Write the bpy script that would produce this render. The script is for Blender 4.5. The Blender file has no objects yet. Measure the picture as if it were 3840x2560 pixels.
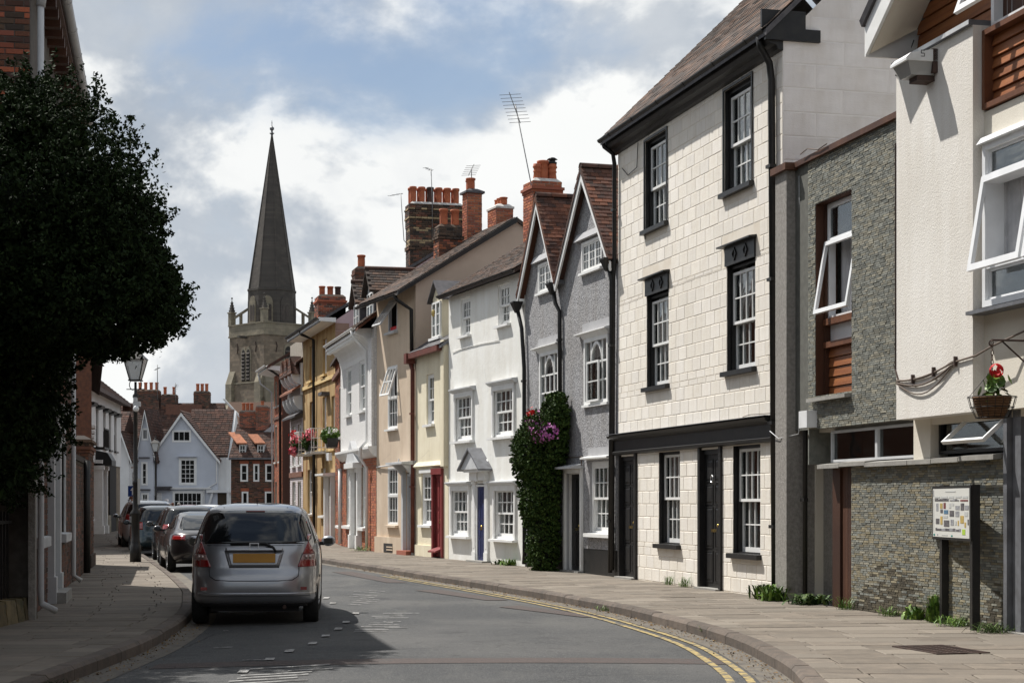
import bpy, math, random
import numpy as np
from mathutils import Vector, Matrix
sc = bpy.context.scene
col = sc.collection
rnd = random.Random(11)
PI = math.pi
# ------------------------------------------------------------------ camera, sky, sun, exposure
cam = bpy.data.cameras.new('camera'); camo = bpy.data.objects.new('camera', cam); col.objects.link(camo)
camo.location = (0, 0, 1.55); camo.rotation_euler = (PI/2, 0, 0)
cam.sensor_width = 36; cam.lens = 61.2; cam.shift_y = 0.1577; cam.clip_end = 3000; cam.clip_start = .5
sc.camera = camo
SUN_EL, SUN_AZ = math.radians(56), math.atan2(-.775, .63)      # azimuth measured from +Y towards +X
sun = bpy.data.lights.new('sun', 'SUN'); sun.energy = 4.3; sun.angle = math.radians(.53); sun.color = (1, .96, .90)
suno = bpy.data.objects.new('sun', sun); col.objects.link(suno)
sdir = Vector((math.cos(SUN_EL)*math.sin(SUN_AZ), math.cos(SUN_EL)*math.cos(SUN_AZ), math.sin(SUN_EL)))
suno.rotation_euler = sdir.to_track_quat('Z', 'Y').to_euler(); suno.location = sdir*60
sc.view_settings.view_transform = 'Standard'; sc.view_settings.look = 'None'
sc.view_settings.exposure = 0.58; sc.view_settings.gamma = 1
world = bpy.data.worlds.new('World'); sc.world = world; world.use_nodes = True

class NT:                                                      # small node-tree helper
    def __init__(s, tree): s.t = tree; s.n = tree.nodes; s.l = tree.links
    def new(s, typ, **kw):
        n = s.n.new(typ)
        for k, v in kw.items():
            if hasattr(n, k): setattr(n, k, v)
        return n
    def put(s, sock, v):
        if isinstance(v, bpy.types.NodeSocket): s.l.new(v, sock)
        else:
            if isinstance(v, (tuple, list)) and len(v) == 3 and sock.type == 'RGBA': v = (*v, 1)
            sock.default_value = v
    def math(s, op, a, b=0., c=0., clamp=False):
        n = s.new('ShaderNodeMath', operation=op, use_clamp=clamp)
        for i, v in enumerate((a, b, c)): s.put(n.inputs[i], v)
        return n.outputs[0]
    def vmath(s, op, a, b=(0, 0, 0)):
        n = s.new('ShaderNodeVectorMath', operation=op); s.put(n.inputs[0], a); s.put(n.inputs[1], b); return n.outputs[0]
    def scale(s, a, f):
        n = s.new('ShaderNodeVectorMath', operation='SCALE'); s.put(n.inputs[0], a); s.put(n.inputs['Scale'], f); return n.outputs[0]
    def noise(s, vec, scale=5., detail=5., rough=.55, dist=0., w=None):
        n = s.new('ShaderNodeTexNoise', noise_dimensions='3D' if w is None else '4D')
        s.put(n.inputs['Vector'], vec); s.put(n.inputs['Scale'], scale); s.put(n.inputs['Detail'], detail)
        s.put(n.inputs['Roughness'], rough); s.put(n.inputs['Distortion'], dist)
        if w is not None: s.put(n.inputs['W'], w)
        return n.outputs['Fac']
    def mix(s, f, a, b, mode='MIX'):
        n = s.new('ShaderNodeMix', data_type='RGBA', blend_type=mode, clamp_factor=True)
        s.put(n.inputs[0], f); s.put(n.inputs[6], a); s.put(n.inputs[7], b); return n.outputs[2]
    def ramp(s, v, lo, hi, a=0., b=1.):
        n = s.new('ShaderNodeMapRange', interpolation_type='SMOOTHSTEP', clamp=True)
        for i, x in enumerate((v, lo, hi, a, b)): s.put(n.inputs[i], x)
        return n.outputs[0]

w = NT(world.node_tree); w.n.clear()
sky = w.new('ShaderNodeTexSky', sky_type='NISHITA', sun_disc=False, sun_elevation=SUN_EL, sun_rotation=SUN_AZ, altitude=60, air_density=1, dust_density=1.6, ozone_density=1)
tc = w.new('ShaderNodeTexCoord')
SEEDX, SEEDY, SEEDZ = 18.03, 9.23, 27.66
# cumulus: a billowing field over the dome, white where it is thin or faces the sun, blue-grey in its depth
P2 = w.vmath('ADD', w.vmath('MULTIPLY', tc.outputs['Generated'], (1., .55, 1.45)), (SEEDX, SEEDY, SEEDZ))
wrp = w.noise(P2, 5.0, 3, .5)
Pw = w.vmath('ADD', P2, w.scale(w.vmath('SUBTRACT', w.new('ShaderNodeTexNoise').outputs['Color'], (.5, .5, .5)), 0.)) if False else P2
big = w.noise(Pw, 2.6, 2, .5)
bil = w.noise(Pw, 5.2, 10, .56, .2)
bil2 = w.noise(w.vmath('ADD', Pw, (-.03, .0, .055)), 5.2, 6, .56, .2)
fld = w.math('ADD', w.math('MULTIPLY', big, .62), w.math('MULTIPLY', bil, .50))
cover = w.ramp(fld, .43, .55)
thick = w.ramp(fld, .54, .80)
edge = w.ramp(w.math('SUBTRACT', bil, bil2), -.05, .12)
lit = w.math('ADD', w.math('MULTIPLY', edge, .95), w.math('SUBTRACT', .30, w.math('MULTIPLY', thick, .62)), clamp=True)
lit = w.math('ADD', lit, w.math('MULTIPLY', w.math('SUBTRACT', w.noise(P2, 11, 8, .62, .3), .49), .62), clamp=True)
lit = w.math('ADD', lit, w.math('MULTIPLY', w.math('SUBTRACT', w.noise(P2, 4, 3, .5), .5), .5), clamp=True)
veil = w.ramp(w.noise(P2, 2.2, 5, .6, .6), .35, .7)
ccol = w.mix(lit, (3.35, 3.95, 4.8), (9.3, 9.4, 9.3))
bluec = w.mix(w.math('ADD', .05, w.math('MULTIPLY', veil, .45)), w.scale(sky.outputs[0], .95), (5.0, 6.3, 7.9))
skyc = w.mix(cover, bluec, ccol)
bg = w.new('ShaderNodeBackground'); w.put(bg.inputs[0], skyc); bg.inputs[1].default_value = .07
wo = w.new('ShaderNodeOutputWorld'); w.l.new(bg.outputs[0], wo.inputs[0])

# ------------------------------------------------------------------ materials
MATS = {}
def mat(name, c1, c2=None, scale=4., stretch=(1, 1, 1), rough=.8, bump=0., bscale=60., bdet=4, var=0., varc=None, metal=0., spec=.35,
        stain=None, sscale=1.2, sstretch=(1, 1, .25), slo=.55, shi=.75, coat=0., detail=6, trans=0., blend=(.35, .65), sheen=0., streak=0., crack=0.):
    m = bpy.data.materials.new(name); m.use_nodes = True; MATS[name] = m
    t = NT(m.node_tree); b = t.n['Principled BSDF']
    tc = t.new('ShaderNodeTexCoord'); oi = t.new('ShaderNodeObjectInfo'); gi = t.new('ShaderNodeNewGeometry')
    r = t.math('FRACT', t.math('ADD', oi.outputs['Random'], gi.outputs['Random Per Island']))
    W = t.math('MULTIPLY', oi.outputs['Random'], 37.)
    c = c1
    if c2 is not None:
        n = t.noise(t.vmath('MULTIPLY', tc.outputs['Object'], stretch), scale, detail, .6, 0., W)
        c = t.mix(t.ramp(n, *blend), c1, c2)
    if varc is not None:
        c = t.mix(t.ramp(r, .35, .95), c, varc)
    if var:
        r2 = t.math('FRACT', t.math('MULTIPLY', r, 7.31))
        c = t.mix(1., c, t.mix(r2, (1-var,)*3, (1+var,)*3), 'MULTIPLY')
    if stain is not None:
        n = t.noise(t.vmath('MULTIPLY', tc.outputs['Object'], sstretch), sscale, 7, .65, 0., W)
        c = t.mix(t.ramp(n, slo, shi), c, stain)
    if streak:                                                    # rain streaks and broad weathering
        n = t.noise(t.vmath('MULTIPLY', tc.outputs['Object'], (2.4, 2.4, .3)), 1.1, 7, .68); n2 = t.noise(tc.outputs['Object'], .55, 4, .6)
        c = t.mix(1., c, t.mix(t.ramp(n, .34, .74), (1., 1., 1.), tuple(1-streak*k for k in (.85, 1., 1.2))), 'MULTIPLY')
        c = t.mix(1., c, t.mix(t.ramp(n2, .42, .72), (1., 1., 1.), tuple(1-streak*k for k in (.6, .65, .75))), 'MULTIPLY')
    if crack:                                                     # hairline cracks
        v = t.new('ShaderNodeTexVoronoi', feature='DISTANCE_TO_EDGE'); t.put(v.inputs['Vector'], t.vmath('ADD', tc.outputs['Object'], t.scale(t.noise(tc.outputs['Object'], 3., 5, .7), .5))); v.inputs['Scale'].default_value = crack
        msk = t.math('MULTIPLY', t.ramp(v.outputs['Distance'], .0, .006, 1., 0.), t.ramp(t.noise(tc.outputs['Object'], .9, 3, .6), .5, .6))
        c = t.mix(t.math('MULTIPLY', msk, .35), c, (.25, .23, .2))
    t.put(b.inputs['Base Color'], c if not isinstance(c, tuple) else (*c, 1))
    b.inputs['Roughness'].default_value = rough; b.inputs['Metallic'].default_value = metal
    b.inputs['Specular IOR Level'].default_value = spec; b.inputs['Coat Weight'].default_value = coat
    if coat: b.inputs['Coat Roughness'].default_value = .04
    if trans: b.inputs['Transmission Weight'].default_value = trans
    if bump:
        n = t.noise(tc.outputs['Object'], bscale, bdet, .6, 0., W)
        bn = t.new('ShaderNodeBump'); t.put(bn.inputs['Height'], n); bn.inputs['Strength'].default_value = min(1, bump); bn.inputs['Distance'].default_value = .02*max(1, bump)
        t.l.new(bn.outputs[0], b.inputs['Normal'])
    return m

def glass(name, tint=(.88, .90, .90), refl=.035, rough=.02):
    m = bpy.data.materials.new(name); m.use_nodes = True; MATS[name] = m
    t = NT(m.node_tree); t.n.remove(t.n['Principled BSDF']); out = t.n['Material Output']
    tr = t.new('ShaderNodeBsdfTransparent'); t.put(tr.inputs[0], tint)
    gl = t.new('ShaderNodeBsdfGlossy'); gl.inputs['Roughness'].default_value = rough
    tc = t.new('ShaderNodeTexCoord'); oi = t.new('ShaderNodeObjectInfo')
    n = t.noise(tc.outputs['Object'], 2.2, 1, .5, 0., t.math('MULTIPLY', oi.outputs['Random'], 31.))   # old, wavy panes
    bn = t.new('ShaderNodeBump'); t.put(bn.inputs['Height'], n); bn.inputs['Strength'].default_value = .07; bn.inputs['Distance'].default_value = .03
    t.l.new(bn.outputs[0], gl.inputs['Normal'])
    lw = t.new('ShaderNodeFresnel'); lw.inputs['IOR'].default_value = 1.5
    f = t.math('ADD', t.math('MULTIPLY', lw.outputs[0], .7), refl, clamp=True)
    mx = t.new('ShaderNodeMixShader'); t.put(mx.inputs[0], f); t.l.new(tr.outputs[0], mx.inputs[1]); t.l.new(gl.outputs[0], mx.inputs[2])
    t.l.new(mx.outputs[0], out.inputs[0]); return m

glass('glass'); glass('glass_modern', (.66, .71, .73), .10); glass('glass_dark', (.6, .63, .63), .03)
mat('cream_block', (.83, .79, .72), (.80, .75, .67), 3, rough=.85, bump=.25, bscale=25, var=.05, varc=(.82, .78, .72), stain=(.66, .58, .47), slo=.58, shi=.82, sscale=2.5, streak=.10)
mat('cream_joint', (.76, .70, .61), (.68, .61, .51), 3, rough=.9)
mat('cream_side', (.76, .73, .72), (.70, .67, .66), 1.2, rough=.85, bump=.2, bscale=20, stain=(.5, .46, .43), slo=.6, shi=.85, sscale=.9, streak=.14)
mat('black_paint', (.012, .012, .013), (.02, .019, .018), 6, rough=.42, bump=.1, bscale=30)
mat('black_metal', (.012, .012, .012), (.022, .02, .018), 8, rough=.45)
mat('white_paint', (.80, .80, .79), (.74, .74, .72), 4, rough=.45, stain=(.6, .58, .53), slo=.66, shi=.85)
mat('white_plastic', (.78, .79, .80), (.70, .71, .72), 3, rough=.3)
mat('grey_trim', (.55, .56, .57), (.48, .49, .5), 3, rough=.6)
mat('pebbledash', (.40, .40, .415), (.21, .21, .22), 30, rough=.95, bump=1.6, bscale=32, bdet=3, blend=(.42, .62), stain=(.2, .2, .2), slo=.68, shi=.9, streak=.2)
mat('grey_render', (.40, .40, .41), (.36, .36, .37), 4, rough=.9, bump=.15)
mat('white_render', (.83, .83, .80), (.79, .785, .745), 1.6, rough=.9, bump=.35, bscale=7, stain=(.70, .69, .63), slo=.6, shi=.82, sscale=1.3, streak=.12, crack=.55)
mat('yellow_render', (.80, .74, .575), (.75, .685, .52), 1.8, rough=.9, bump=.3, bscale=8, stain=(.6, .53, .37), slo=.58, shi=.8, streak=.15, crack=.6)
mat('beige_render', (.65, .53, .41), (.59, .475, .36), 1.3, rough=.9, bump=.3, bscale=6, stain=(.74, .64, .50), slo=.55, shi=.75, streak=.15, crack=.6)
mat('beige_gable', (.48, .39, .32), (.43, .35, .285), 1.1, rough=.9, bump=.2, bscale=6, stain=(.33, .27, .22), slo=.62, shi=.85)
mat('roughcast', (.80, .79, .77), (.62, .61, .60), 26, rough=.95, bump=1.4, bscale=26, blend=(.3, .62))
mat('ochre_render', (.53, .39, .20), (.43, .285, .12), 1.2, rough=.9, bump=.2, bscale=8, stain=(.28, .13, .04), slo=.46, shi=.66, sscale=1.6, sstretch=(1.6, 1.6, .3), streak=.3)
mat('ochre_pale', (.70, .53, .27), (.62, .42, .17), 1.4, rough=.9, bump=.2, stain=(.45, .25, .07), slo=.56, shi=.74, sscale=1.8, sstretch=(2, 2, .3))
mat('pink_gable', (.56, .42, .44), (.51, .38, .40), 1.5, rough=.9)
mat('pink_brick', (.72, .66, .68), (.65, .59, .61), 6, rough=.9, var=.06)
mat('quoin', (.34, .22, .17), (.28, .18, .14), 4, rough=.9)
mat('brick_red', (.40, .125, .062), (.31, .09, .05), 9, rough=.9, bump=.3, bscale=60, var=.28, varc=(.26, .09, .06))
mat('brick_orange', (.46, .17, .08), (.36, .12, .06), 9, rough=.9, bump=.3, bscale=60, var=.22, varc=(.33, .12, .07))
mat('brick_brown', (.20, .085, .05), (.13, .06, .042), 8, rough=.9, bump=.3, bscale=60, var=.3, varc=(.10, .06, .05))
mat('brick_soot_shade', (.075, .055, .042), (.12, .075, .05), 6, rough=.95, bump=.3, var=.35, varc=(.04, .034, .03))
mat('brick_buff', (.42, .32, .19), (.32, .24, .14), 6, rough=.95, bump=.3, var=.25)
mat('mortar', (.36, .32, .27), (.27, .24, .2), 10, rough=.95)
mat('mortar_dark', (.13, .115, .10), (.09, .08, .07), 8, rough=.95)
mat('terracotta', (.47, .145, .065), (.36, .10, .05), 5, rough=.75, bump=.1, stain=(.16, .06, .04), slo=.6, shi=.8, sscale=4)
mat('pot_sooty', (.10, .05, .04), (.05, .035, .03), 4, rough=.85)
mat('flaunching', (.62, .60, .57), (.45, .43, .4), 8, rough=.9)
mat('tile_clay', (.098, .046, .033), (.055, .036, .03), 7, rough=.9, bump=.35, bscale=40, var=.38, varc=(.16, .066, .039), stain=(.17, .14, .09), slo=.6, shi=.8, sscale=5, sstretch=(1, 1, 1))
mat('tile_old', (.078, .043, .033), (.05, .034, .029), 7, rough=.92, bump=.3, bscale=40, var=.35, varc=(.10, .05, .036), stain=(.10, .085, .06), slo=.6, shi=.8, sscale=2, sstretch=(1, 1, 1))
mat('tile_brown', (.068, .05, .042), (.044, .037, .033), 7, rough=.92, bump=.35, bscale=40, var=.32, varc=(.12, .072, .05), stain=(.13, .12, .095), slo=.6, shi=.8, sscale=5, sstretch=(1, 1, 1))
mat('tile_orange', (.30, .115, .055), (.20, .075, .04), 7, rough=.9, bump=.3, var=.25)
mat('slate', (.085, .08, .085), (.055, .053, .058), 6, rough=.7, bump=.2, var=.2)
mat('lead', (.16, .165, .18), (.11, .112, .12), 5, rough=.55)
mat('room', (.035, .032, .03), rough=.95)
mat('room_warm', (.06, .045, .03), rough=.95)
mat('curtain', (.78, .78, .77), (.68, .68, .67), 5, rough=.95)
mat('curtain_dark', (.50, .50, .51), (.40, .40, .41), 5, rough=.95)
mat('door_blue', (.035, .045, .13), (.03, .04, .11), 5, rough=.4)
mat('door_red', (.23, .045, .045), (.19, .038, .038), 5, rough=.45)
mat('door_grey', (.36, .36, .36), (.32, .32, .32), 5, rough=.5)
mat('wood_board', (.29, .105, .033), (.19, .062, .02), 2.2, (.35, 1, 9), rough=.5, bump=.25, bscale=20, var=.13)
mat('wood_dark', (.085, .035, .018), (.05, .02, .012), 3, (1, 1, .2), rough=.6, bump=.2, var=.2)
mat('wood_frame', (.16, .062, .028), (.11, .042, .02), 4, rough=.55)
mat('brown_paint', (.15, .045, .032), (.11, .035, .026), 5, rough=.55)
mat('brass', (.6, .42, .12), rough=.3, metal=1.)
mat('steel', (.55, .55, .56), rough=.35, metal=1.)
mat('concrete', (.30, .285, .26), (.22, .205, .19), 20, rough=.95, bump=.7, bscale=45, stain=(.13, .12, .11), slo=.6, shi=.8)
mat('concrete_sill', (.32, .31, .285), (.25, .24, .22), 5, rough=.9, bump=.2, stain=(.22, .2, .18), slo=.6, shi=.8, sstretch=(1, 1, 1), sscale=3)
mat('stone_slip', (.215, .22, .195), (.15, .157, .142), 9, rough=.9, bump=.4, bscale=45, var=.30, varc=(.25, .235, .185), stain=(.09, .087, .078), slo=.66, shi=.85, sscale=3)
mat('stone_back', (.13, .13, .115), (.10, .10, .088), 9, rough=.95)
mat('modern_render', (.79, .765, .72), (.75, .72, .67), 1.0, rough=.95, bump=.4, bscale=60, bdet=2, stain=(.56, .51, .44), slo=.6, shi=.85, sscale=1.1, streak=.12)
mat('modern_cream', (.71, .67, .58), (.67, .62, .53), 1.0, rough=.95, bump=.3)
mat('paving', (.182, .153, .122), (.14, .12, .098), 6, rough=.9, bump=.3, bscale=50, var=.15, varc=(.19, .165, .135), stain=(.115, .10, .085), slo=.6, shi=.85, sscale=1.6, sstretch=(1, 1, 1))
mat('paving_bed', (.07, .06, .045), (.05, .042, .032), 8, rough=.95)
mat('kerb', (.135, .108, .088), (.095, .08, .068), 7, rough=.9, bump=.4, bscale=40, var=.18, stain=(.09, .08, .07), slo=.58, shi=.8, sscale=3, sstretch=(1, 1, 1))
mat('ground', (.09, .08, .065), (.07, .065, .055), 1, rough=.95)
mat('yellow_line', (.40, .30, .12), (.33, .26, .12), 14, rough=.85, bump=.2, stain=(.10, .095, .085), slo=.44, shi=.60, sscale=7, sstretch=(1, 1, 1))
mat('white_line', (.42, .415, .40), (.30, .295, .285), 14, rough=.85, stain=(.10, .095, .09), slo=.46, shi=.6, sscale=9, sstretch=(1, 1, 1))
mat('red_patch', (.095, .074, .068), (.074, .063, .06), 25, rough=.95, bump=.5, bscale=120, stain=(.075, .072, .07), slo=.5, shi=.72, sscale=3, sstretch=(1, 1, 1))
mat('stone_church', (.245, .20, .155), (.175, .145, .112), .6, rough=.95, bump=.4, bscale=3, stain=(.13, .12, .10), slo=.55, shi=.8, sscale=.35, sstretch=(1, 1, .4))
mat('stone_dressed', (.28, .245, .19), (.215, .19, .145), .8, rough=.95, stain=(.17, .155, .125), slo=.6, shi=.85, sscale=.4)
mat('spire_stone', (.098, .088, .078), (.078, .071, .064), .5, rough=.95, bump=.3, bscale=3, stain=(.06, .053, .047), slo=.55, shi=.8, sscale=.3)
mat('louvre', (.10, .085, .075), (.07, .06, .055), 2, rough=.9)
mat('blue_render', (.57, .60, .66), (.52, .55, .61), 1, rough=.9, bump=.2, bscale=4, stain=(.42, .45, .5), slo=.66, shi=.88, sscale=.8)
mat('pale_render', (.70, .70, .70), (.64, .64, .63), 1, rough=.9, bump=.2, bscale=4)
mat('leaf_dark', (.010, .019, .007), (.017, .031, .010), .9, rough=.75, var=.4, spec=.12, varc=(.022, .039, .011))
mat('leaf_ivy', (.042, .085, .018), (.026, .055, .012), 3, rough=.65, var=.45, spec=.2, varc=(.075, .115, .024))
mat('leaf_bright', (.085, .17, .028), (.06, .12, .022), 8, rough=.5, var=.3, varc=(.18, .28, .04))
mat('leaf_shade', (.008, .013, .005), rough=.95)
mat('bark', (.06, .045, .032), (.04, .03, .022), 8, (1, 1, .2), rough=.95, bump=.5)
mat('petal_red', (.62, .012, .015), (.5, .008, .01), 9, rough=.6, var=.2)
mat('petal_pink', (.70, .09, .16), (.62, .14, .18), 9, rough=.6, var=.25, varc=(.72, .22, .22))
mat('petal_purple', (.50, .14, .42), (.38, .085, .33), 9, rough=.6, var=.3, varc=(.64, .30, .54))
mat('petal_white', (.8, .8, .74), rough=.6, var=.1)
mat('wicker', (.16, .085, .04), (.10, .052, .026), 30, (1, 1, 3), rough=.85, bump=.4)
mat('wire', (.02, .02, .02), rough=.5, metal=.6)
mat('chain', (.10, .07, .055), rough=.55, metal=.7)
mat('cable', (.12, .09, .07), rough=.7)
mat('panel_white', (.62, .62, .585), rough=.35)
mat('print_dark', (.05, .05, .06), (.16, .15, .15), 30, rough=.5)
mat('print_mid', (.35, .36, .37), (.2, .2, .22), 30, rough=.5)
mat('print_pale', (.46, .47, .46), rough=.5)
mat('print_red', (.22, .05, .05), (.12, .05, .05), 30, rough=.5)
mat('print_blue', (.10, .22, .34), (.06, .10, .16), 30, rough=.5)
mat('print_ochre', (.55, .36, .10), (.35, .28, .10), 20, rough=.5)
mat('print_green', (.36, .52, .06), rough=.5)
mat('print_teal', (.03, .22, .19), rough=.5)
mat('sign_blue', (.01, .045, .22), rough=.4)
mat('lamp_glass', (.55, .56, .55), (.5, .5, .49), 2, rough=.25, trans=.5)
mat('lamp_body', (.74, .75, .75), (.62, .63, .62), 6, rough=.5, stain=(.30, .22, .16), slo=.6, shi=.8, sscale=4)
mat('iron', (.05, .035, .03), (.08, .05, .04), 8, rough=.8)
# cars
mat('silver_paint', (.33, .335, .355), (.32, .325, .345), 3, rough=.36, metal=.75, coat=1., stain=(.27, .265, .26), slo=.62, shi=.9, sscale=2.5)
mat('charcoal_paint', (.045, .042, .045), (.04, .038, .04), 3, rough=.3, metal=.6, coat=1.)
mat('dark_paint', (.018, .018, .02), rough=.3, metal=.4, coat=1.)
mat('teal_paint', (.012, .028, .036), rough=.3, metal=.4, coat=1.)
mat('pale_paint', (.55, .56, .57), rough=.3, metal=.5, coat=1.)
mat('red_paint', (.18, .02, .02), rough=.3, metal=.2, coat=1.)
mat('white_car', (.75, .76, .77), rough=.25, coat=1.)
mat('car_glass', (.008, .009, .010), rough=.03, spec=.5, coat=.25)
mat('tyre', (.014, .014, .014), (.02, .02, .019), 10, rough=.85)
mat('rim', (.42, .42, .43), rough=.3, metal=.9)
mat('black_plastic', (.015, .015, .016), rough=.6)
mat('tail_red', (.26, .012, .012), (.20, .008, .008), 12, rough=.12, coat=1., spec=.6)
mat('tail_clear', (.40, .27, .25), (.28, .16, .15), 20, rough=.12, coat=1.)
mat('lens_round', (.45, .36, .33), rough=.1, metal=.6, coat=1.)
mat('plate_yellow', (.46, .23, .03), (.40, .19, .025), 3, rough=.5)
mat('seat_fabric', (.03, .032, .05), rough=.9)
# people
mat('skin', (.42, .25, .18), rough=.6)
for _n, _c in dict(cloth_navy=(.02, .025, .05), cloth_dark=(.02, .02, .022), cloth_maroon=(.13, .035, .04), cloth_pale=(.45, .44, .42), cloth_jeans=(.06, .08, .13), hair_dark=(.02, .015, .012), hair_grey=(.4, .39, .37), hair_red=(.12, .05, .03)).items(): mat(_n, _c, rough=.9)

# asphalt: fine aggregate, wear patches
def asphalt():
    m = bpy.data.materials.new('asphalt'); m.use_nodes = True; MATS['asphalt'] = m
    t = NT(m.node_tree); b = t.n['Principled BSDF']; tc = t.new('ShaderNodeTexCoord'); o = tc.outputs['Object']
    c = t.mix(t.ramp(t.noise(o, .35, 4, .6), .35, .7), (.038, .040, .043), (.076, .075, .074))
    c = t.mix(t.ramp(t.noise(t.vmath('MULTIPLY', o, (1., .18, 1.)), 1.4, 6, .65), .5, .75), c, (.08, .079, .075))
    v = t.new('ShaderNodeTexVoronoi'); t.put(v.inputs['Vector'], o); v.inputs['Scale'].default_value = 75
    c = t.mix(t.ramp(v.outputs['Distance'], .1, .6), t.mix(.6, c, (.16, .158, .15)), c)
    c = t.mix(t.ramp(t.noise(o, 4.5, 8, .7), .56, .70), c, (.042, .042, .042))
    c = t.mix(t.math('MULTIPLY', t.ramp(t.noise(o, 26, 4, .7), .56, .72), .7), c, (.17, .168, .16))
    ve = t.new('ShaderNodeTexVoronoi', feature='DISTANCE_TO_EDGE'); t.put(ve.inputs['Vector'], t.vmath('ADD', o, t.scale(t.noise(o, 1.6, 6, .7), 1.3))); ve.inputs['Scale'].default_value = .32
    c = t.mix(t.math('MULTIPLY', t.ramp(ve.outputs['Distance'], .0, .006, .8, 0.), t.ramp(t.noise(o, .5, 2, .5), .46, .56)), c, (.02, .02, .02))
    c = t.mix(t.math('MULTIPLY', t.ramp(t.noise(o, 1.1, 3, .5), .62, .72), .5), c, (.03, .03, .032))
    t.put(b.inputs['Base Color'], c); b.inputs['Roughness'].default_value = .88; b.inputs['Specular IOR Level'].default_value = .3
    bn = t.new('ShaderNodeBump'); t.put(bn.inputs['Height'], v.outputs['Distance']); bn.inputs['Strength'].default_value = .5; bn.inputs['Distance'].default_value = .006
    t.l.new(bn.outputs[0], b.inputs['Normal'])
asphalt()
# ------------------------------------------------------------------ geometry helpers
def ob(name, data, parent=None, m=None):
    o = bpy.data.objects.new(name, data); col.objects.link(o)
    if parent is not None: o.parent = parent
    if m is not None and data is not None and not data.materials: data.materials.append(MATS[m])
    return o
def tag(o, label=None, cat=None, group=None, kind=None):
    for k, v in (('label', label), ('category', cat), ('group', group), ('kind', kind)):
        if v: o[k] = v
    return o
def empty(name, loc, rz=0, label=None, cat=None, group=None):
    o = bpy.data.objects.new(name, None); col.objects.link(o); o.location = loc; o.rotation_euler = (0, 0, rz); o.empty_display_size = .2
    return tag(o, label, cat, group)

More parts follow.
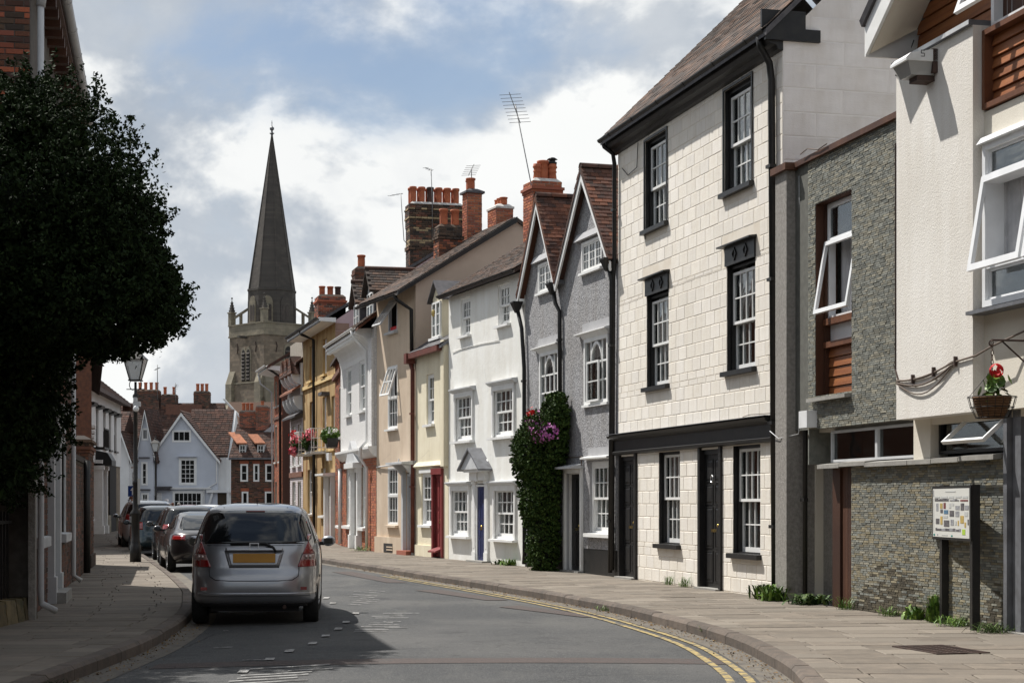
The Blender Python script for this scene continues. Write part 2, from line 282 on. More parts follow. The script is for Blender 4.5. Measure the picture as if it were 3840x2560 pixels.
class MB:
    def __init__(s): s.v = []; s.f = []; s.mi = []; s.cur = 0
    def add(s, vs, fs):
        n = len(s.v); s.v += [tuple(p) for p in vs]; s.f += [tuple(i+n for i in f) for f in fs]; s.mi += [s.cur]*len(fs); return s
    def quad(s, *p): return s.add(p, [tuple(range(len(p)))])
    def box(s, x0, x1, y0, y1, z0, z1):
        return s.add([(x0, y0, z0), (x1, y0, z0), (x1, y1, z0), (x0, y1, z0), (x0, y0, z1), (x1, y0, z1), (x1, y1, z1), (x0, y1, z1)],
                     [(0, 3, 2, 1), (4, 5, 6, 7), (0, 1, 5, 4), (1, 2, 6, 5), (2, 3, 7, 6), (3, 0, 4, 7)])
    def hexa(s, p):                                            # 8 free corners, bottom ring then top ring
        return s.add(p, [(0, 3, 2, 1), (4, 5, 6, 7), (0, 1, 5, 4), (1, 2, 6, 5), (2, 3, 7, 6), (3, 0, 4, 7)])
    def prism(s, poly, ax, a, b):                              # extrude a 2d polygon along axis ax ('x': poly=(y,z), 'y': (x,z), 'z': (x,y))
        f = {'x': lambda p, t: (t, p[0], p[1]), 'y': lambda p, t: (p[0], t, p[1]), 'z': lambda p, t: (p[0], p[1], t)}[ax]
        n = len(poly)
        return s.add([f(p, a) for p in poly]+[f(p, b) for p in poly],
                     [tuple(range(n))[::-1], tuple(range(n, 2*n))]+[(i, (i+1) % n, n+(i+1) % n, n+i) for i in range(n)])
    def tube(s, path, r, n=8, caps=True):
        path = [Vector(p) for p in path]; rs = r if isinstance(r, (list, tuple)) else [r]*len(path); vs = []; prev = None
        for i, p in enumerate(path):
            t = (path[min(i+1, len(path)-1)]-path[max(i-1, 0)]).normalized()
            if prev is None: a = t.orthogonal().normalized()
            else:
                a = prev-t*prev.dot(t); a = a.normalized() if a.length > 1e-6 else t.orthogonal().normalized()
            prev = a; b = t.cross(a)
            vs += [p+(a*math.cos(2*PI*k/n)+b*math.sin(2*PI*k/n))*rs[i] for k in range(n)]
        fs = [(i*n+k, i*n+(k+1) % n, (i+1)*n+(k+1) % n, (i+1)*n+k) for i in range(len(path)-1) for k in range(n)]
        if caps: fs += [tuple(range(n))[::-1], tuple(range((len(path)-1)*n, len(path)*n))]
        return s.add(vs, fs)
    def lathe(s, prof, c=(0, 0, 0), n=16, caps=True):          # prof: (r, z)
        vs = [(c[0]+r*math.cos(2*PI*k/n), c[1]+r*math.sin(2*PI*k/n), c[2]+z) for r, z in prof for k in range(n)]
        fs = [(i*n+k, i*n+(k+1) % n, (i+1)*n+(k+1) % n, (i+1)*n+k) for i in range(len(prof)-1) for k in range(n)]
        if caps: fs += [tuple(range(n))[::-1], tuple(range((len(prof)-1)*n, len(prof)*n))]
        return s.add(vs, fs)
    def sphere(s, c, r, n=10, m=6):
        rr = r if isinstance(r, (tuple, list)) else (r, r, r)
        vs = [(c[0]+rr[0]*math.sin(PI*j/m)*math.cos(2*PI*k/n), c[1]+rr[1]*math.sin(PI*j/m)*math.sin(2*PI*k/n), c[2]-rr[2]*math.cos(PI*j/m)) for j in range(m+1) for k in range(n)]
        return s.add(vs, [(j*n+k, j*n+(k+1) % n, (j+1)*n+(k+1) % n, (j+1)*n+k) for j in range(m) for k in range(n)])
    def ring(s, x0, x1, z0, z1, y0, y1, t, tb=None, tt=None):    # rectangular frame in the xz plane
        tb = t if tb is None else tb; tt = t if tt is None else tt
        s.box(x0, x0+t, y0, y1, z0, z1); s.box(x1-t, x1, y0, y1, z0, z1)
        s.box(x0+t, x1-t, y0, y1, z0, z0+tb); return s.box(x0+t, x1-t, y0, y1, z1-tt, z1)
    def mesh(s, name, mats, smooth=False):
        me = bpy.data.meshes.new(name); me.from_pydata(s.v, [], s.f)
        for m in ([mats] if isinstance(mats, str) else mats): me.materials.append(MATS[m])
        if any(s.mi): me.polygons.foreach_set('material_index', s.mi)
        if smooth: me.polygons.foreach_set('use_smooth', [True]*len(me.polygons))
        me.update(); return me
    def build(s, name, mats, parent=None, smooth=False): return ob(name, s.mesh(name, mats, smooth), parent)
def box(name, m, parent, *a): return MB().box(*a).build(name, m, parent)

def np_mesh(name, V, Fq, m):                                      # fast mesh of quads or triangles
    me = bpy.data.meshes.new(name); V = np.asarray(V, np.float32); Fq = np.asarray(Fq, np.int32); k = Fq.shape[1]
    me.vertices.add(len(V)); me.vertices.foreach_set('co', V.ravel()); me.loops.add(Fq.size); me.loops.foreach_set('vertex_index', Fq.ravel())
    me.polygons.add(len(Fq)); me.polygons.foreach_set('loop_start', np.arange(0, Fq.size, k, dtype=np.int32)); me.polygons.foreach_set('loop_total', np.full(len(Fq), k, np.int32))
    me.polygons.foreach_set('use_smooth', np.zeros(len(Fq), bool)); me.update(calc_edges=True); me.materials.append(MATS[m]); return me
_UNIT = np.array([(0, 0, 0), (1, 0, 0), (1, 1, 0), (0, 1, 0), (0, 0, 1), (1, 0, 1), (1, 1, 1), (0, 1, 1)], float)
_UF = np.array([(0, 3, 2, 1), (4, 5, 6, 7), (0, 1, 5, 4), (1, 2, 6, 5), (2, 3, 7, 6), (3, 0, 4, 7)])
UNITBOX = {}
def unit_box(m):                                                # a 1x1x1 box with slightly eased front edges, shared by alike pieces
    if m not in UNITBOX:
        mb = MB(); e = .04
        a = [(0, 1, 0), (1, 1, 0), (1, 1, 1), (0, 1, 1), (0, .25, 0), (1, .25, 0), (1, .25, 1), (0, .25, 1), (e, 0, e), (1-e, 0, e), (1-e, 0, 1-e), (e, 0, 1-e)]
        mb.add(a, [(3, 2, 1, 0)[::-1], (8, 9, 10, 11)]+[(i, (i+1) % 4, 4+(i+1) % 4, 4+i)[::-1] for i in range(4)]+[(4+i, 4+(i+1) % 4, 8+(i+1) % 4, 8+i)[::-1] for i in range(4)])
        UNITBOX[m] = mb.mesh('piece_'+m, m)
    return UNITBOX[m]
COUNT = {}
def pieces(parent, name, items, m, limit=300, pick=None):
    """items: list of (matrix, material). The largest in view become objects sharing one mesh, the rest one joined part."""
    if pick: items = sorted(items, key=pick)
    for M4, mm in items[:limit]:
        o = ob(name, unit_box(mm or m), parent); o.matrix_local = M4
    rest = items[limit:]
    for mm in {b or m for _, b in rest}:
        sel = [a for a, b in rest if (b or m) == mm]
        tm = unit_box(mm); tv = np.array([v.co[:] for v in tm.vertices]+[], float); tf = [tuple(p.vertices) for p in tm.polygons]
        A = np.array([np.array(M4) for M4 in sel]); h = np.c_[tv, np.ones(len(tv))]
        V = np.einsum('nij,kj->nki', A, h)[:, :, :3].reshape(-1, 3)
        F = (np.array(tf)[None]+(np.arange(len(sel))*len(tv))[:, None, None]).reshape(-1, 4)
        tag(ob(name+'_field', np_mesh(name+'_field', V, F, mm), parent), kind='stuff')
def frame_m(o, ux, uy, uz):                                     # matrix from origin and (scaled) axes
    return Matrix(((ux[0], uy[0], uz[0], o[0]), (ux[1], uy[1], uz[1], o[1]), (ux[2], uy[2], uz[2], o[2]), (0, 0, 0, 1)))

def rows_minus(x0, x1, z0, z1, holes):
    """free x-intervals of the strip z0..z1 once the holes (x0,x1,z0,z1) are taken out"""
    seg = [(x0, x1)]
    for h in holes:
        if h[2] < z1-.004 and h[3] > z0+.004:
            seg = [q for a, b in seg for q in ((a, min(b, h[0])), (max(a, h[1]), b)) if q[1]-q[0] > .015]
    return seg
def block_items(x0, x1, z0, z1, bl, bh, holes=(), gap=.01, y=-.008, th=.03, face=None, jit=.002, r=rnd, lenj=0., mats=None, clipz=None):
    """courses of blocks on the plane y=0 facing -y; face maps a matrix to another plane; clipz(x)->max z (gables)"""
    out = []; z = z0; i = 0
    while z < z1-.01:
        zt = min(z+bh, z1); cuts = sorted({z, zt} | {h[k] for h in holes for k in (2, 3) if z+.03 < h[k] < zt-.03})
        for za, zb in zip(cuts, cuts[1:]):
            for a, b in rows_minus(x0, x1, za, zb, holes):
                x = a-((i % 2)*.5+(r.random()*.2 if lenj else 0))*bl
                x = x+math.floor((a-x)/bl)*bl
                while x < b-.01:
                    ln = bl*(1+lenj*(r.random()-.5)*2); xa, xb = max(a, x), min(b, x+ln)
                    if xb-xa > .02 and (clipz is None or clipz((xa+xb)/2) > (za+zb)/2):
                        d = y+r.uniform(-jit, jit); g = gap/2
                        M4 = frame_m((xa+g, d, za+g), (xb-xa-2*g, 0, 0), (0, th, 0), (0, 0, zb-za-2*g))
                        out.append((face @ M4 if face else M4, r.choice(mats) if mats else None))
                    x += ln
        z = zt; i += 1
    return out

# ------------------------------------------------------------------ houses
class House:
    """local frame: x along the frontage (left to right seen from the street), y into the house, z up"""
    def __init__(s, name, a, b, label, group=None, cat='house'):
        s.a, s.b = a, b; s.L = math.hypot(b[0]-a[0], b[1]-a[1])
        s.root = empty(name, (a[0], a[1], 0), math.atan2(b[1]-a[1], b[0]-a[0]), label, cat, group); s.holes = []
    def hole(s, *h): s.holes.append(h)
    def shell(s, m, x0, x1, eave, depth, rv=None, rz=None, z0=-.3, rev=.1, side=None, revm=None, y=0., holes=None, name='wall', back=True, hipped=False):
        mb = MB(); hs = s.holes if holes is None else holes
        zs = sorted({z0, eave} | {h[k] for h in hs for k in (2, 3)})
        for za, zb in zip(zs, zs[1:]):
            for a, b in rows_minus(x0, x1, za, zb, hs): mb.quad((a, y, za), (b, y, za), (b, y, zb), (a, y, zb))
        mb.cur = 2
        for a, b, c, d in hs:
            r = y+rev
            mb.quad((a, y, c), (a, y, d), (a, r, d), (a, r, c)); mb.quad((b, y, c), (b, r, c), (b, r, d), (b, y, d))
            mb.quad((a, y, d), (b, y, d), (b, r, d), (a, r, d)); mb.quad((a, y, c), (a, r, c), (b, r, c), (b, y, c))
        mb.cur = 1; D = y+depth
        for x in (x0, x1):
            p = [(x, y, z0), (x, D, z0), (x, D, eave)]+([(x, rv, rz)] if rv is not None and not hipped else [])+[(x, y, eave)]
            mb.quad(*(p if x == x1 else p[::-1]))
        if back: mb.quad((x1, D, z0), (x0, D, z0), (x0, D, eave), (x1, D, eave))
        mb.quad((x0, y+.01, eave), (x1, y+.01, eave), (x1, D, eave), (x0, D, eave))
        return mb.build(name, [m, side or m, revm or m], s.root)
    def roof(s, m, x0, x1, ev, ez, rv, rz, depth, th=.09, base=None, over=0., name='roof'):
        """two slopes meeting at (rv, rz); returns the object whose children are the tiles"""
        mb = MB(); d = Vector((0, rv-ev, rz-ez)).normalized(); n = Vector((0, -d.z, d.y)); bz = ez
        bv = 2*rv-ev if depth is None else depth; bez = rz-(bv-rv)*(rz-ez)/(rv-ev) if depth is None else bz
        f0 = [(ev, ez), (rv, rz), (bv, bez), (bv, bez-th), (rv, rz-th*1.3), (ev, ez-th)]
        mb.prism(f0, 'x', x0, x1); o = mb.build(name, base or m, s.root)
        s.slope = (x0, x1, ev, ez, rv, rz); return o
    def box(s, name, m, *a, parent=None): return box(name, m, parent or s.root, *a)

def tile_slope(parent, m, o, ux, us, width, length, tw=.17, gauge=.10, limit=300, th=.014, clip=None, r=rnd, pick=None, un=None):
    """plain tiles: o = eave corner, ux along the eave, us up the slope (unit vectors)"""
    ux, us = Vector(ux), Vector(us); n = Vector(un) if un is not None else ux.cross(us).normalized(); it = []
    rows = int(length/gauge); cols = int(width/tw)+1
    for j in range(rows):
        for i in range(-1, cols+1):
            a = i*tw+(j % 2)*tw/2; b = a+tw-.004; a = max(a, 0); b = min(b, width)
            if b-a < .02: continue
            if clip and not clip((a+b)/2, (j+.5)*gauge): continue
            k = r.uniform(-.004, .006); ti = .012+r.uniform(-.003, .006)
            base = Vector(o)+ux*a+us*(j*gauge-.012+k)
            up = (us*(gauge+.03)-n*ti)                          # top end tucked under the course above
            it.append((frame_m(base+n*(ti+th), ux*(b-a), -n*th, up), None))
    pieces(parent, 'tile', it, m, limit, pick)

def brick_faces(parent, specs, limit=300, pick=None):
    """specs: list of item lists from block_items; joined under one parent"""
    it = [q for s_ in specs for q in s_]
    pieces(parent, 'brick', it, 'brick_red', limit, pick)

def drain(h, pts, r=.035, m='black_metal', clips=(), name='downpipe'):
    o = MB().tube(pts, r, 10).build(name, m, h.root if isinstance(h, House) else h, True)
    for c in clips:
        mb = MB(); mb.box(c[0]-r-.03, c[0]+r+.03, c[1]-r-.012, c[1]+r*.6, c[2]-.025, c[2]+.025); mb.build('bracket', m, o)
    return o
def gutter(h, x0, x1, y, z, r=.06, m='black_metal', z1=None, n=10, joints=True):
    mb = MB(); z1 = z if z1 is None else z1
    prof = [(math.cos(PI+PI*k/n)*r, math.sin(PI+PI*k/n)*r) for k in range(n+1)]+[(math.cos(2*PI-PI*k/n)*(r-.008), math.sin(2*PI-PI*k/n)*(r-.008)) for k in range(n+1)]
    k = len(prof); vs = [(x, y+p[0], zz_+p[1]) for x, zz_ in ((x0, z), (x1, z1)) for p in prof]
    mb.add(vs, [(i, (i+1) % k, k+(i+1) % k, k+i) for i in range(k)]+[tuple(range(k)), tuple(range(k, 2*k))[::-1]])
    o = mb.build('gutter', m, h.root)
    if joints:
        L = x1-x0; c = max(2, int(L/1.3))
        for i in range(c):
            t = (i+.5)/c; x = x0+L*t; zc = z+(z1-z)*t; jb = MB()
            pr = [(math.cos(PI+PI*q/n)*(r+.008), math.sin(PI+PI*q/n)*(r+.008)) for q in range(n+1)]
            jb.prism([(y+p[0], zc+p[1]) for p in pr], 'x', x-.03, x+.03); jb.build('gutter_joint', m, o)
    return o

def wavy(x0, x1, y, z0, z1, amp=.02, n=24, fr=5, ph=0.):
    mb = MB(); p = [(x0+(x1-x0)*i/n, y+amp*math.sin(ph+fr*2*PI*i/n)+amp*.4*math.sin(2.3*fr*2*PI*i/n)) for i in range(n+1)]
    for a, b in zip(p, p[1:]): mb.quad((a[0], a[1], z0), (b[0], b[1], z0), (b[0], b[1], z1), (a[0], a[1], z1))
    return mb
def light_grid(win, name, m, pane, x0, x1, z0, z1, y, cols, rows, rail=.04, bar=.018, th=.035, bot=None, top=None, glassy=.5):
    """one sash or light: rails, glazing bars, and each pane its own object"""
    mb = MB(); bot = rail if bot is None else bot; top = rail if top is None else top
    mb.ring(x0, x1, z0, z1, y, y+th, rail, bot, top)
    xs = [x0+rail+(x1-x0-2*rail)*c for c in cols]; zs = [z0+bot+(z1-z0-bot-top)*c for c in rows]
    for x in xs[1:-1]: mb.box(x-bar/2, x+bar/2, y+.004, y+th-.006, z0+bot, z1-top)
    for z in zs[1:-1]:
        for a, b in zip(xs, xs[1:]): mb.box(a+bar/2, b-bar/2, y+.006, y+th-.008, z-bar/2, z+bar/2)
    o = mb.build(name, m, win)
    for a, b in zip(xs, xs[1:]):
        for c, d in zip(zs, zs[1:]):
            p = ob('pane', unit_pane(pane), win); p.matrix_local = frame_m((a, y+th*glassy, c), (b-a, 0, 0), (0, 1, 0), (0, 0, d-c))
    return o
UP = {}
def unit_pane(m):
    if m not in UP:
        mb = MB(); mb.box(0, 1, 0, .004, 0, 1); UP[m] = mb.mesh('pane_'+m, m)
    return UP[m]
fr_ = lambda n: [i/n for i in range(n+1)]
def backing(win, x0, x1, z0, z1, y, curt=None, seed=0, dep=.7, full=False, rm='room'):
    """a dim room behind the glass, with drawn curtains or nets"""
    mb = MB(); y1 = y+dep
    mb.quad((x0, y1, z0), (x1, y1, z0), (x1, y1, z1), (x0, y1, z1)); mb.quad((x0, y, z0), (x0, y1, z0), (x0, y1, z1), (x0, y, z1))
    mb.quad((x1, y, z0), (x1, y, z1), (x1, y1, z1), (x1, y1, z0)); mb.quad((x0, y, z1), (x0, y1, z1), (x1, y1, z1), (x1, y, z1)); mb.quad((x0, y, z0), (x1, y, z0), (x1, y1, z0), (x0, y1, z0))
    mb.build('interior', rm, win)
    if curt:
        wd = x1-x0; rr = random.Random(seed); k = rr.uniform(.22, .36)
        segs = [(x0, x1)] if full else [(x0, x0+wd*k), (x1-wd*k, x1)]
        for a, b in segs: wavy(a, b, y+.035, z0, z1, .022, 40, max(3, (b-a)*9), rr.random()*6).build('curtain', curt, win, True)
def sash_window(h, x0, x1, z0, z1, cols=4, rt=2, rb=2, y=.09, fm='white_paint', sm='white_paint', fw=.05, frev=None, mid=.5, curt='curtain', seed=0, full=False, pane='glass', drop=0., parent=None, bar=.02, rail=.045, box_=True, rm='room'):
    p = parent or h.root
    win = MB().ring(x0, x1, z0, z1, y-.015, y+.13, fw, fw*.6, fw).build('window', frev or fm, p) if box_ else MB().ring(x0, x1, z0, z1, y, y+.12, .02).build('window', fm, p)
    a, b, c, d = x0+fw, x1-fw, z0+fw*.6, z1-fw; m_ = c+(d-c)*mid
    light_grid(win, 'sash', sm, pane, a, b, m_-.02, d-drop, y, fr_(cols), fr_(rt), rail, bar, .04)
    light_grid(win, 'sash', sm, pane, a, b, c, m_+.02, y+.05, fr_(cols), fr_(rb), rail, bar, .04, bot=.075)
    backing(win, a-.02, b+.02, c-.02, d+.02, y+.105, curt, seed, full=full, rm=rm); return win
def sill(h, x0, x1, z, y0=-.07, y1=.09, t=.06, m='white_paint', parent=None):
    mb = MB(); mb.prism([(y0, z-t), (y1, z-t), (y1, z+.012), (y0, z)], 'x', x0, x1); return mb.build('sill', m, parent or h.root)
def panel_door(h, x0, x1, z0, z1, y, m, cols=2, rows=(.0, .3, .62, 1.), fm=None, fw=.07, knob='brass', fan=0., raise_=.012, mould=True):
    root = MB().ring(x0, x1, z0, z1, y-.03, y+.08, fw, .0001, fw).build('door_frame', fm or m, h.root)
    a, b, c, d = x0+fw, x1-fw, z0, z1-fw
    lf = MB().box(a, b, y, y+.05, c, d).build('door', m, root)
    w_ = (b-a)/cols; hh = d-c
    for i in range(cols):
        for q0, q1 in zip(rows, rows[1:]):
            pz0, pz1 = c+.08+(hh-.14)*q0+.04, c+.08+(hh-.14)*q1-.04
            mb = MB(); xa, xb = a+w_*i+.07, a+w_*(i+1)-.07
            if mould: mb.ring(xa-.02, xb+.02, pz0-.02, pz1+.02, y-raise_, y, .02)
            mb.hexa([(xa, y, pz0), (xb, y, pz0), (xb, y, pz1), (xa, y, pz1), (xa+.03, y-raise_, pz0+.03), (xb-.03, y-raise_, pz0+.03), (xb-.03, y-raise_, pz1-.03), (xa+.03, y-raise_, pz1-.03)])
            mb.build('panel', m, root)
    if knob:
        kb = MB(); kb.sphere((a+.1 if knob == 'steel' else b-.12, y-.05, c+hh*.47), .03, 10, 6); kb.build('door_knob', knob, root, True)
        lb = MB(); lb.box((a+b)/2-.12, (a+b)/2+.12, y-.012, y, c+hh*.42, c+hh*.42+.05); lb.build('letter_plate', knob, root)
    return root
# ------------------------------------------------------------------ ground, road, pavements
KR = [(2.30, 4), (2.35, 10), (2.37, 13.85), (2.46, 15.25), (2.47, 16.8), (2.38, 19.07), (2.02, 21.6), (1.39, 24.9), (.18, 29.3), (-1.53, 34.7), (-2.76, 38.6), (-4.75, 44.7), (-6.6, 50.5), (-9.0, 61), (-11.9, 72), (-14.3, 82), (-16.6, 94)]
KL = [(-3.86, 4), (-3.86, 12), (-3.86, 14.4), (-3.85, 16.8), (-3.90, 19.1), (-4.28, 23.2), (-4.97, 27.1), (-5.42, 29.3), (-6.76, 34.9), (-8.4, 41.4), (-10.6, 50), (-13.4, 61), (-16.2, 72), (-18.4, 82), (-21.4, 98)]
BR = [(8.0, 4), (6.8, 12.5), (5.50, 19.4), (4.04, 25.88), (2.05, 33.65), (.305, 39.4), (-1.63, 44.7), (-2.63, 47.7), (-3.97, 51.07), (-5.62, 57.8), (-6.33, 62.4), (-8.4, 70), (-9.4, 73.8), (-10.84, 79.4), (-13.2, 90), (-14.0, 95)]
BL = [(-5.9, 4), (-5.9, 20.6), (-5.98, 21.6), (-9.66, 40), (-12.6, 52), (-17.3, 72), (-19.4, 81), (-20.66, 92), (-23.5, 100)]
def smooth(P, n=4):
    out = []
    for i in range(len(P)-1):
        p0, p1, p2, p3 = P[max(i-1, 0)], P[i], P[i+1], P[min(i+2, len(P)-1)]
        for k in range(n):
            t = k/n
            out.append(tuple(.5*((2*b)+(c-a)*t+(2*a-5*b+4*c-d)*t*t+(3*b-a-3*c+d)*t**3) for a, b, c, d in zip(p0, p1, p2, p3)))
    return out+[P[-1]]
class Line:
    def __init__(s, P):
        s.P = [Vector(p) for p in P]; s.s = [0.]
        for a, b in zip(s.P, s.P[1:]): s.s.append(s.s[-1]+(b-a).length)
        s.len = s.s[-1]
    def at(s, d):
        d = min(max(d, 0), s.len-1e-6); i = next(k for k in range(len(s.s)-1) if s.s[k+1] >= d)
        return s.P[i].lerp(s.P[i+1], (d-s.s[i])/(s.s[i+1]-s.s[i]))
    def tan(s, d): return (s.at(d+.05)-s.at(d-.05)).normalized()
    def hit(s, p, n):                                           # distance along n from p to the line
        best = None
        for a, b in zip(s.P, s.P[1:]):
            e = b-a; den = n.x*e.y-n.y*e.x
            if abs(den) < 1e-9: continue
            q = a-p; t = (q.x*e.y-q.y*e.x)/den; u = (q.x*n.y-q.y*n.x)/den
            if -.02 <= u <= 1.02 and t > .02 and (best is None or t < best): best = t
        return best
kr, kl, br, bl = Line(smooth(KR)), Line(smooth(KL)), Line(BR), Line(BL)
gb = MB(); gb.quad((-900, -300, -.05), (900, -300, -.05), (900, 1800, -.05), (-900, 1800, -.05))
tag(gb.build('ground', 'ground'), kind='structure')
rb_ = MB(); N = 180                                             # road with a slight camber
for i in range(N):
    for j in range(32):
        def rp(ii, jj):
            t = ii/N; a, b = kl.at(t*kl.len), kr.at(t*kr.len); s_ = jj/32; p = a.lerp(b, s_)
            return (p.x, p.y, .05*(1-(2*s_-1)**2)*.9-.012)
        rb_.quad(rp(i, j), rp(i, j+1), rp(i+1, j+1), rp(i+1, j))
# the place beyond the bend
rb_.add([(-21.4, 98, -.012), (-16.6, 94, -.012), (-12, 160, -.012), (-40, 160, -.012), (-40, 98, -.012)], [(0, 1, 2, 3, 4)])
road = tag(rb_.build('road', 'asphalt', None, True), kind='structure')
def on_road(x, y, dz=.006):
    a = next((kl.P[i].lerp(kl.P[i+1], (y-kl.P[i].y)/(kl.P[i+1].y-kl.P[i].y)) for i in range(len(kl.P)-1) if kl.P[i].y <= y <= kl.P[i+1].y), kl.P[-1])
    b = next((kr.P[i].lerp(kr.P[i+1], (y-kr.P[i].y)/(kr.P[i+1].y-kr.P[i].y)) for i in range(len(kr.P)-1) if kr.P[i].y <= y <= kr.P[i+1].y), kr.P[-1])
    s_ = min(1, max(0, (x-a.x)/(b.x-a.x))); return (x, y, .05*(1-(2*s_-1)**2)*.9-.012+dz)
def patch(name, m, pts, dz=.006, parent=road):
    a, b, c, d = (Vector(p) for p in pts); n = max(1, int(max((b-a).length, (c-d).length)/.35)); mb = MB()
    for i in range(n):
        q = [a.lerp(b, i/n), a.lerp(b, (i+1)/n), d.lerp(c, (i+1)/n), d.lerp(c, i/n)]; mb.quad(*[on_road(v.x, v.y, dz) for v in q])
    return mb.build(name, m, parent)
# strips that follow a kerb: gutter setts band and yellow lines
def strip(name, m, line, o0, o1, d0, d1, dz, side, step=.5, brk=None):
    mb = MB(); d = d0
    while d < d1:
        e = min(d+step, d1)
        if not (brk and brk(d)):
            q = []
            for dd, o in ((d, o0), (d, o1), (e, o1), (e, o0)):
                p = line.at(dd); t = line.tan(dd); n = Vector((-t.y, t.x))*side; q.append(on_road(*(p+n*o), dz))
            mb.quad(*q)
        d = e
    return mb.build(name, m, road)
mat('gutter_band', (.17, .15, .12), (.11, .10, .09), 9, rough=.95, bump=.3, stain=(.07, .065, .06), slo=.5, shi=.75, sscale=2.5, sstretch=(1, 1, 1))
strip('gutter_strip', 'gutter_band', kr, 0, .30, 6, 48, .004, 1)
strip('gutter_strip', 'gutter_band', kl, 0, .32, 6, 48, .004, -1)
for o in (.34, .52): strip('yellow_line', 'yellow_line', kr, o, o+.075, 8, 33.5, .009, 1, .3)
# reddish trench repair across the road and patches by the kerb
patch('trench_repair', 'red_patch', [(-3.4, 16.25), (2.15, 16.75), (2.12, 17.3), (-3.4, 16.78)], .004)
patch('trench_repair', 'red_patch', [(-.2, 25.6), (.95, 23.5), (1.25, 23.7), (.1, 26.1)], .008)
patch('trench_repair', 'red_patch', [(-1.7, 30.4), (-.4, 27.4), (-.05, 27.6), (-1.3, 30.9)], .008)
patch('trench_repair', 'red_patch', [(-4.0, 38.6), (-2.4, 33.4), (-2.0, 33.6), (-3.6, 39.2)], .008)
# parking-bay dashes and worn white lettering strokes
for x, y in ((-2.13, 23.9), (-2.1, 22.2), (-2.08, 21.0), (-2.12, 19.95), (-2.15, 18.9), (-2.28, 17.95), (-2.35, 17.0), (-2.42, 15.8), (-2.7, 26.4), (-2.95, 27.8), (-3.25, 29.4), (-3.9, 33.0)):
    k = rnd.uniform(.10, .2); patch('bay_dash', 'white_line', [(x-.05, y-k), (x+.04, y-k), (x+.02, y+k), (x-.07, y+k)], .012)
def strokes(x0, x1, ys, sl, seed):
    r = random.Random(seed)
    for y in ys:
        a, b = x0+r.uniform(0, .12), x1-r.uniform(0, .25)
        if r.random() < .3: a += (b-a)*.45
        n = 5; top = []; bot = []
        for i in range(n+1):
            x = a+(b-a)*i/n; yy = y+sl*(x-x0)+r.uniform(-.02, .02); top.append(on_road(x, yy+.028, .012)); bot.append(on_road(x, yy-.022, .012))
        mb = MB()
        for i in range(n): mb.quad(bot[i], bot[i+1], top[i+1], top[i])
        mb.build('letter_stroke', 'white_line', road)
strokes(-1.88, -1.27, [20.55, 20.8, 21.1, 21.35, 21.65, 21.95, 22.15, 22.9, 23.25, 23.5, 23.85], .05, 1)
strokes(-2.75, -2.0, [26.4, 26.9, 27.4, 27.9, 28.4, 28.9, 29.8, 30.4], -1.1, 2)
strokes(-2.45, -1.62, [14.6, 14.85, 15.1, 15.32, 15.55, 15.95], .5, 3)
strokes(-3.2, -2.95, [18.5], .1, 4); strokes(-3.5, -3.3, [21.0], .1, 5); strokes(-2.5, -2.42, [16.95], .1, 6)

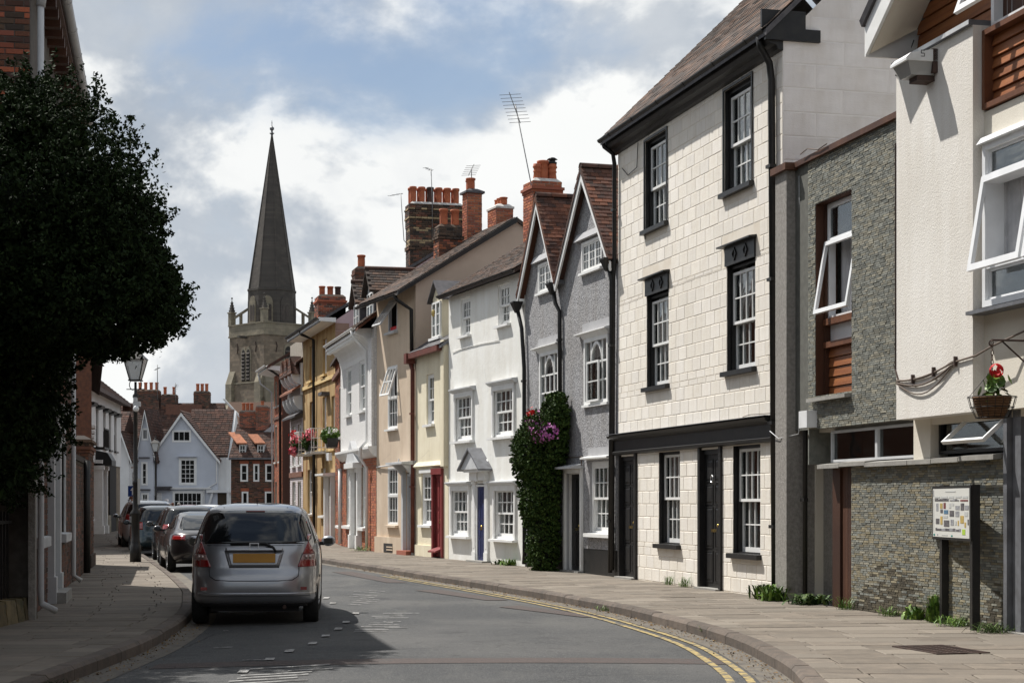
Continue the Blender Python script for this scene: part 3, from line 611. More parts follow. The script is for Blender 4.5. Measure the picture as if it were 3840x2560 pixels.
def pavement(name, kline, bline, side, d0, d1, near):
    """stone flags laid in courses across the footway, on a bed, edged by kerb stones"""
    mb = MB(); d = 0.; st = 1.
    while d < kline.len-st:                                       # bed
        q = []
        for dd in (d, d+st):
            p = kline.at(dd); t = kline.tan(dd); n = Vector((-t.y, t.x))*side; h = bline.hit(p, n) or 2.2; h = min(h, 4.6)+.15; q.append((p+n*.05, p+n*h))
        mb.quad(*[(v.x, v.y, .093) for v in (q[0][0], q[0][1], q[1][1], q[1][0])][::(1 if side < 0 else -1)])
        d += st
    bed = tag(mb.build(name, 'paving_bed'), kind='structure')
    r = random.Random(5); d = d0; slabs = []; kerbs = []
    while d < d1:
        w_ = r.choice((.42, .46, .5)) if d < 45 else .7
        p0, p1 = kline.at(d), kline.at(d+w_); t0, t1 = kline.tan(d), kline.tan(d+w_); n0, n1 = Vector((-t0.y, t0.x))*side, Vector((-t1.y, t1.x))*side
        h0, h1 = min(bline.hit(p0, n0) or 2.2, 4.6)+.03, min(bline.hit(p1, n1) or 2.2, 4.6)+.03
        s_ = .16; first = True
        while s_ < min(h0, h1)-.1:
            ln = r.uniform(.5, .95)*(.5 if first else 1); first = False; e = s_+ln
            if e > min(h0, h1)-.3: e = None
            g = .007; z = .12+r.uniform(-.003, .003); zb = .094; tl = [r.uniform(-.002, .002) for _ in range(4)]
            a0, b0 = s_+g, (e if e else h0)-g; a1, b1 = s_+g, (e if e else h1)-g
            u = (p1-p0).normalized()*g
            c = [p0+n0*a0+u, p0+n0*b0+u, p1+n1*b1-u, p1+n1*a1-u]
            slabs.append((sum(c, Vector((0, 0)))/4, [(v.x, v.y, z+k) for v, k in zip(c, tl)], zb))
            if e is None: break
            s_ = e
        d += w_
    def slab(mb, c, zb):
        if side < 0: c = c[::-1]
        c = c[::-1]
        ctr = Vector(c[0])*.25+Vector(c[1])*.25+Vector(c[2])*.25+Vector(c[3])*.25; ins = [tuple(Vector(v)+(ctr-Vector(v)).normalized()*.012) for v in c]
        low = [(v[0], v[1], v[2]-.006) for v in c]; bt = [(v[0], v[1], zb) for v in c]
        mb.add(ins+low+bt, [(0, 1, 2, 3)]+[(4+i, 4+(i+1) % 4, (i+1) % 4, i) for i in range(4)]+[(8+i, 8+(i+1) % 4, 4+(i+1) % 4, 4+i) for i in range(4)])
    slabs.sort(key=lambda q: near(q[0]))
    for _, c, zb in slabs[:300]:
        m_ = MB(); slab(m_, c, zb); m_.build('paving_slab', 'paving', bed)
    m_ = MB()
    for _, c, zb in slabs[300:]: slab(m_, c, zb)
    if m_.v: tag(m_.build('paving_slab_field', 'paving', bed), kind='stuff')
    d = d0
    while d < d1:                                               # kerb stones
        ln = r.uniform(.75, 1.05); e = d+ln; pts = []
        for i in range(4):
            dd = d+.006+(ln-.012)*i/3; p = kline.at(dd); t = kline.tan(dd); n = Vector((-t.y, t.x))*side; pts.append((p, n))
        mb = MB(); dz = r.uniform(-.004, .004)
        prof = [(-.0, -.06), (.0, .085+dz), (.03, .118+dz), (.155, .122+dz), (.155, -.06)]
        vs = [((p+n*o).x, (p+n*o).y, z) for p, n in pts for o, z in prof]; k = len(prof)
        fs = [(i*k+j, i*k+(j+1) % k, (i+1)*k+(j+1) % k, (i+1)*k+j) for i in range(3) for j in range(k)]+[tuple(range(k))[::-1], tuple(range(3*k, 4*k))]
        if side > 0: fs = [f[::-1] for f in fs]
        mb.add(vs, fs); mb.build('kerb_stone', 'kerb', bed); d = e
    return bed
pav_r = pavement('pavement_right', kr, br, -1, 7, 92, lambda p: 0 if p.x < p.y*.31 and p.y > 13.0 and p.y < 1e9 and False else (p.y if p.x < p.y*.31 and p.y > 13.2 else 900+p.y))
pav_l = pavement('pavement_left', kl, bl, 1, 8, 92, lambda p: (p.y if p.x > -p.y*.31 and p.y > 13.2 else 900+p.y))
# ------------------------------------------------------------------ right-hand terrace, nearest first
P = {0: (5.50, 19.4), 1: (4.04, 25.88), 2: (2.05, 33.65), 3: (.305, 39.4), 4: (-1.63, 44.7), 5: (-2.63, 47.7), 6: (-3.97, 51.07), 7: (-5.62, 57.8), 8: (-6.33, 62.4), 9: (-8.4, 70.0), 10: (-9.4, 73.8), 11: (-10.84, 79.4)}
TER = 'terraced houses on the sunlit side'
# ============ cream block-marked house
h = House('block_house', P[2], P[1], 'tall cream house with block-marked walls, black-framed sash windows and two black doors', TER); cream = h
for q in ((1.66, 2.86, 6.55, 8.18), (5.64, 6.82, 6.55, 8.2), (1.73, 2.92, 3.66, 5.34), (5.73, 6.92, 3.66, 5.36), (.12, 1.16, -.3, 2.44), (2.4, 3.5, .82, 2.46), (4.5, 5.52, -.3, 2.44), (6.0, 7.12, .75, 2.46)): h.hole(*q)
h.shell('cream_joint', 0, 7.98, 8.45, 7, 3.5, 11.95, side='cream_side', revm='black_paint', rev=.09)
hs = h.holes+[(-.2, 7.74, 2.47, 2.86)]
it = block_items(0, 7.98, .13, 2.47, .42, .234, hs, .006, -.0045, .03, jit=.0015, lenj=.06)+block_items(0, 7.98, 2.86, 8.45, .42, .2325, hs+[(1.5, 3.05, 5.34, 5.66), (5.5, 7.1, 5.36, 5.68)], .006, -.0045, .03, jit=.0015, lenj=.06)
pieces(h.root, 'wall_block', it, 'cream_block', 300, lambda q: -q[0].translation.x)
# marked courses on the side wall
it = block_items(0, 3.5, 4.5, 11.9, 1.15, .36, (), .008, -.006, .02, face=Matrix.Translation((7.98, 0, 0)) @ Matrix.Rotation(PI/2, 4, 'Z'), jit=.001, lenj=.1, clipz=lambda x: 8.35+x)
pieces(h.root, 'side_block', it, 'cream_side', 120)
for i, (a, b, c, d) in enumerate(h.holes):
    if c < 0: continue
    up = c > 3
    win = sash_window(h, a, b, c, d, 4, 2, 2, .085, 'black_paint', 'white_paint', .05, curt='curtain', seed=i, full=i in (0, 1, 2, 5), drop=.06 if up else 0., mid=.46 if up else .5)
    sill(h, a-.1, b+.06, c, -.09, .1, .075, 'black_paint', win)
    MB().ring(a-.05, b+.03, c-.0, d+.05, -.03, -.013, .045, .0001).build('architrave', 'black_paint', win) if i < 2 else None
    if i in (2, 3):                                               # first-floor hoods with lozenge panels
        hd = MB().box(a-.04, b+.02, -.03, .08, d, d+.31).build('hood_panel', 'black_paint', win)
        MB().prism([(-.13, d+.30), (.05, d+.30), (.05, d+.35), (-.13, d+.325)], 'x', a-.16, b+.06).build('hood', 'black_paint', win)
        for e in (.33, .72):
            x = a+(b-a)*e; mb = MB(); z = d+.155
            pts = [(x-.09, z), (x, z-.11), (x+.09, z), (x, z+.11)]; q = [(x-.065, z), (x, z-.08), (x+.065, z), (x, z+.08)]
            for k in range(4): mb.hexa([(pts[k][0], -.05, pts[k][1]), (pts[(k+1) % 4][0], -.05, pts[(k+1) % 4][1]), (pts[(k+1) % 4][0], -.03, pts[(k+1) % 4][1]), (pts[k][0], -.03, pts[k][1]), (q[k][0], -.05, q[k][1]), (q[(k+1) % 4][0], -.05, q[(k+1) % 4][1]), (q[(k+1) % 4][0], -.03, q[(k+1) % 4][1]), (q[k][0], -.03, q[k][1])])
            mb.build('lozenge', 'black_paint', hd)
for a, b in ((.12, 1.16), (4.5, 5.52)):
    panel_door(h, a, b, .14, 2.44, .06, 'black_paint', 2, (.0, .27, .62, .8, 1.), fw=.08)
    for x in (a-.02, b-.08): h.box('door_pilaster', 'black_paint', x, x+.1, -.045, .03, .13, 2.47)
    h.box('door_step', 'concrete_sill', a, b, -.12, .06, .1, .15)
kn = MB(); kn.tube([(5.05+.05*math.cos(t), -.0+.0, 1.95+.06*math.sin(t)) for t in np.linspace(0, 2*PI, 12)], .012, 6); kn.build('door_knocker', 'steel', h.root)
mb = MB(); mb.prism([(-.03, 2.475), (-.09, 2.49), (-.10, 2.53), (-.055, 2.55), (-.055, 2.74), (-.10, 2.76), (-.17, 2.80), (-.19, 2.84), (.0, 2.87), (0, 2.475)], 'x', -.17, 7.72)
mb.build('shop_fascia', 'black_paint', h.root); h.box('lead_flashing', 'lead', -.18, 7.73, -.2, .0, 2.862, 2.872)
# eaves, roof, gable corbels
mb = MB(); mb.prism([(0, 8.28), (-.08, 8.30), (-.11, 8.36), (-.21, 8.38), (-.24, 8.44), (-.24, 8.56), (.0, 8.62)], 'x', -.12, 8.0); mb.build('eaves_cornice', 'black_paint', h.root)
gutter(h, -.2, 8.02, -.30, 8.58, .065)
rf = h.roof('slate', -.12, 8.12, -.32, 8.56, 3.5, 12.3, None, .1)
sl = Vector((0, 3.82, 3.74)); tile_slope(rf, 'tile_brown', (-.12, -.32, 8.57), (1, 0, 0), sl.normalized(), 8.24, sl.length, .24, .155, 300)
MB().box(7.99, 8.05, -.30, .58, 8.42, 8.6).box(7.99, 8.05, -.36, .34, 8.6, 8.86).build('verge_corbel', 'black_paint', h.root)
MB().box(7.6, 8.2, 3.2, 3.9, 11.9, 12.9).build('chimney', 'brick_orange', h.root)
drain(h, [(7.75, -.29, 8.55), (7.75, -.26, 8.38), (7.72, -.1, 8.15), (7.72, -.07, 7.9), (7.86, -.07, .2)], .055, clips=[(7.735, -.07, 6.6), (7.775, -.07, 4.9), (7.80, -.07, 2.75), (7.85, -.07, 1.2)])
drain(h, [(-.05, -.30, 8.52), (-.03, -.27, 8.42), (.05, -.12, 8.28), (.02, -.08, 8.1), (.02, -.08, 6.25), (-.08, -.07, 6.0), (-.15, -.07, .25)], .042, clips=[(.02, -.08, 7.2)])
drain(h, [(1.3, -.03, 8.25), (1.25, -.035, 7.8), (.7, -.03, 7.75), (.35, -.03, 7.95)], .008, name='cable')
drain(h, [(7.78, -.05, 2.9), (7.2, -.21, 2.9), (6.9, -.2, 2.88)], .006, 'cable', name='cable')
drain(h, [(1.6, -.02, 7.9), (1.62, -.02, 6.9), (1.68, -.02, 6.4)], .008, name='cable')
# daffodil sticker flowers in the ground-floor window
for x, m_ in ((3.22, 'print_ochre'), (3.36, 'petal_red')):
    mb = MB(); mb.tube([(x, .2, .95), (x-.02, .2, 1.3)], .008, 5); o = mb.build('window_flower', 'leaf_bright', h.root)
    for k in range(5): MB().sphere((x-.02+.03*math.cos(k*1.25), .2, 1.3+.04*math.sin(k*1.25)), (.025, .01, .03), 6, 4).build('petal', m_, o)

# ============ grey pebbledashed twin-gabled house
h = House('gabled_house', P[3], P[2], 'grey pebbledashed house with two steep tiled gables and arched white windows', TER); grey = h
H5 = [(.98, 1.94, 6.14, 6.8), (3.9, 5.12, 6.22, 6.86), (1.08, 2.42, 3.46, 4.84), (4.06, 5.48, 3.52, 4.88), (2.9, 3.86, -.3, 2.24), (4.36, 5.62, .94, 2.38)]
mb = MB(); zs = sorted({-.3, .63, 6.25} | {q[k] for q in H5 for k in (2, 3)})
A1, A2, VL = (1.33, 8.08), (4.33, 8.16), 2.62
def grey_top(x): return min(8.2, 6.2+(A1[1]-6.2)*(1-abs(x-A1[0])/1.37) if x < VL else 6.2+(A2[1]-6.2)*(1-abs(x-A2[0])/1.70))
zs = [z for z in zs if z < 6.14]+[6.14]
for za, zb in zip(zs, zs[1:]):
    for a, b in rows_minus(0, 6.0, za, zb, H5):
        mb.cur = 3 if (zb <= .63) else 0
        mb.quad((a, 0, za), (b, 0, za), (b, 0, zb), (a, 0, zb))
mb.cur = 0                                                        # gables above, in vertical strips round the casements
xs = sorted({0, 6.0, A1[0], A2[0], VL} | {q[k] for q in H5[:2] for k in (0, 1)})
for a, b in zip(xs, xs[1:]):
    hole = next((q for q in H5[:2] if q[0] <= (a+b)/2 <= q[1]), None); ta, tb_ = max(6.14, grey_top(a+1e-4)), max(6.14, grey_top(b-1e-4))
    if hole:
        mb.quad((a, 0, hole[3]), (b, 0, hole[3]), (b, 0, tb_), (a, 0, ta))
        if hole[2] > 6.15: mb.quad((a, 0, 6.14), (b, 0, 6.14), (b, 0, hole[2]), (a, 0, hole[2]))
    else: mb.quad((a, 0, 6.14), (b, 0, 6.14), (b, 0, tb_), (a, 0, ta))
mb.cur = 2
for a, b, c, d in H5:
    r = .09
    mb.quad((a, 0, c), (a, 0, d), (a, r, d), (a, r, c)); mb.quad((b, 0, c), (b, r, c), (b, r, d), (b, 0, d)); mb.quad((a, 0, d), (b, 0, d), (b, r, d), (a, r, d)); mb.quad((a, 0, c), (a, r, c), (b, r, c), (b, 0, c))
mb.cur = 1
for x in (0, 6.0): mb.quad((x, 0, -.3), (x, 6, -.3), (x, 6, 6.2), (x, 0, 6.2))
mb.quad((6, 6, -.3), (0, 6, -.3), (0, 6, 6.2), (6, 6, 6.2))
mb.build('wall', ['pebbledash', 'grey_render', 'grey_render', 'black_paint'], h.root)
def gable_roof(h, x0, xa, x1, ez, az, y0, y1, m, limit, barge='white_paint', tw=.17, ga=.108):
    mb = MB(); t = .07; mb.add([(x0, y0, ez), (xa, y0, az), (x1, y0, ez), (x1, y0, ez-t), (xa, y0, az-t*1.7), (x0, y0, ez-t), (x0, y1, ez), (xa, y1, az), (x1, y1, ez), (x1, y1, ez-t), (xa, y1, az-t*1.7), (x0, y1, ez-t)],
        [(0, 1, 4, 5), (1, 2, 3, 4), (6, 7, 1, 0), (7, 8, 2, 1), (11, 10, 7, 6), (10, 9, 8, 7), (5, 4, 10, 11), (4, 3, 9, 10)])
    rf = mb.build('roof', 'tile_clay', h.root)
    ls = Vector((xa-x1, 0, az-ez)); tile_slope(rf, m, (x1, y0, ez+.01), (0, 1, 0), ls.normalized(), y1-y0, ls.length, tw, ga, limit, un=(az-ez, 0, x1-xa) if False else Vector((az-ez, 0, x1-xa)).normalized())
    ls = Vector((xa-x0, 0, az-ez)); tile_slope(rf, m, (x0, y1, ez+.01), (0, -1, 0), ls.normalized(), y1-y0, ls.length, tw, ga, 0, un=Vector((-(az-ez), 0, xa-x0)).normalized())
    y = y0
    while y < y1:                                               # half-round ridge tiles
        e = min(y+.36, y1); r = MB(); n = 8
        r.add([(xa+.10*math.cos(PI*k/n), yy, az-.03+.10*math.sin(PI*k/n)) for yy in (y+.004, e-.004) for k in range(n+1)], [(k, k+1, n+2+k, n+1+k) for k in range(n)]+[tuple(range(n+1))])
        r.build('ridge_tile', 'terracotta' if False else 'tile_clay', rf, True); y = e
    for sx in (x0, x1):                                           # bargeboards
        s_ = 1 if sx < xa else -1; mb = MB(); wv = .17
        mb.hexa([(sx, y0+.02, ez-.05), (xa, y0+.02, az-.05), (xa, y0+.02, az-.05-wv*1.5), (sx, y0+.02, ez-.05-wv), (sx, y0+.06, ez-.05), (xa, y0+.06, az-.05), (xa, y0+.06, az-.05-wv*1.5), (sx, y0+.06, ez-.05-wv)])
        mb.build('bargeboard', barge, rf)
    return rf
gable_roof(h, -.1, A1[0], VL, 6.25, 8.28, -.2, 5.5, 'tile_clay', 140)
gable_roof(h, VL+.02, A2[0], 6.0, 6.25, 8.36, -.2, 5.5, 'tile_clay', 160)
for (a, b, c, d), lab in zip(H5[:2], 'ab'):                       # leaded casements
    win = MB().ring(a, b, c, d, -.02, .09, .05, .06).build('window', 'white_paint', h.root)
    n = 2 if lab == 'a' else 3; w_ = (b-a-.1)/n
    for i in range(n): light_grid(win, 'casement', 'white_paint', 'glass', a+.05+w_*i, a+.05+w_*(i+1), c+.06, d-.05, .0, fr_(2), fr_(3), .035, .011, .03)
    backing(win, a+.04, b-.04, c+.03, d-.03, .06, 'curtain', 3); sill(h, a-.05, b+.05, c+.02, -.08, .05, .05, 'white_paint', win)
    MB().prism([(-.10, d+.05), (.0, d+.05), (.0, d+.2), (-.03, d+.2)], 'x', a-.28, b+.06).build('lintel', 'grey_render', win)
def arch_window(h, a, b, c, d, seed, openl=False):
    win = MB().ring(a, b, c, d, -.025, .1, .07, .09, .08).build('window', 'white_paint', h.root); mb = MB()
    A, B, C, D = a+.07, b-.07, c+.09, d-.08; x1, x2 = A+(B-A)*.24, A+(B-A)*.76; y0, y1 = .0, .04
    for x in (x1, x2): mb.box(x-.022, x+.022, y0, y1, C, D)
    for z in (C+(D-C)*.33, C+(D-C)*.645): mb.box(A, B, y0+.003, y1-.003, z-.018, z+.018)
    cx, rx, sp_, pk = (x1+x2)/2, (x2-x1)/2-.02, C+(D-C)*.64, D-.04           # gothic head in the middle light
    pr = None
    for k in range(17):
        t = -1+2*k/16; zc = sp_+(pk-sp_)*math.sqrt(max(0, 1-abs(t)**1.9)); q = (cx+rx*t, zc)
        if pr: mb.hexa([(pr[0], y0-.01, pr[1]-.03), (q[0], y0-.01, q[1]-.03), (q[0], y1, q[1]-.03), (pr[0], y1, pr[1]-.03), (pr[0], y0-.01, pr[1]+.035), (q[0], y0-.01, q[1]+.035), (q[0], y1, q[1]+.035), (pr[0], y1, pr[1]+.035)])
        pr = q
    mb.box(cx-.014, cx+.014, y0+.005, y1-.005, C, sp_); mb.box(cx-.014, cx+.014, y0+.005, y1-.005, pk, D); mb.build('sash', 'white_paint', win)
    for xa, xb in ((A, x1), (x1, cx), (cx, x2), (x2, B)):
        for za, zb in zip([C, C+(D-C)*.33, C+(D-C)*.645], [C+(D-C)*.33, C+(D-C)*.645, D]):
            p = ob('pane', unit_pane('glass'), win); p.matrix_local = frame_m((xa+.01, .018, za), (xb-xa-.02, 0, 0), (0, 1, 0), (0, 0, zb-za))
    if openl:
        light_grid(win, 'casement', 'white_paint', 'glass', x1-.02, x2+.02, C-.03, sp_+.02, -.09, [0, 1], fr_(2), .04, .02, .03)
    backing(win, A-.02, B+.02, C-.02, D+.02, .09, 'curtain_dark', seed, full=True); sill(h, a-.04, b+.04, c+.02, -.06, .09, .05, 'white_paint', win)
    MB().prism([(-.13, d+.10), (.0, d+.08), (.0, d+.16), (-.13, d+.12)], 'x', a-.32, b+.1).build('hood', 'white_paint', win)
    MB().prism([(-.03, d+.0), (.0, d+.0), (.0, d+.1), (-.1, d+.1)], 'x', a-.06, b+.06).build('hood_moulding', 'white_paint', win)
    h.box('render_panel', 'grey_render', a-.12, b+.12, -.012, .0, d+.14, d+.32, parent=win)
arch_window(h, *H5[2], 1); arch_window(h, *H5[3], 2, True)
win = sash_window(h, *H5[5], 4, 2, 2, .06, fw=.09, curt='curtain', seed=5, full=True); sill(h, 4.24, 5.72, .94, -.1, .06, .07, 'white_paint', win)
MB().prism([(-.14, 2.44), (0, 2.42), (0, 2.5), (-.14, 2.47)], 'x', 4.15, 5.72).build('hood', 'white_paint', win); h.box('render_panel', 'grey_render', 4.3, 5.7, -.012, 0, 2.5, 2.66, parent=win)
panel_door(h, 2.92, 3.86, .14, 2.24, .08, 'black_paint', 2, (.0, .4, .62, 1.), fm='white_paint', fw=.09)
MB().prism([(-.28, 2.26), (0, 2.26), (0, 2.36), (-.28, 2.3)], 'x', 2.75, 4.0).build('door_hood', 'grey_trim', h.root)
MB().ring(2.80, 3.97, .13, 2.27, -.05, .0, .1, .0001).build('door_case', 'white_paint', h.root); h.box('door_step', 'concrete_sill', 2.8, 3.97, -.12, .08, .1, .155)
def hopper(h, x, y, z, m='black_metal', s_=1.):
    mb = MB(); mb.hexa([(x-.04*s_, y-.04*s_, z-.22*s_), (x+.04*s_, y-.04*s_, z-.22*s_), (x+.04*s_, y+.04*s_, z-.22*s_), (x-.04*s_, y+.04*s_, z-.22*s_), (x-.13*s_, y-.12*s_, z), (x+.13*s_, y-.12*s_, z), (x+.13*s_, y+.1*s_, z), (x-.13*s_, y+.1*s_, z)])
    mb.box(x-.14*s_, x+.14*s_, y-.13*s_, y+.11*s_, z, z+.03); return mb.build('hopper', m, h.root)
hopper(h, 2.40, -.14, 6.2); drain(h, [(2.42, -.12, 6.0), (2.45, -.1, 5.8), (2.62, -.06, 5.6), (2.66, -.06, 3.0)], .045, clips=[(2.64, -.06, 5.0)])
MB().box(2.3, 2.75, -.16, 5, 6.18, 6.26).build('valley_gutter', 'lead', h.root)
hopper(h, 5.86, -.16, 6.26); drain(h, [(5.9, -.14, 6.05), (5.92, -.1, 5.85), (5.86, -.08, 4.0), (5.78, -.08, .2)], .045, clips=[(5.88, -.08, 4.6), (5.8, -.08, 1.2)])
hopper(h, -.14, -.16, 6.08); drain(h, [(-.13, -.14, 5.9), (.0, -.09, 5.5), (.12, -.07, 4.6), (.14, -.07, .4), (.1, -.07, .18)], .045, clips=[(.13, -.07, 4.3)])
drain(h, [(5.72, -.03, 4.9), (5.66, -.03, 3.9), (5.7, -.03, 3.3), (5.6, -.03, 2.9), (5.72, -.03, 2.5)], .007, name='cable')
drain(h, [(4.0, -.05, 2.32), (3.97, -.04, 2.5), (3.2, -.03, 2.5), (2.9, -.03, 2.5)], .012, 'cable', name='cable')

# ============ white house with blue door
def bracketless(*a): pass
h = House('white_house', P[4], P[3], 'white rendered house with a navy blue door under a small pediment', TER); white = h
WH = [(.98, 1.74, 5.72, 6.66), (3.78, 4.60, 5.72, 6.68), (.56, 2.02, 3.1, 4.32), (3.44, 4.98, 3.1, 4.32), (.24, 1.74, .72, 1.98), (3.52, 5.06, .7, 1.96), (2.28, 2.92, -.3, 2.02)]
for q in WH: h.hole(*q)
h.shell('white_render', 0.02, 5.60, 6.82, 5.6, 2.8, 8.62, rev=.1)
for i, (a, b, c, d) in enumerate(WH[:6]):
    if i < 2: win = sash_window(h, a, b, c, d, 3, 2, 2, .05, fw=.06, curt='curtain', seed=i+10, full=True)
    else: win = sash_window(h, a, b, c, d, 4, 2, 2, .03, fw=.11, curt='curtain_dark' if i % 2 else 'curtain', seed=i+10, full=True, bar=.024)
    sill(h, a-.07, b+.07, c, -.14 if i > 1 else -.1, .04, .055, 'white_paint', win)
    if i > 1:
        MB().ring(a-.0, b+.0, c, d, -.05, -.005, .085, .0001, .12).build('architrave', 'white_paint', win)
        MB().prism([(-.05, d+.0), (-.15, d+.07), (-.15, d+.10), (0, d+.12), (0, d)], 'x', a-.14, b+.14).build('cornice', 'grey_trim', win)
panel_door(h, 2.28, 2.92, .14, 2.0, .0, 'door_blue', 2, (0., .28, .55, .8, 1.), fm='white_paint', fw=.05)
for x in (2.02, 2.92): MB().box(x, x+.22, -.045, .0, .13, 2.1).box(x-.02, x+.24, -.06, .0, .13, .36).box(x-.02, x+.24, -.07, .0, 2.02, 2.1).box(x+.05, x+.17, -.052, -.045, .45, 1.95).build('door_pilaster', 'white_paint', h.root)
MB().box(2.0, 3.16, -.12, 0, 2.1, 2.3).box(1.92, 3.24, -.24, 0, 2.3, 2.37).box(2.5, 2.66, -.16, 0, 2.08, 2.3).build('entablature', 'white_paint', h.root)
MB().prism([(1.86, 2.37), (3.30, 2.37), (2.58, 2.84)], 'y', -.30, 0).build('pediment', 'grey_trim', h.root)
for s_ in (-1, 1): MB().hexa([(2.58, -.36, 2.84), (2.58+s_*.80, -.36, 2.33), (2.58+s_*.80, 0, 2.33), (2.58, 0, 2.84), (2.58, -.36, 2.89), (2.58+s_*.82, -.36, 2.37), (2.58+s_*.82, 0, 2.37), (2.58, 0, 2.89)]).build('pediment_slope', 'lead', h.root)
h.box('door_step', 'concrete_sill', 2.0, 3.2, -.2, .06, .1, .16)
gutter(h, -.15, 5.55, -.24, 6.86, .06)
rf = h.roof('tile_brown', -.05, 5.62, -.26, 6.84, 2.8, 8.75, None, .09); sl = Vector((0, 3.06, 1.91)); tile_slope(rf, 'tile_brown', (-.05, -.26, 6.85), (1, 0, 0), sl.normalized(), 5.67, sl.length, .17, .115, 300, pick=lambda q: -q[0].translation.x-q[0].translation.y*.2)
rf.data.materials[0] = MATS['tile_brown']
drain(h, [(.35, -.02, 5.4), (.9, -.012, 5.41), (2.6, -.015, 5.42), (3.9, -.015, 5.38)], .008, 'white_paint', name='cable')
drain(h, [(3.05, -.02, 2.6), (3.2, -.03, 2.45), (3.14, -.03, 2.2), (3.2, -.03, 1.9)], .012, 'white_paint', name='cable')

# ============ narrow yellow house with red door
h = House('yellow_house', P[5], P[4], 'narrow pale yellow house with a dark red door and slated attic dormer', TER); yel = h
YH = [(1.06, 1.80, 3.64, 4.98), (.56, 1.68, .96, 2.36), (1.8, 2.66, -.3, 2.44)]
for q in YH: h.hole(*q)
h.shell('yellow_render', 0, 3.14, 5.62, 5, rev=.08)
MB().box(2.82, 3.12, -.12, 0, 2.5, 5.75).build('pier', 'yellow_render', h.root)
MB().prism([(-.10, 2.54), (0, 2.48), (0, 2.66), (-.02, 2.66)], 'x', 0, 2.9).build('jetty_moulding', 'yellow_render', h.root)
h.box('plinth', 'yellow_render', 0, 1.7, -.05, 0, .0, .42)
win = sash_window(h, *YH[0], 2, 2, 2, .06, fw=.05, seed=21, curt='curtain_dark'); sill(h, .98, 1.86, 3.64, -.1, .05, .06, 'white_paint', win)
win = sash_window(h, *YH[1], 3, 2, 2, .05, fw=.07, seed=22); sill(h, .48, 1.74, .96, -.1, .05, .06, 'white_paint', win); MB().box(.5, 1.74, -.06, 0, 2.36, 2.45).build('lintel', 'white_paint', win)
panel_door(h, 1.8, 2.66, .14, 2.3, .05, 'door_red', 2, (0., .3, .6, 1.), fm='door_red', fw=.09)
MB().box(1.74, 2.72, -.08, 0, 2.3, 2.46).box(1.74, 1.86, -.06, 0, .13, 2.3).box(2.6, 2.72, -.06, 0, .13, 2.3).build('door_case', 'door_red', h.root)
MB().prism([(-.2, .26), (.05, .34), (.05, .40), (-.2, .30)], 'x', 1.9, 2.6).build('boot_board', 'door_red', h.root)
MB().box(-.12, 2.95, -.26, -.12, 5.48, 5.62).build('gutter', 'brown_paint', h.root)
drain(h, [(-.06, -.18, 5.48), (-.06, -.08, 5.2), (-.06, -.08, .2)], .06, 'brown_paint', clips=[(-.06, -.08, 4.0), (-.06, -.08, 2.0)])
MB().box(-.18, .08, -.3, -.06, 5.36, 5.64).build('hopper', 'brown_paint', h.root)
rf = h.roof('lead', 0, 3.16, -.2, 5.62, 2.5, 7.3, None, .08); sl = Vector((0, 2.7, 1.68)); tile_slope(rf, 'slate', (0, -.2, 5.63), (1, 0, 0), sl.normalized(), 3.16, sl.length, .24, .17, 100)
# attic dormer
dm = MB(); x0, x1, y0 = 1.05, 1.95, .18; dm.prism([(x0, 5.8), (x1, 5.8), (x1, 7.0), ((x0+x1)/2, 7.42), (x0, 7.0)], 'y', y0, 2.4); dm = dm.build('dormer', 'yellow_render', h.root)
light_grid(dm, 'casement', 'white_paint', 'glass', x0+.06, (x0+x1)/2, 5.95, 6.9, y0-.05, [0, 1], fr_(3), .05, .02, .05); light_grid(dm, 'casement', 'white_paint', 'glass', (x0+x1)/2, x1-.06, 5.95, 6.9, y0-.05, [0, 1], fr_(3), .05, .02, .05)
MB().box(x0-.04, x1+.04, y0-.12, y0, 5.88, 5.95).build('sill', 'white_paint', dm)
for s_ in (-1, 1):
    xc = (x0+x1)/2; xe = xc+s_*.62; mb = MB(); mb.hexa([(xc, y0-.12, 7.42), (xe, y0-.12, 6.90), (xe, 2.4, 6.90), (xc, 2.4, 7.42), (xc, y0-.12, 7.48), (xe, y0-.12, 6.95), (xe, 2.4, 6.95), (xc, 2.4, 7.48)]); mb.build('dormer_roof', 'slate', dm)
MB().sphere((x0+.25, y0-.06, 6.62), (.07, .05, .1), 8, 6).build('alarm_bell_box', 'print_ochre', dm)

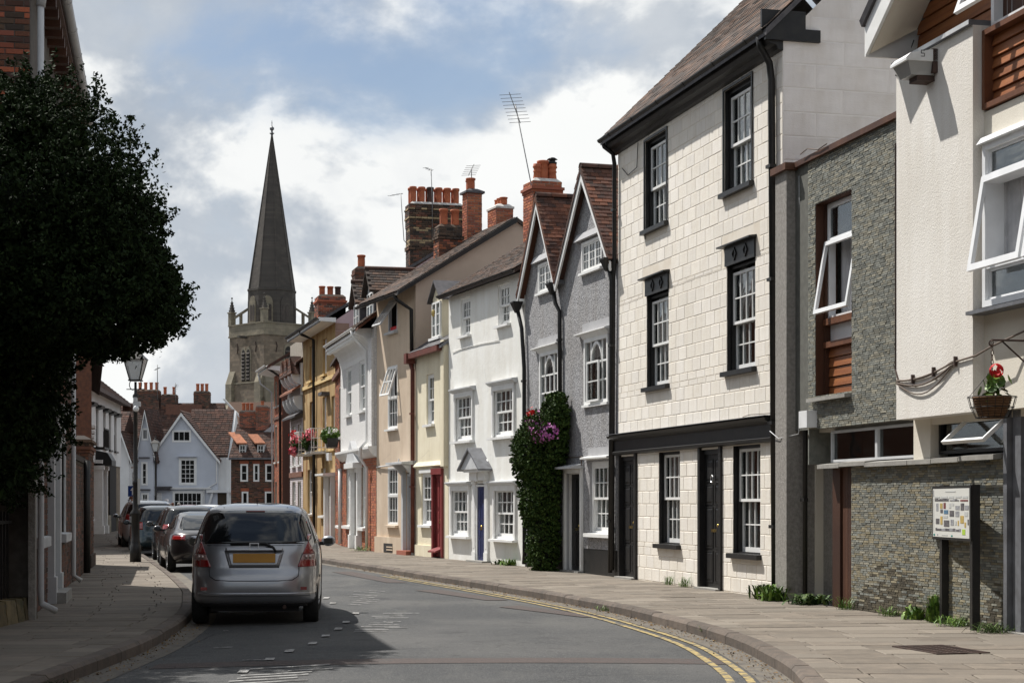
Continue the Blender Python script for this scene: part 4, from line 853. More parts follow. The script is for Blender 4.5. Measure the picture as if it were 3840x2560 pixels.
# ============ beige house
h = House('beige_house', P[6], P[5], 'beige rendered house with grey casements propped open and a grey door', TER); bei = h
BH = [(1.12, 1.96, 6.42, 7.34), (1.08, 1.98, 3.66, 5.46), (1.08, 2.02, .92, 2.58), (2.75, 3.45, -.3, 2.4)]
for q in BH: h.hole(*q)
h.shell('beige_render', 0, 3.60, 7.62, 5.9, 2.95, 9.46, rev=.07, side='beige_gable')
h.box('plinth', 'beige_render', 0, 2.66, -.07, 0, 0, .58); MB().box(.9, 1.74, -.075, -.03, .14, .4).build('cellar_vent', 'room', h.root)
for z in (.2, .28): h.box('vent_slat', 'beige_render', 1.2, 1.74, -.085, -.06, z, z+.035)
def open_light(h, win, x0, x1, z0, z1, y, ang, cols, rows, m='white_paint', pane='glass', rail=.05, bar=.018):
    """top-hung light swung outward by ang"""
    e = bpy.data.objects.new('open_casement', None); col.objects.link(e); e.parent = win; e.matrix_local = Matrix.Translation((0, y, z1)) @ Matrix.Rotation(-ang, 4, 'X')
    mb = MB(); mb.ring(x0, x1, z0-z1, 0, 0, .045, rail); xs = [x0+rail+(x1-x0-2*rail)*c for c in fr_(cols)]; zs = [z0-z1+rail+(z1-z0-2*rail)*c for c in fr_(rows)]
    for x in xs[1:-1]: mb.box(x-bar/2, x+bar/2, .006, .038, z0-z1+rail, -rail)
    for z in zs[1:-1]: mb.box(x0+rail, x1-rail, .008, .036, z-bar/2, z+bar/2)
    me = mb.mesh('open_casement', m); bpy.data.objects.remove(e); o = ob('open_casement', me, win); o.matrix_local = Matrix.Translation((0, y, z1)) @ Matrix.Rotation(-ang, 4, 'X')
    for a, b in zip(xs, xs[1:]):
        for c, d in zip(zs, zs[1:]):
            p = ob('pane', unit_pane(pane), win); p.matrix_local = o.matrix_local @ frame_m((a, .02, c), (b-a, 0, 0), (0, 1, 0), (0, 0, d-c))
    return o
a, b, c, d = BH[0]; win = MB().ring(a, b, c, d, -.0, .09, .06).build('window', 'grey_trim', h.root); backing(win, a, b, c, d, .1, None); open_light(h, win, a+.04, b-.04, c+.02, d-.05, -.02, .62, 3, 2, 'grey_trim'); sill(h, a-.06, b+.06, c, -.12, .02, .06, 'grey_trim', win)
h.box('window_box', 'petal_red', a+.12, b-.1, .03, .1, c+.05, c+.16, parent=win)
a, b, c, d = BH[1]; win = MB().ring(a, b, c, d, -.0, .09, .055).box(a, b, -.005, .09, 4.52, 4.60).build('window', 'white_paint', h.root)
backing(win, a, b, c, d, .1, 'curtain_dark', 4); light_grid(win, 'casement', 'white_paint', 'glass', a+.05, b-.05, c+.05, 4.53, .02, fr_(3), fr_(2), .04, .018); open_light(h, win, a+.02, b-.02, 4.58, d-.04, -.02, .30, 3, 2); sill(h, a-.06, b+.05, c, -.1, .02, .05, 'white_paint', win)
a, b, c, d = BH[2]; win = MB().ring(a, b, c, d, -.0, .09, .055).box(a, b, -.005, .09, 1.73, 1.80).build('window', 'white_paint', h.root); backing(win, a, b, c, d, .1, 'curtain', 5, full=True)
light_grid(win, 'casement', 'white_paint', 'glass', a+.05, b-.05, c+.05, 1.74, .02, fr_(3), fr_(2), .04, .018); light_grid(win, 'casement', 'white_paint', 'glass', a+.05, b-.05, 1.79, d-.05, .02, fr_(3), fr_(2), .04, .018); sill(h, a-.05, b+.05, c, -.1, .02, .06, 'beige_render', win)
panel_door(h, 2.75, 3.45, .16, 2.36, .06, 'door_grey', 2, (0., .4, .7, 1.), fm='grey_trim', fw=.07, knob='brass')
MB().box(2.62, 2.76, -.1, 0, .13, 2.4).box(3.44, 3.56, -.1, 0, .13, 2.4).build('door_case', 'grey_trim', h.root)
MB().prism([(-.42, 2.62), (0, 2.6), (0, 2.72), (-.42, 2.68)], 'x', 2.18, 3.62).build('door_canopy', 'grey_trim', h.root)
for x in (2.6, 3.46): MB().prism([(0, 2.2), (-.05, 2.25), (-.28, 2.52), (-.36, 2.6), (0, 2.6)], 'x', x, x+.12).build('canopy_bracket', 'grey_trim', h.root)
h.box('door_step', 'brick_red', 2.65, 3.5, -.25, .05, .1, .24)
rf = h.roof('tile_brown', -.05, 3.68, -.55, 7.32, 2.95, 9.56, None, .09); sl = Vector((0, 3.5, 2.24)); tile_slope(rf, 'tile_brown', (-.05, -.55, 7.33), (1, 0, 0), sl.normalized(), 3.73, sl.length, .17, .12, 200)
MB().prism([(-.55, 7.22), (-.55, 7.33), (2.95, 9.56), (2.95, 9.40)], 'x', 3.62, 3.74).build('verge_board', 'black_paint', h.root)
gutter(h, -.05, 3.7, -.6, 7.26, .06)
drain(h, [(3.5, -.58, 7.22), (3.5, -.5, 7.1), (3.52, -.1, 6.85), (3.52, -.08, 5.3)], .055)
drain(h, [(.1, -.03, 2.6), (1.0, -.05, 2.62), (2.2, -.05, 2.62), (2.2, -.03, 2.8)], .02, 'grey_trim', name='cable')

# ============ white roughcast house, brick ground floor, two dormers
h = House('roughcast_house', P[7], P[6], 'white roughcast house jettied over a red brick ground floor, coved eaves and two dormers', TER); rough = h
GF = [(.85, 2.40, .82, 2.68), (4.15, 5.15, .8, 2.66), (2.62, 3.86, -.3, 2.64)]; UFH = [(1.3, 2.42, 4.36, 5.9), (4.05, 5.3, 4.36, 5.92)]
h.shell('mortar', 0, 6.9, 3.2, 6, holes=GF, rev=.09, name='wall'); h.shell('roughcast', 0, 6.9, 6.7, 6, 3., 9.5, z0=3.15, y=-.07, holes=UFH, rev=.08, name='upper_wall', side='roughcast')
it = block_items(0, 6.9, .12, 3.1, .225, .075, GF+[(2.35, 4.12, 0, 3.1)], .011, -.01, .03, mats=['brick_orange', 'brick_orange', 'brick_red'])
pieces(h.root, 'brick', it, 'brick_orange', 300, lambda q: abs(q[0].translation.x-3.4)+q[0].translation.z*.2)
for i, q in enumerate(UFH):
    win = sash_window(h, *q, 3, 2, 2, -.03, fw=.06, seed=30+i, full=True); sill(h, q[0]-.06, q[1]+.06, q[2], -.17, -.0, .06, 'white_paint', win)
for i, q in enumerate(GF[:2]):
    win = sash_window(h, *q, 3 if i == 0 else 2, 2, 2, .05, fw=.07, seed=33+i, full=True); sill(h, q[0]-.1, q[1]+.1, q[2], -.16, .05, .09, 'white_paint', win)
panel_door(h, 2.62, 3.86, .14, 2.6, .06, 'white_paint', 2, (0., .4, .6, 1.), fm='white_paint', fw=.1)
for x in (2.40, 3.84): MB().box(x, x+.24, -.14, 0, .13, 2.62).box(x-.03, x+.27, -.18, 0, .13, .55).box(x-.03, x+.27, -.19, 0, 2.5, 2.64).build('door_pilaster', 'white_paint', h.root)
MB().box(2.3, 4.2, -.3, 0, 2.64, 2.80).build('entablature', 'white_paint', h.root); MB().prism([(2.22, 2.8), (4.28, 2.8), (3.25, 3.5)], 'y', -.24, -.07).build('pediment', 'grey_trim', h.root)
MB().prism([(-.26, 3.22), (-.26, 3.15), (-.2, 3.06), (-.1, 2.95), (0, 2.9), (0, 3.24)], 'x', -.05, 6.95).build('ledge', 'white_paint', h.root)
pr = [(-.07, 5.92)]+[(-.07-.42*(1-math.cos(t)), 5.92+.62*math.sin(t)) for t in np.linspace(0, PI/2, 8)]+[(-.55, 6.56), (-.55, 6.7), (-.05, 6.74)]
MB().prism(pr, 'x', -.05, 6.35).build('coved_eaves', 'white_paint', h.root)
x = .0
while x < 6.2: MB().box(x, x+.09, -.53, -.40, 6.45, 6.54).build('dentil', 'white_paint', h.root); x += .24
gutter(h, -.05, 6.4, -.60, 6.74, .06, 'white_paint', joints=False); MB().box(6.2, 6.9, -.15, -.05, 3.2, 6.4).build('corner_pier', 'roughcast', h.root)
drain(h, [(6.0, -.60, 6.68), (6.0, -.56, 6.5), (6.02, -.18, 6.1), (6.0, -.14, 4.6), (6.0, -.14, 3.4), (5.75, -.3, 3.2), (5.7, -.3, 2.9), (5.7, -.10, 2.6), (5.7, -.1, .2)], .05, 'white_paint')
rf = h.roof('tile_clay', -.05, 6.95, -.55, 6.72, 3., 9.5, None, .09); sl = Vector((0, 3.55, 2.78)); tile_slope(rf, 'tile_brown', (-.05, -.55, 6.73), (1, 0, 0), sl.normalized(), 7, sl.length, .17, .12, 60)
def dormer(h, x0, x1, y0, z0, z1, za, back, cheek, m, seed, ov=.2):
    d = MB(); d.prism([(x0, z0), (x1, z0), (x1, z1), ((x0+x1)/2, za), (x0, z1)], 'y', y0, back); d = d.build('dormer', cheek, h.root)
    MB().prism([(x0, z1-.12), (x1, z1-.12), (x1, z1), ((x0+x1)/2, za), (x0, z1)], 'y', y0-.02, y0).build('dormer_face', 'grey_trim', d)
    n = 2; w_ = (x1-x0-.1)/n
    for i in range(n): light_grid(d, 'casement', 'white_paint', 'glass', x0+.05+w_*i, x0+.05+w_*(i+1), z0+.1, z1-.12, y0-.06, [0, 1], fr_(2), .05, .02, .05)
    MB().box(x0-.08, x1+.08, y0-.16, y0, z0+.02, z0+.1).build('sill', 'white_paint', d)
    MB().box(x0-.02, x1+.02, y0+.02, back-.5, z1-.14, z1+.02).build('fascia', 'white_paint', d)
    xc = (x0+x1)/2
    for s_ in (-1, 1):
        xe = xc+s_*((x1-x0)/2+ov); sl = (za-z1)/((x1-x0)/2); ze = za-sl*(abs(xe-xc)); L = Vector((xc-xe, 0, za-ze)); mb = MB()
        mb.hexa([(xc, y0-.2, za+.0), (xe, y0-.2, ze), (xe, back, ze), (xc, back, za), (xc, y0-.2, za+.05), (xe, y0-.2, ze+.05), (xe, back, ze+.05), (xc, back, za+.05)]); rr = mb.build('dormer_roof', m, d)
        nrm = Vector((s_*(za-ze), 0, abs(xe-xc))).normalized()
        if s_ > 0: ts = frame_tiles(L, xe, ze, y0, back, nrm, m, d)
    MB().tube([(xc, y0-.22, za+.06), (xc, back, za+.06)], .07, 8).build('ridge_tile', 'tile_clay', d, True)
    return d
def frame_tiles(L, xe, ze, y0, back, nrm, m, parent):
    it = []; us = L.normalized(); j = 0; n = int(L.length/.13)
    for j in range(n):
        y = y0-.2+(j % 2)*.1
        while y < back:
            e = min(y+.2, back); b = Vector((xe, y, ze+.05))+us*(j*.13)
            it.append((frame_m(b+nrm*.035, (0, e-y-.005, 0), -nrm*.02, us*.16-nrm*.02), None)); y = e
    pieces(parent, 'tile', it, m, 0)
dormer(h, 1.75, 2.85, .15, 7.0, 8.0, 8.55, 2.6, 'slate', 'tile_brown', 1); dormer(h, 4.45, 5.65, .15, 7.05, 8.05, 8.62, 2.6, 'slate', 'tile_brown', 2)

# ============ narrow brick house
h = House('narrow_brick_house', P[8], P[7], 'narrow red brick house squeezed beside the ochre house, flower box on its window', TER); sliv = h
SH_ = [(2.65, 4.4, 3.76, 5.46), (2.2, 4.3, .78, 2.56)]
for q in SH_: h.hole(*q)
h.shell('mortar', 0, 4.62, 6.5, 6, 3, 8.2, rev=.08)
it = block_items(0, 4.62, .12, 6.5, .225, .075, SH_, .011, -.01, .03, mats=['brick_red', 'brick_brown', 'brick_orange']); pieces(h.root, 'brick', it, 'brick_red', 150, lambda q: -q[0].translation.x)
for i, q in enumerate(SH_): win = sash_window(h, *q, 3, 2, 2, .05, fw=.07, seed=40+i, full=True); sill(h, q[0]-.08, q[1]+.08, q[2], -.13, .05, .08, 'white_paint', win)
MB().box(-.1, 4.65, -.12, 0, 5.9, 6.05).box(-.1, 4.65, -.08, 0, 6.42, 6.55).build('string_course', 'brick_brown', h.root)
h.roof('tile_brown', -.05, 4.65, -.2, 6.5, 3, 8.3, None, .1)
drain(h, [(4.45, -.08, 2.7), (4.45, -.08, .2)], .06, 'white_paint')

# ============ ochre house
h = House('ochre_house', P[9], P[8], 'streaky ochre three-storey house with white soffit, pink side wall and black downpipe', TER); och = h
OH = [(1.75, 2.68, 6.3, 7.68), (5.05, 5.9, 6.32, 7.66), (1.75, 2.65, 3.56, 5.5), (4.95, 5.85, 3.56, 5.52), (7.0, 7.72, 3.86, 5.42), (1.2, 2.35, 1.12, 2.86), (4.6, 5.66, 1.08, 2.86), (6.35, 7.6, -.3, 2.5)]
for q in OH: h.hole(*q)
h.shell('ochre_render', 0, 7.86, 8.1, 9., 4.5, 11.15, rev=.12, side='pink_gable')
for i, q in enumerate(OH[:7]):
    win = sash_window(h, *q, 2, 2, 2, .1, fw=.07, seed=50+i, full=True); sill(h, q[0]-.08, q[1]+.08, q[2], -.12, .1, .08, 'white_paint' if i > 4 else 'ochre_pale', win)
for z in (3.44, 6.04): h.box('string_course', 'ochre_pale', -.02, 7.88, -.07, 0, z, z+.14)
panel_door(h, 6.35, 7.6, .2, 2.5, .1, 'white_paint', 2, (0., .5, 1.), fm='white_paint', fw=.1)
MB().box(6.2, 6.4, -.16, 0, .13, 2.5).box(7.56, 7.76, -.16, 0, .13, 2.5).build('door_case', 'white_paint', h.root); MB().prism([(-.45, 2.55), (0, 2.5), (0, 2.66), (-.45, 2.62)], 'x', 6.0, 7.86).build('door_canopy', 'white_paint', h.root)
h.box('door_step', 'brick_red', 6.4, 7.4, -.4, .05, .1, .25); h.box('meter_box', 'white_plastic', 6.5, 7.1, -.12, 0, 3.1, 3.38)
MB().prism([(-.6, 8.05), (0, 8.02), (0, 8.18), (-.6, 8.18)], 'x', -.3, 8.0).build('soffit', 'white_paint', h.root); gutter(h, -.3, 8.0, -.64, 8.2, .07)
drain(h, [(3.3, -.62, 8.15), (3.3, -.55, 8.0), (3.4, -.1, 7.8), (3.4, -.08, .2)], .06)
rf = h.roof('slate', -.2, 7.95, -.6, 8.1, 4.5, 11.25, None, .1)
for i in range(4): h.box('quoin', 'quoin', 7.86, 7.875, .0, .5 if i % 2 else .3, 6.9+i*.28, 7.16+i*.28)
MB().box(5.75, 6.6, -.3, .1, 5.5, 5.62).build('window_hood', 'slate', h.root)
# ============ pale pink brick house with bracketed upper storeys
h = House('bracketed_house', P[10], P[9], 'pale pink painted brick house with white scroll brackets and little tile-hung gables', TER); pink = h
PH = [(.7, 1.7, 3.1, 4.75), (2.4, 3.4, 3.1, 4.75), (.7, 1.7, .9, 2.4), (2.4, 3.4, .2, 2.4)]
for q in PH: h.hole(*q)
h.shell('mortar', 0, 3.9, 8.2, 6, 3, 9.6, rev=.1, side='brick_brown')
it = block_items(0, 3.9, .12, 5.0, .225, .075, PH, .01, -.008, .03); pieces(h.root, 'brick', it, 'pink_brick', 0)
for i, q in enumerate(PH): win = sash_window(h, *q, 2, 2, 2, .06, fw=.07, seed=60+i, full=True); sill(h, q[0]-.06, q[1]+.06, q[2], -.1, .06, .07, 'white_paint', win)
h.box('plinth', 'brick_brown', -.02, 3.92, -.06, 0, .12, .2); MB().box(0, 3.9, -.06, 0, 2.62, 2.82).build('band', 'brick_brown', h.root)
MB().prism([(-.35, 5.0), (0, 5.2), (0, 5.3), (-.35, 5.08)], 'x', -.05, 3.95).build('pent_roof', 'slate', h.root); MB().prism([(-.45, 6.0), (-.1, 6.25), (-.1, 6.33), (-.45, 6.08)], 'x', -.05, 3.95).build('pent_roof', 'tile_clay', h.root)
MB().box(0, 3.9, -.1, 0, 5.9, 7.2).build('jetty', 'white_paint', h.root)
for z in (5.3, 6.35):
    for x in (.1, 1.2, 2.3, 3.4):
        yo = -.0 if z < 6 else -.1
        pr = [(yo, z), (yo, z+.62)]+[(yo-.36+.36*(1-math.cos(t))*1., z+.62-.62*math.sin(t)) for t in np.linspace(.12, PI/2-.05, 8)]
        MB().prism(pr, 'x', x, x+.28).build('scroll_bracket', 'white_paint', h.root)
for k in range(3):
    x = .1+k*1.3; g = MB(); g.prism([(x, 6.75), (x+1.2, 6.75), (x+.6, 7.5)], 'y', -.45, .6); g = g.build('gablet', 'tile_clay', h.root)
    for j in range(6): MB().box(x+.09*j, x+1.2-.09*j, -.48, -.45, 6.77+j*.115, 6.77+j*.115+.1).build('tile_course', 'tile_clay', g)
h.roof('tile_clay', -.05, 3.95, -.3, 7.2, 3, 9.7, None, .1)
# ============ red brick house at the end of the terrace
dx, dy = P[10][0]-P[11][0], P[10][1]-P[11][1]; Lr = math.hypot(dx, dy)
h = House('red_brick_house', P[11], (P[11][0]+dx*.55, P[11][1]+dy*.55), 'tall red brick house with white gutter at the far end of the sunny terrace', TER); red = h
RH = [(.35, 1.05, 5.9, 7.0), (1.9, 2.6, 5.9, 7.0), (.35, 1.05, 3.4, 5.0), (1.9, 2.6, 3.4, 5.0), (.35, 1.05, .9, 2.5), (1.9, 2.6, .9, 2.5)]
for q in RH: h.hole(*q)
h.shell('mortar', 0, h.L, 7.5, 7, 3.5, 10., rev=.12, side='brick_brown')
it = block_items(0, h.L, .12, 7.5, .225, .075, RH, .01, -.008, .03, mats=['brick_orange', 'brick_red']); pieces(h.root, 'brick', it, 'brick_orange', 0)
for i, q in enumerate(RH): win = sash_window(h, *q, 2, 2, 2, .1, fw=.05, seed=70+i); sill(h, q[0]-.05, q[1]+.05, q[2], -.08, .1, .07, 'flaunching', win)
h.box('string_course', 'brick_brown', 0, h.L, -.05, 0, 5.3, 5.42); MB().prism([(-.7, 7.42), (0, 7.3), (0, 7.55), (-.7, 7.55)], 'x', -.4, h.L+.1).build('soffit', 'white_paint', h.root); gutter(h, -.4, h.L+.1, -.74, 7.58, .08, 'white_paint')
drain(h, [(h.L-.2, -.7, 7.5), (h.L-.2, -.1, 7.1), (h.L-.2, -.08, .2)], .06)
h.roof('tile_clay', -.3, h.L+.15, -.7, 7.55, 3.5, 10.2, None, .12)
MB().tube([(-.3, -.7, 7.4), (-.3, -.6, 7.0), (-.02, -.12, 6.6), (-.02, -.08, .3)], .035, 8).build('downpipe', 'grey_trim', h.root, True)
# ------------------------------------------------------------------ chimneys (parts of their houses), pots, aerials
def pot(parent, x, y, z, hgt, r=.13, m='terracotta', roll=False, cowl=False):
    pr = [(r*.92, 0), (r*.95, .05), (r*.98, hgt*.5), (r*.94, hgt*.82), (r*1.12, hgt*.86), (r*1.14, hgt*.97), (r*1.05, hgt), (r*.85, hgt), (r*.8, hgt*.6)]
    if roll: pr = [(r*1.05, 0), (r, .05), (r*.85, hgt*.45), (r*.98, hgt*.5), (r*.98, hgt*.56), (r*.86, hgt*.6), (r*.86, hgt*.72), (r*1.08, hgt*.78), (r*1.1, hgt*.84), (r*.95, hgt*.9), (r*.95, hgt), (r*.8, hgt), (r*.78, hgt*.6)]
    o = MB().lathe(pr, (x, y, z), 14, True).build('chimney_pot', m, parent, True)
    if cowl: MB().lathe([(r*1.0, hgt), (r*1.05, hgt+.05), (r*.7, hgt+.06), (r*.7, hgt+.11), (r*1.2, hgt+.12), (r*.6, hgt+.17)], (x, y, z), 12).build('cowl', 'black_metal', parent, True)
    return o
def chimney(h, x0, x1, y0, y1, z0, z1, pots, mats=('brick_red', 'brick_orange'), limit=120, corbel=2, cap='flaunching', mort='mortar', capover=.0, band=None, seed=1):
    r = random.Random(seed)
    ch = MB().box(x0, x1, y0, y1, z0, z1).build('chimney', mort, h.root)
    near = Matrix.Translation((x1, y0, 0)) @ Matrix.Rotation(PI/2, 4, 'Z'); far = Matrix.Translation((x0, y1, 0)) @ Matrix.Rotation(-PI/2, 4, 'Z'); bk = Matrix.Translation((x1, y1, 0)) @ Matrix.Rotation(PI, 4, 'Z')
    it = []
    sections = [(z0, z1, .012)] if band is None else band
    for sec in sections:
        za, zb, pr = sec[:3]; mm = sec[3] if len(sec) > 3 else mats
        fr = Matrix.Translation((x0, y0, 0))
        ext = pr-.012
        for face, ln in ((near, y1-y0), (fr, x1-x0)):
            it += block_items(-ext, ln+ext, za, zb, .225, .075, (), .012, -pr, .04, face=face, jit=.003, mats=list(mm), r=r)
        for face, ln in ((far, y1-y0), (bk, x1-x0)):
            it += [(a, b) for a, b in block_items(-ext, ln+ext, za, zb, .45, .15, (), .012, -pr, .04, face=face, mats=list(mm), r=r)]
    pieces(ch, 'brick', it, mats[0], limit)
    if corbel:
        for k in range(corbel):
            z = z1-.22-.075*(corbel-1-k)+.0; e = .03*(k+1); MB().ring(0, 1, 0, 1, 0, 1, .1) if False else None
            MB().box(x0-e, x1+e, y0-e, y1+e, z, z+.07).build('corbel_course', mats[0], ch)
    c = capover
    MB().hexa([(x0-c, y0-c, z1), (x1+c, y0-c, z1), (x1+c, y1+c, z1), (x0-c, y1+c, z1), (x0+.1, y0+.1, z1+.09), (x1-.1, y0+.1, z1+.09), (x1-.1, y1-.1, z1+.09), (x0+.1, y1-.1, z1+.09)]).build('flaunching', cap, ch)
    if c: MB().box(x0-c, x1+c, y0-c, y1+c, z1-.06, z1).build('cap_stone', cap, ch)
    for p in pots: pot(ch, p[0], p[1], z1+.05, p[2], *p[3:])
    return ch
chimney(white, -.4, .32, 2.2, 3.0, 7.6, 9.92, [(.1, 2.4, .42, .11, 'terracotta', True), (.05, 2.58, .52, .145), (-.2, 2.72, .45, .11, 'terracotta', True), (.1, 2.82, .44, .12, 'terracotta', True, True)], limit=160, seed=3)
chimney(bei, .5, .92, 2.5, 2.95, 8.6, 10.72, [(.7, 2.68, .36, .13), (.58, 2.7, .32, .12)], ('brick_red', 'brick_red', 'brick_orange'), 120, 0, 'slate', capover=.07, seed=4)
chimney(bei, -.3, .45, 3.6, 4.13, 8.6, 10.42, [(.3, 3.88, .24, .115), (.1, 3.85, .24, .1), (-.1, 3.85, .22, .1)], ('brick_red', 'brick_orange'), 90, 0, capover=.03, seed=5)
chimney(bei, .5, .98, 1.6, 2.32, 8.2, 9.62, [(.8, 1.8, .48, .12), (.8, 2.15, .48, .12)], ('brick_red', 'brick_orange', 'brick_brown'), 80, 0, 'brick_soot_shade', 'mortar_dark', band=[(8.2, 9.25, .012), (9.25, 9.36, .05, ('brick_soot_shade',)), (9.36, 9.62, .012, ('brick_soot_shade',))], seed=6)
B = ('brick_soot_shade', 'brick_soot_shade', 'brick_brown'); U = ('brick_buff', 'brick_buff', 'brick_soot_shade')
chimney(och, 7.1, 7.84, 2.74, 4.74, 9.2, 12.42, [(7.6, 2.9+.32*k, .6, .12, 'pot_sooty' if k == 2 else 'terracotta') for k in range(6)]+[(7.3, 2.9+.32*k, .6, .12) for k in range(6)], B, 150, 0, 'flaunching', 'mortar_dark',
        band=[(9.2, 10.75, .012, ('brick_brown', 'brick_soot_shade')), (10.75, 10.9, .05, B), (10.9, 11.12, .012, U), (11.12, 11.42, .012, B), (11.42, 11.57, .012, U), (11.57, 11.87, .03, B), (11.87, 11.95, .06, ('brick_buff',)), (11.95, 12.2, .04, B), (12.2, 12.27, .06, U), (12.27, 12.42, .03, B)], seed=7)
chimney(och, -.2, .75, .5, 1.6, 8.0, 9.8, [(.3, .72, .4, .12), (.3, 1.05, .4, .12), (.3, 1.36, .4, .12, 'pot_sooty')], ('brick_red', 'brick_brown'), 60, 2, 'brick_soot_shade', seed=8)
chimney(och, 5.6, 6.3, 1.0, 1.9, 8.2, 10.2, [(5.9, 1.3, .5, .14)], ('brick_brown', 'brick_soot_shade'), 40, 1, 'brick_soot_shade', 'mortar_dark', seed=9)
def aerial(h, base, top, elems, name='television_aerial', label='', boom=None, ew=.35, r=.018):
    """mast, boom and crosswise elements; a thing of its own strapped to a chimney"""
    root = empty(name, tuple(h.root.matrix_basis @ Vector(base)), h.root.rotation_euler.z, label, 'aerial', 'television aerials on the chimneys')
    b = Vector(base); T = [Vector(q)-b for q in top]
    MB().tube([(0, 0, 0)]+T, r, 6).build('mast', 'steel' if False else 'grey_metal', root, True)
    B0, B1 = (Vector(q)-b for q in boom); MB().tube([B0, B1], r*.7, 5).build('boom', 'grey_metal', root)
    for k in range(elems):
        c = B0.lerp(B1, (k+.3)/elems); d = Vector((ew*.35, ew, .06*ew)); MB().tube([c-d, c+d], r*.45, 5).build('element', 'grey_metal', root)
    return root
mat('grey_metal', (.22, .22, .22), rough=.5, metal=.6)
aerial(white, (.36, 2.32, 8.85), [(.30, 2.2, 9.6), (.12, 1.78, 11.9)], 9, label='tall leaning aerial with many cross bars strapped to the red chimney', boom=((.18, 1.9, 11.4), (.10, 1.62, 12.2)), ew=.26, r=.015)
aerial(bei, (.72, 2.7, 10.9), [(.72, 2.7, 11.45)], 6, label='short aerial rising behind the slim brick chimney pot', boom=((.72, 2.6, 11.2), (.72, 2.78, 11.55)), ew=.2, r=.014)
aerial(och, (7.88, 2.66, 10.9), [(7.9, 2.5, 11.05), (7.9, 2.38, 12.75)], 3, label='thin aerial mast bent off the far edge of the dark chimney', boom=((7.8, 2.0, 12.66), (7.9, 2.45, 12.75)), ew=.12, r=.016)
aerial(och, (7.88, 3.55, 11.0), [(7.9, 3.55, 12.6), (7.9, 3.5, 13.7)], 3, label='slim aerial mast rising between the pots of the dark chimney', boom=((7.8, 3.3, 13.75), (7.9, 3.55, 13.62)), ew=.1, r=.016)
# ------------------------------------------------------------------ modern building on the near right
h = House('modern_building', P[1], P[0], 'modern building of rough white render, grey stone cladding and brown timber panels', None, 'building'); mod = h
R_ = h.root
# main body: recessed stone wall above, stone wall below, glazed band between
UH = (1.22, 2.47, 3.06, 5.78)
def plain(name, m, holes, x0, x1, z0, z1, y, rev=.3, revm=None):
    mb = MB(); zs = sorted({z0, z1} | {q[k] for q in holes for k in (2, 3)})
    for za, zb in zip(zs, zs[1:]):
        for a, b in rows_minus(x0, x1, za, zb, holes): mb.quad((a, y, za), (b, y, za), (b, y, zb), (a, y, zb))
    mb.cur = 1
    for a, b, c, d in holes:
        r = y+rev; mb.quad((a, y, c), (a, y, d), (a, r, d), (a, r, c)); mb.quad((b, y, c), (b, r, c), (b, r, d), (b, y, d)); mb.quad((a, y, d), (b, y, d), (b, r, d), (a, r, d)); mb.quad((a, y, c), (a, r, c), (b, r, c), (b, y, c))
    return mb.build(name, [m, revm or m], R_)
up = plain('upper_stone_wall', 'stone_back', [UH], .45, 4.5, 2.6, 6.42, .0, .3, 'wood_dark')
lo = plain('lower_stone_wall', 'stone_back', [], 2.45, 6.66, -.2, 2.06, .0)
r = random.Random(3)
mat('stone_damp', (.10, .085, .058), (.07, .062, .045), 9, rough=.95, bump=.4, bscale=45, var=.3)
mat('stone_buff', (.26, .23, .155), (.20, .175, .12), 9, rough=.9, bump=.4, bscale=45, var=.28)
il = block_items(2.46, 6.65, .1, 2.05, .14, .029, (), .003, -.007, .05, jit=.0035, lenj=.45, r=r)
iu = block_items(.95, 4.4, 2.6, 6.42, .14, .029, [UH], .003, -.007, .05, jit=.0035, lenj=.45, r=r)
_n = random.Random(6)
il = [(M4, 'stone_damp' if _n.random() < max(0., 1.05-(M4.translation.z-.1)/(.45+.35*math.sin(M4.translation.x*1.9+.8))) else ('stone_buff' if _n.random() < .28 else None)) for M4, _ in il]
pieces(lo, 'stone', il, 'stone_slip', 200, lambda q: abs(q[0].translation.x-5.2)+abs(q[0].translation.z-1.5))
pieces(up, 'stone', iu, 'stone_slip', 100, lambda q: abs(q[0].translation.x-3.4)+abs(q[0].translation.z-4))
MB().quad((2.45, 0, -.2), (2.45, .5, -.2), (2.45, .5, 2.06), (2.45, 0, 2.06)).build('wall_return', 'stone_slip', R_)
MB().box(.5, 4.5, -.06, .4, 6.42, 6.5).build('coping', 'wood_dark', R_)
MB().box(.5, 11, 6, 6.1, -.2, 8).box(11, 11.1, 0, 6.1, -.2, 8).box(.45, .5, .3, 6, -.2, 6.4).box(.5, 11, .5, 6, 6.36, 6.42).build('body', 'modern_cream', R_)
MB().box(.02, .46, -.14, .3, -.1, 6.40).build('pilaster', 'concrete', R_); MB().box(-.04, .56, -.2, .35, 6.40, 6.5).build('pilaster_cap', 'wood_dark', R_)
MB().box(.46, .95, .42, .6, -.1, 6.4).build('recess_panel', 'concrete', R_); MB().box(.94, .97, .0, .6, 2.1, 6.4).build('wall_return', 'stone_slip', R_)
drain(h, [(.68, .06, 6.3), (.68, .06, .15)], .035, clips=[(.68, .06, 4.2), (.68, .06, 1.6)]); drain(h, [(.85, .08, 6.4), (.85, .08, 2.7), (.95, .0, 2.5)], .018, 'cable', name='cable'); drain(h, [(.9, -.1, 6.55), (1.15, -.1, 6.58), (1.5, -.08, 6.5), (1.8, -.08, 6.52)], .008, 'cable', name='cable'); drain(h, [(.60, .0, 6.3), (.60, .04, 2.9), (.7, -.05, 2.55), (.2, -.16, 2.5), (-.05, -.2, 2.62)], .006, 'grey_trim', name='cable')
MB().box(.98, 1.28, -.16, .0, 2.62, 2.86).build('junction_box', 'white_plastic', R_)
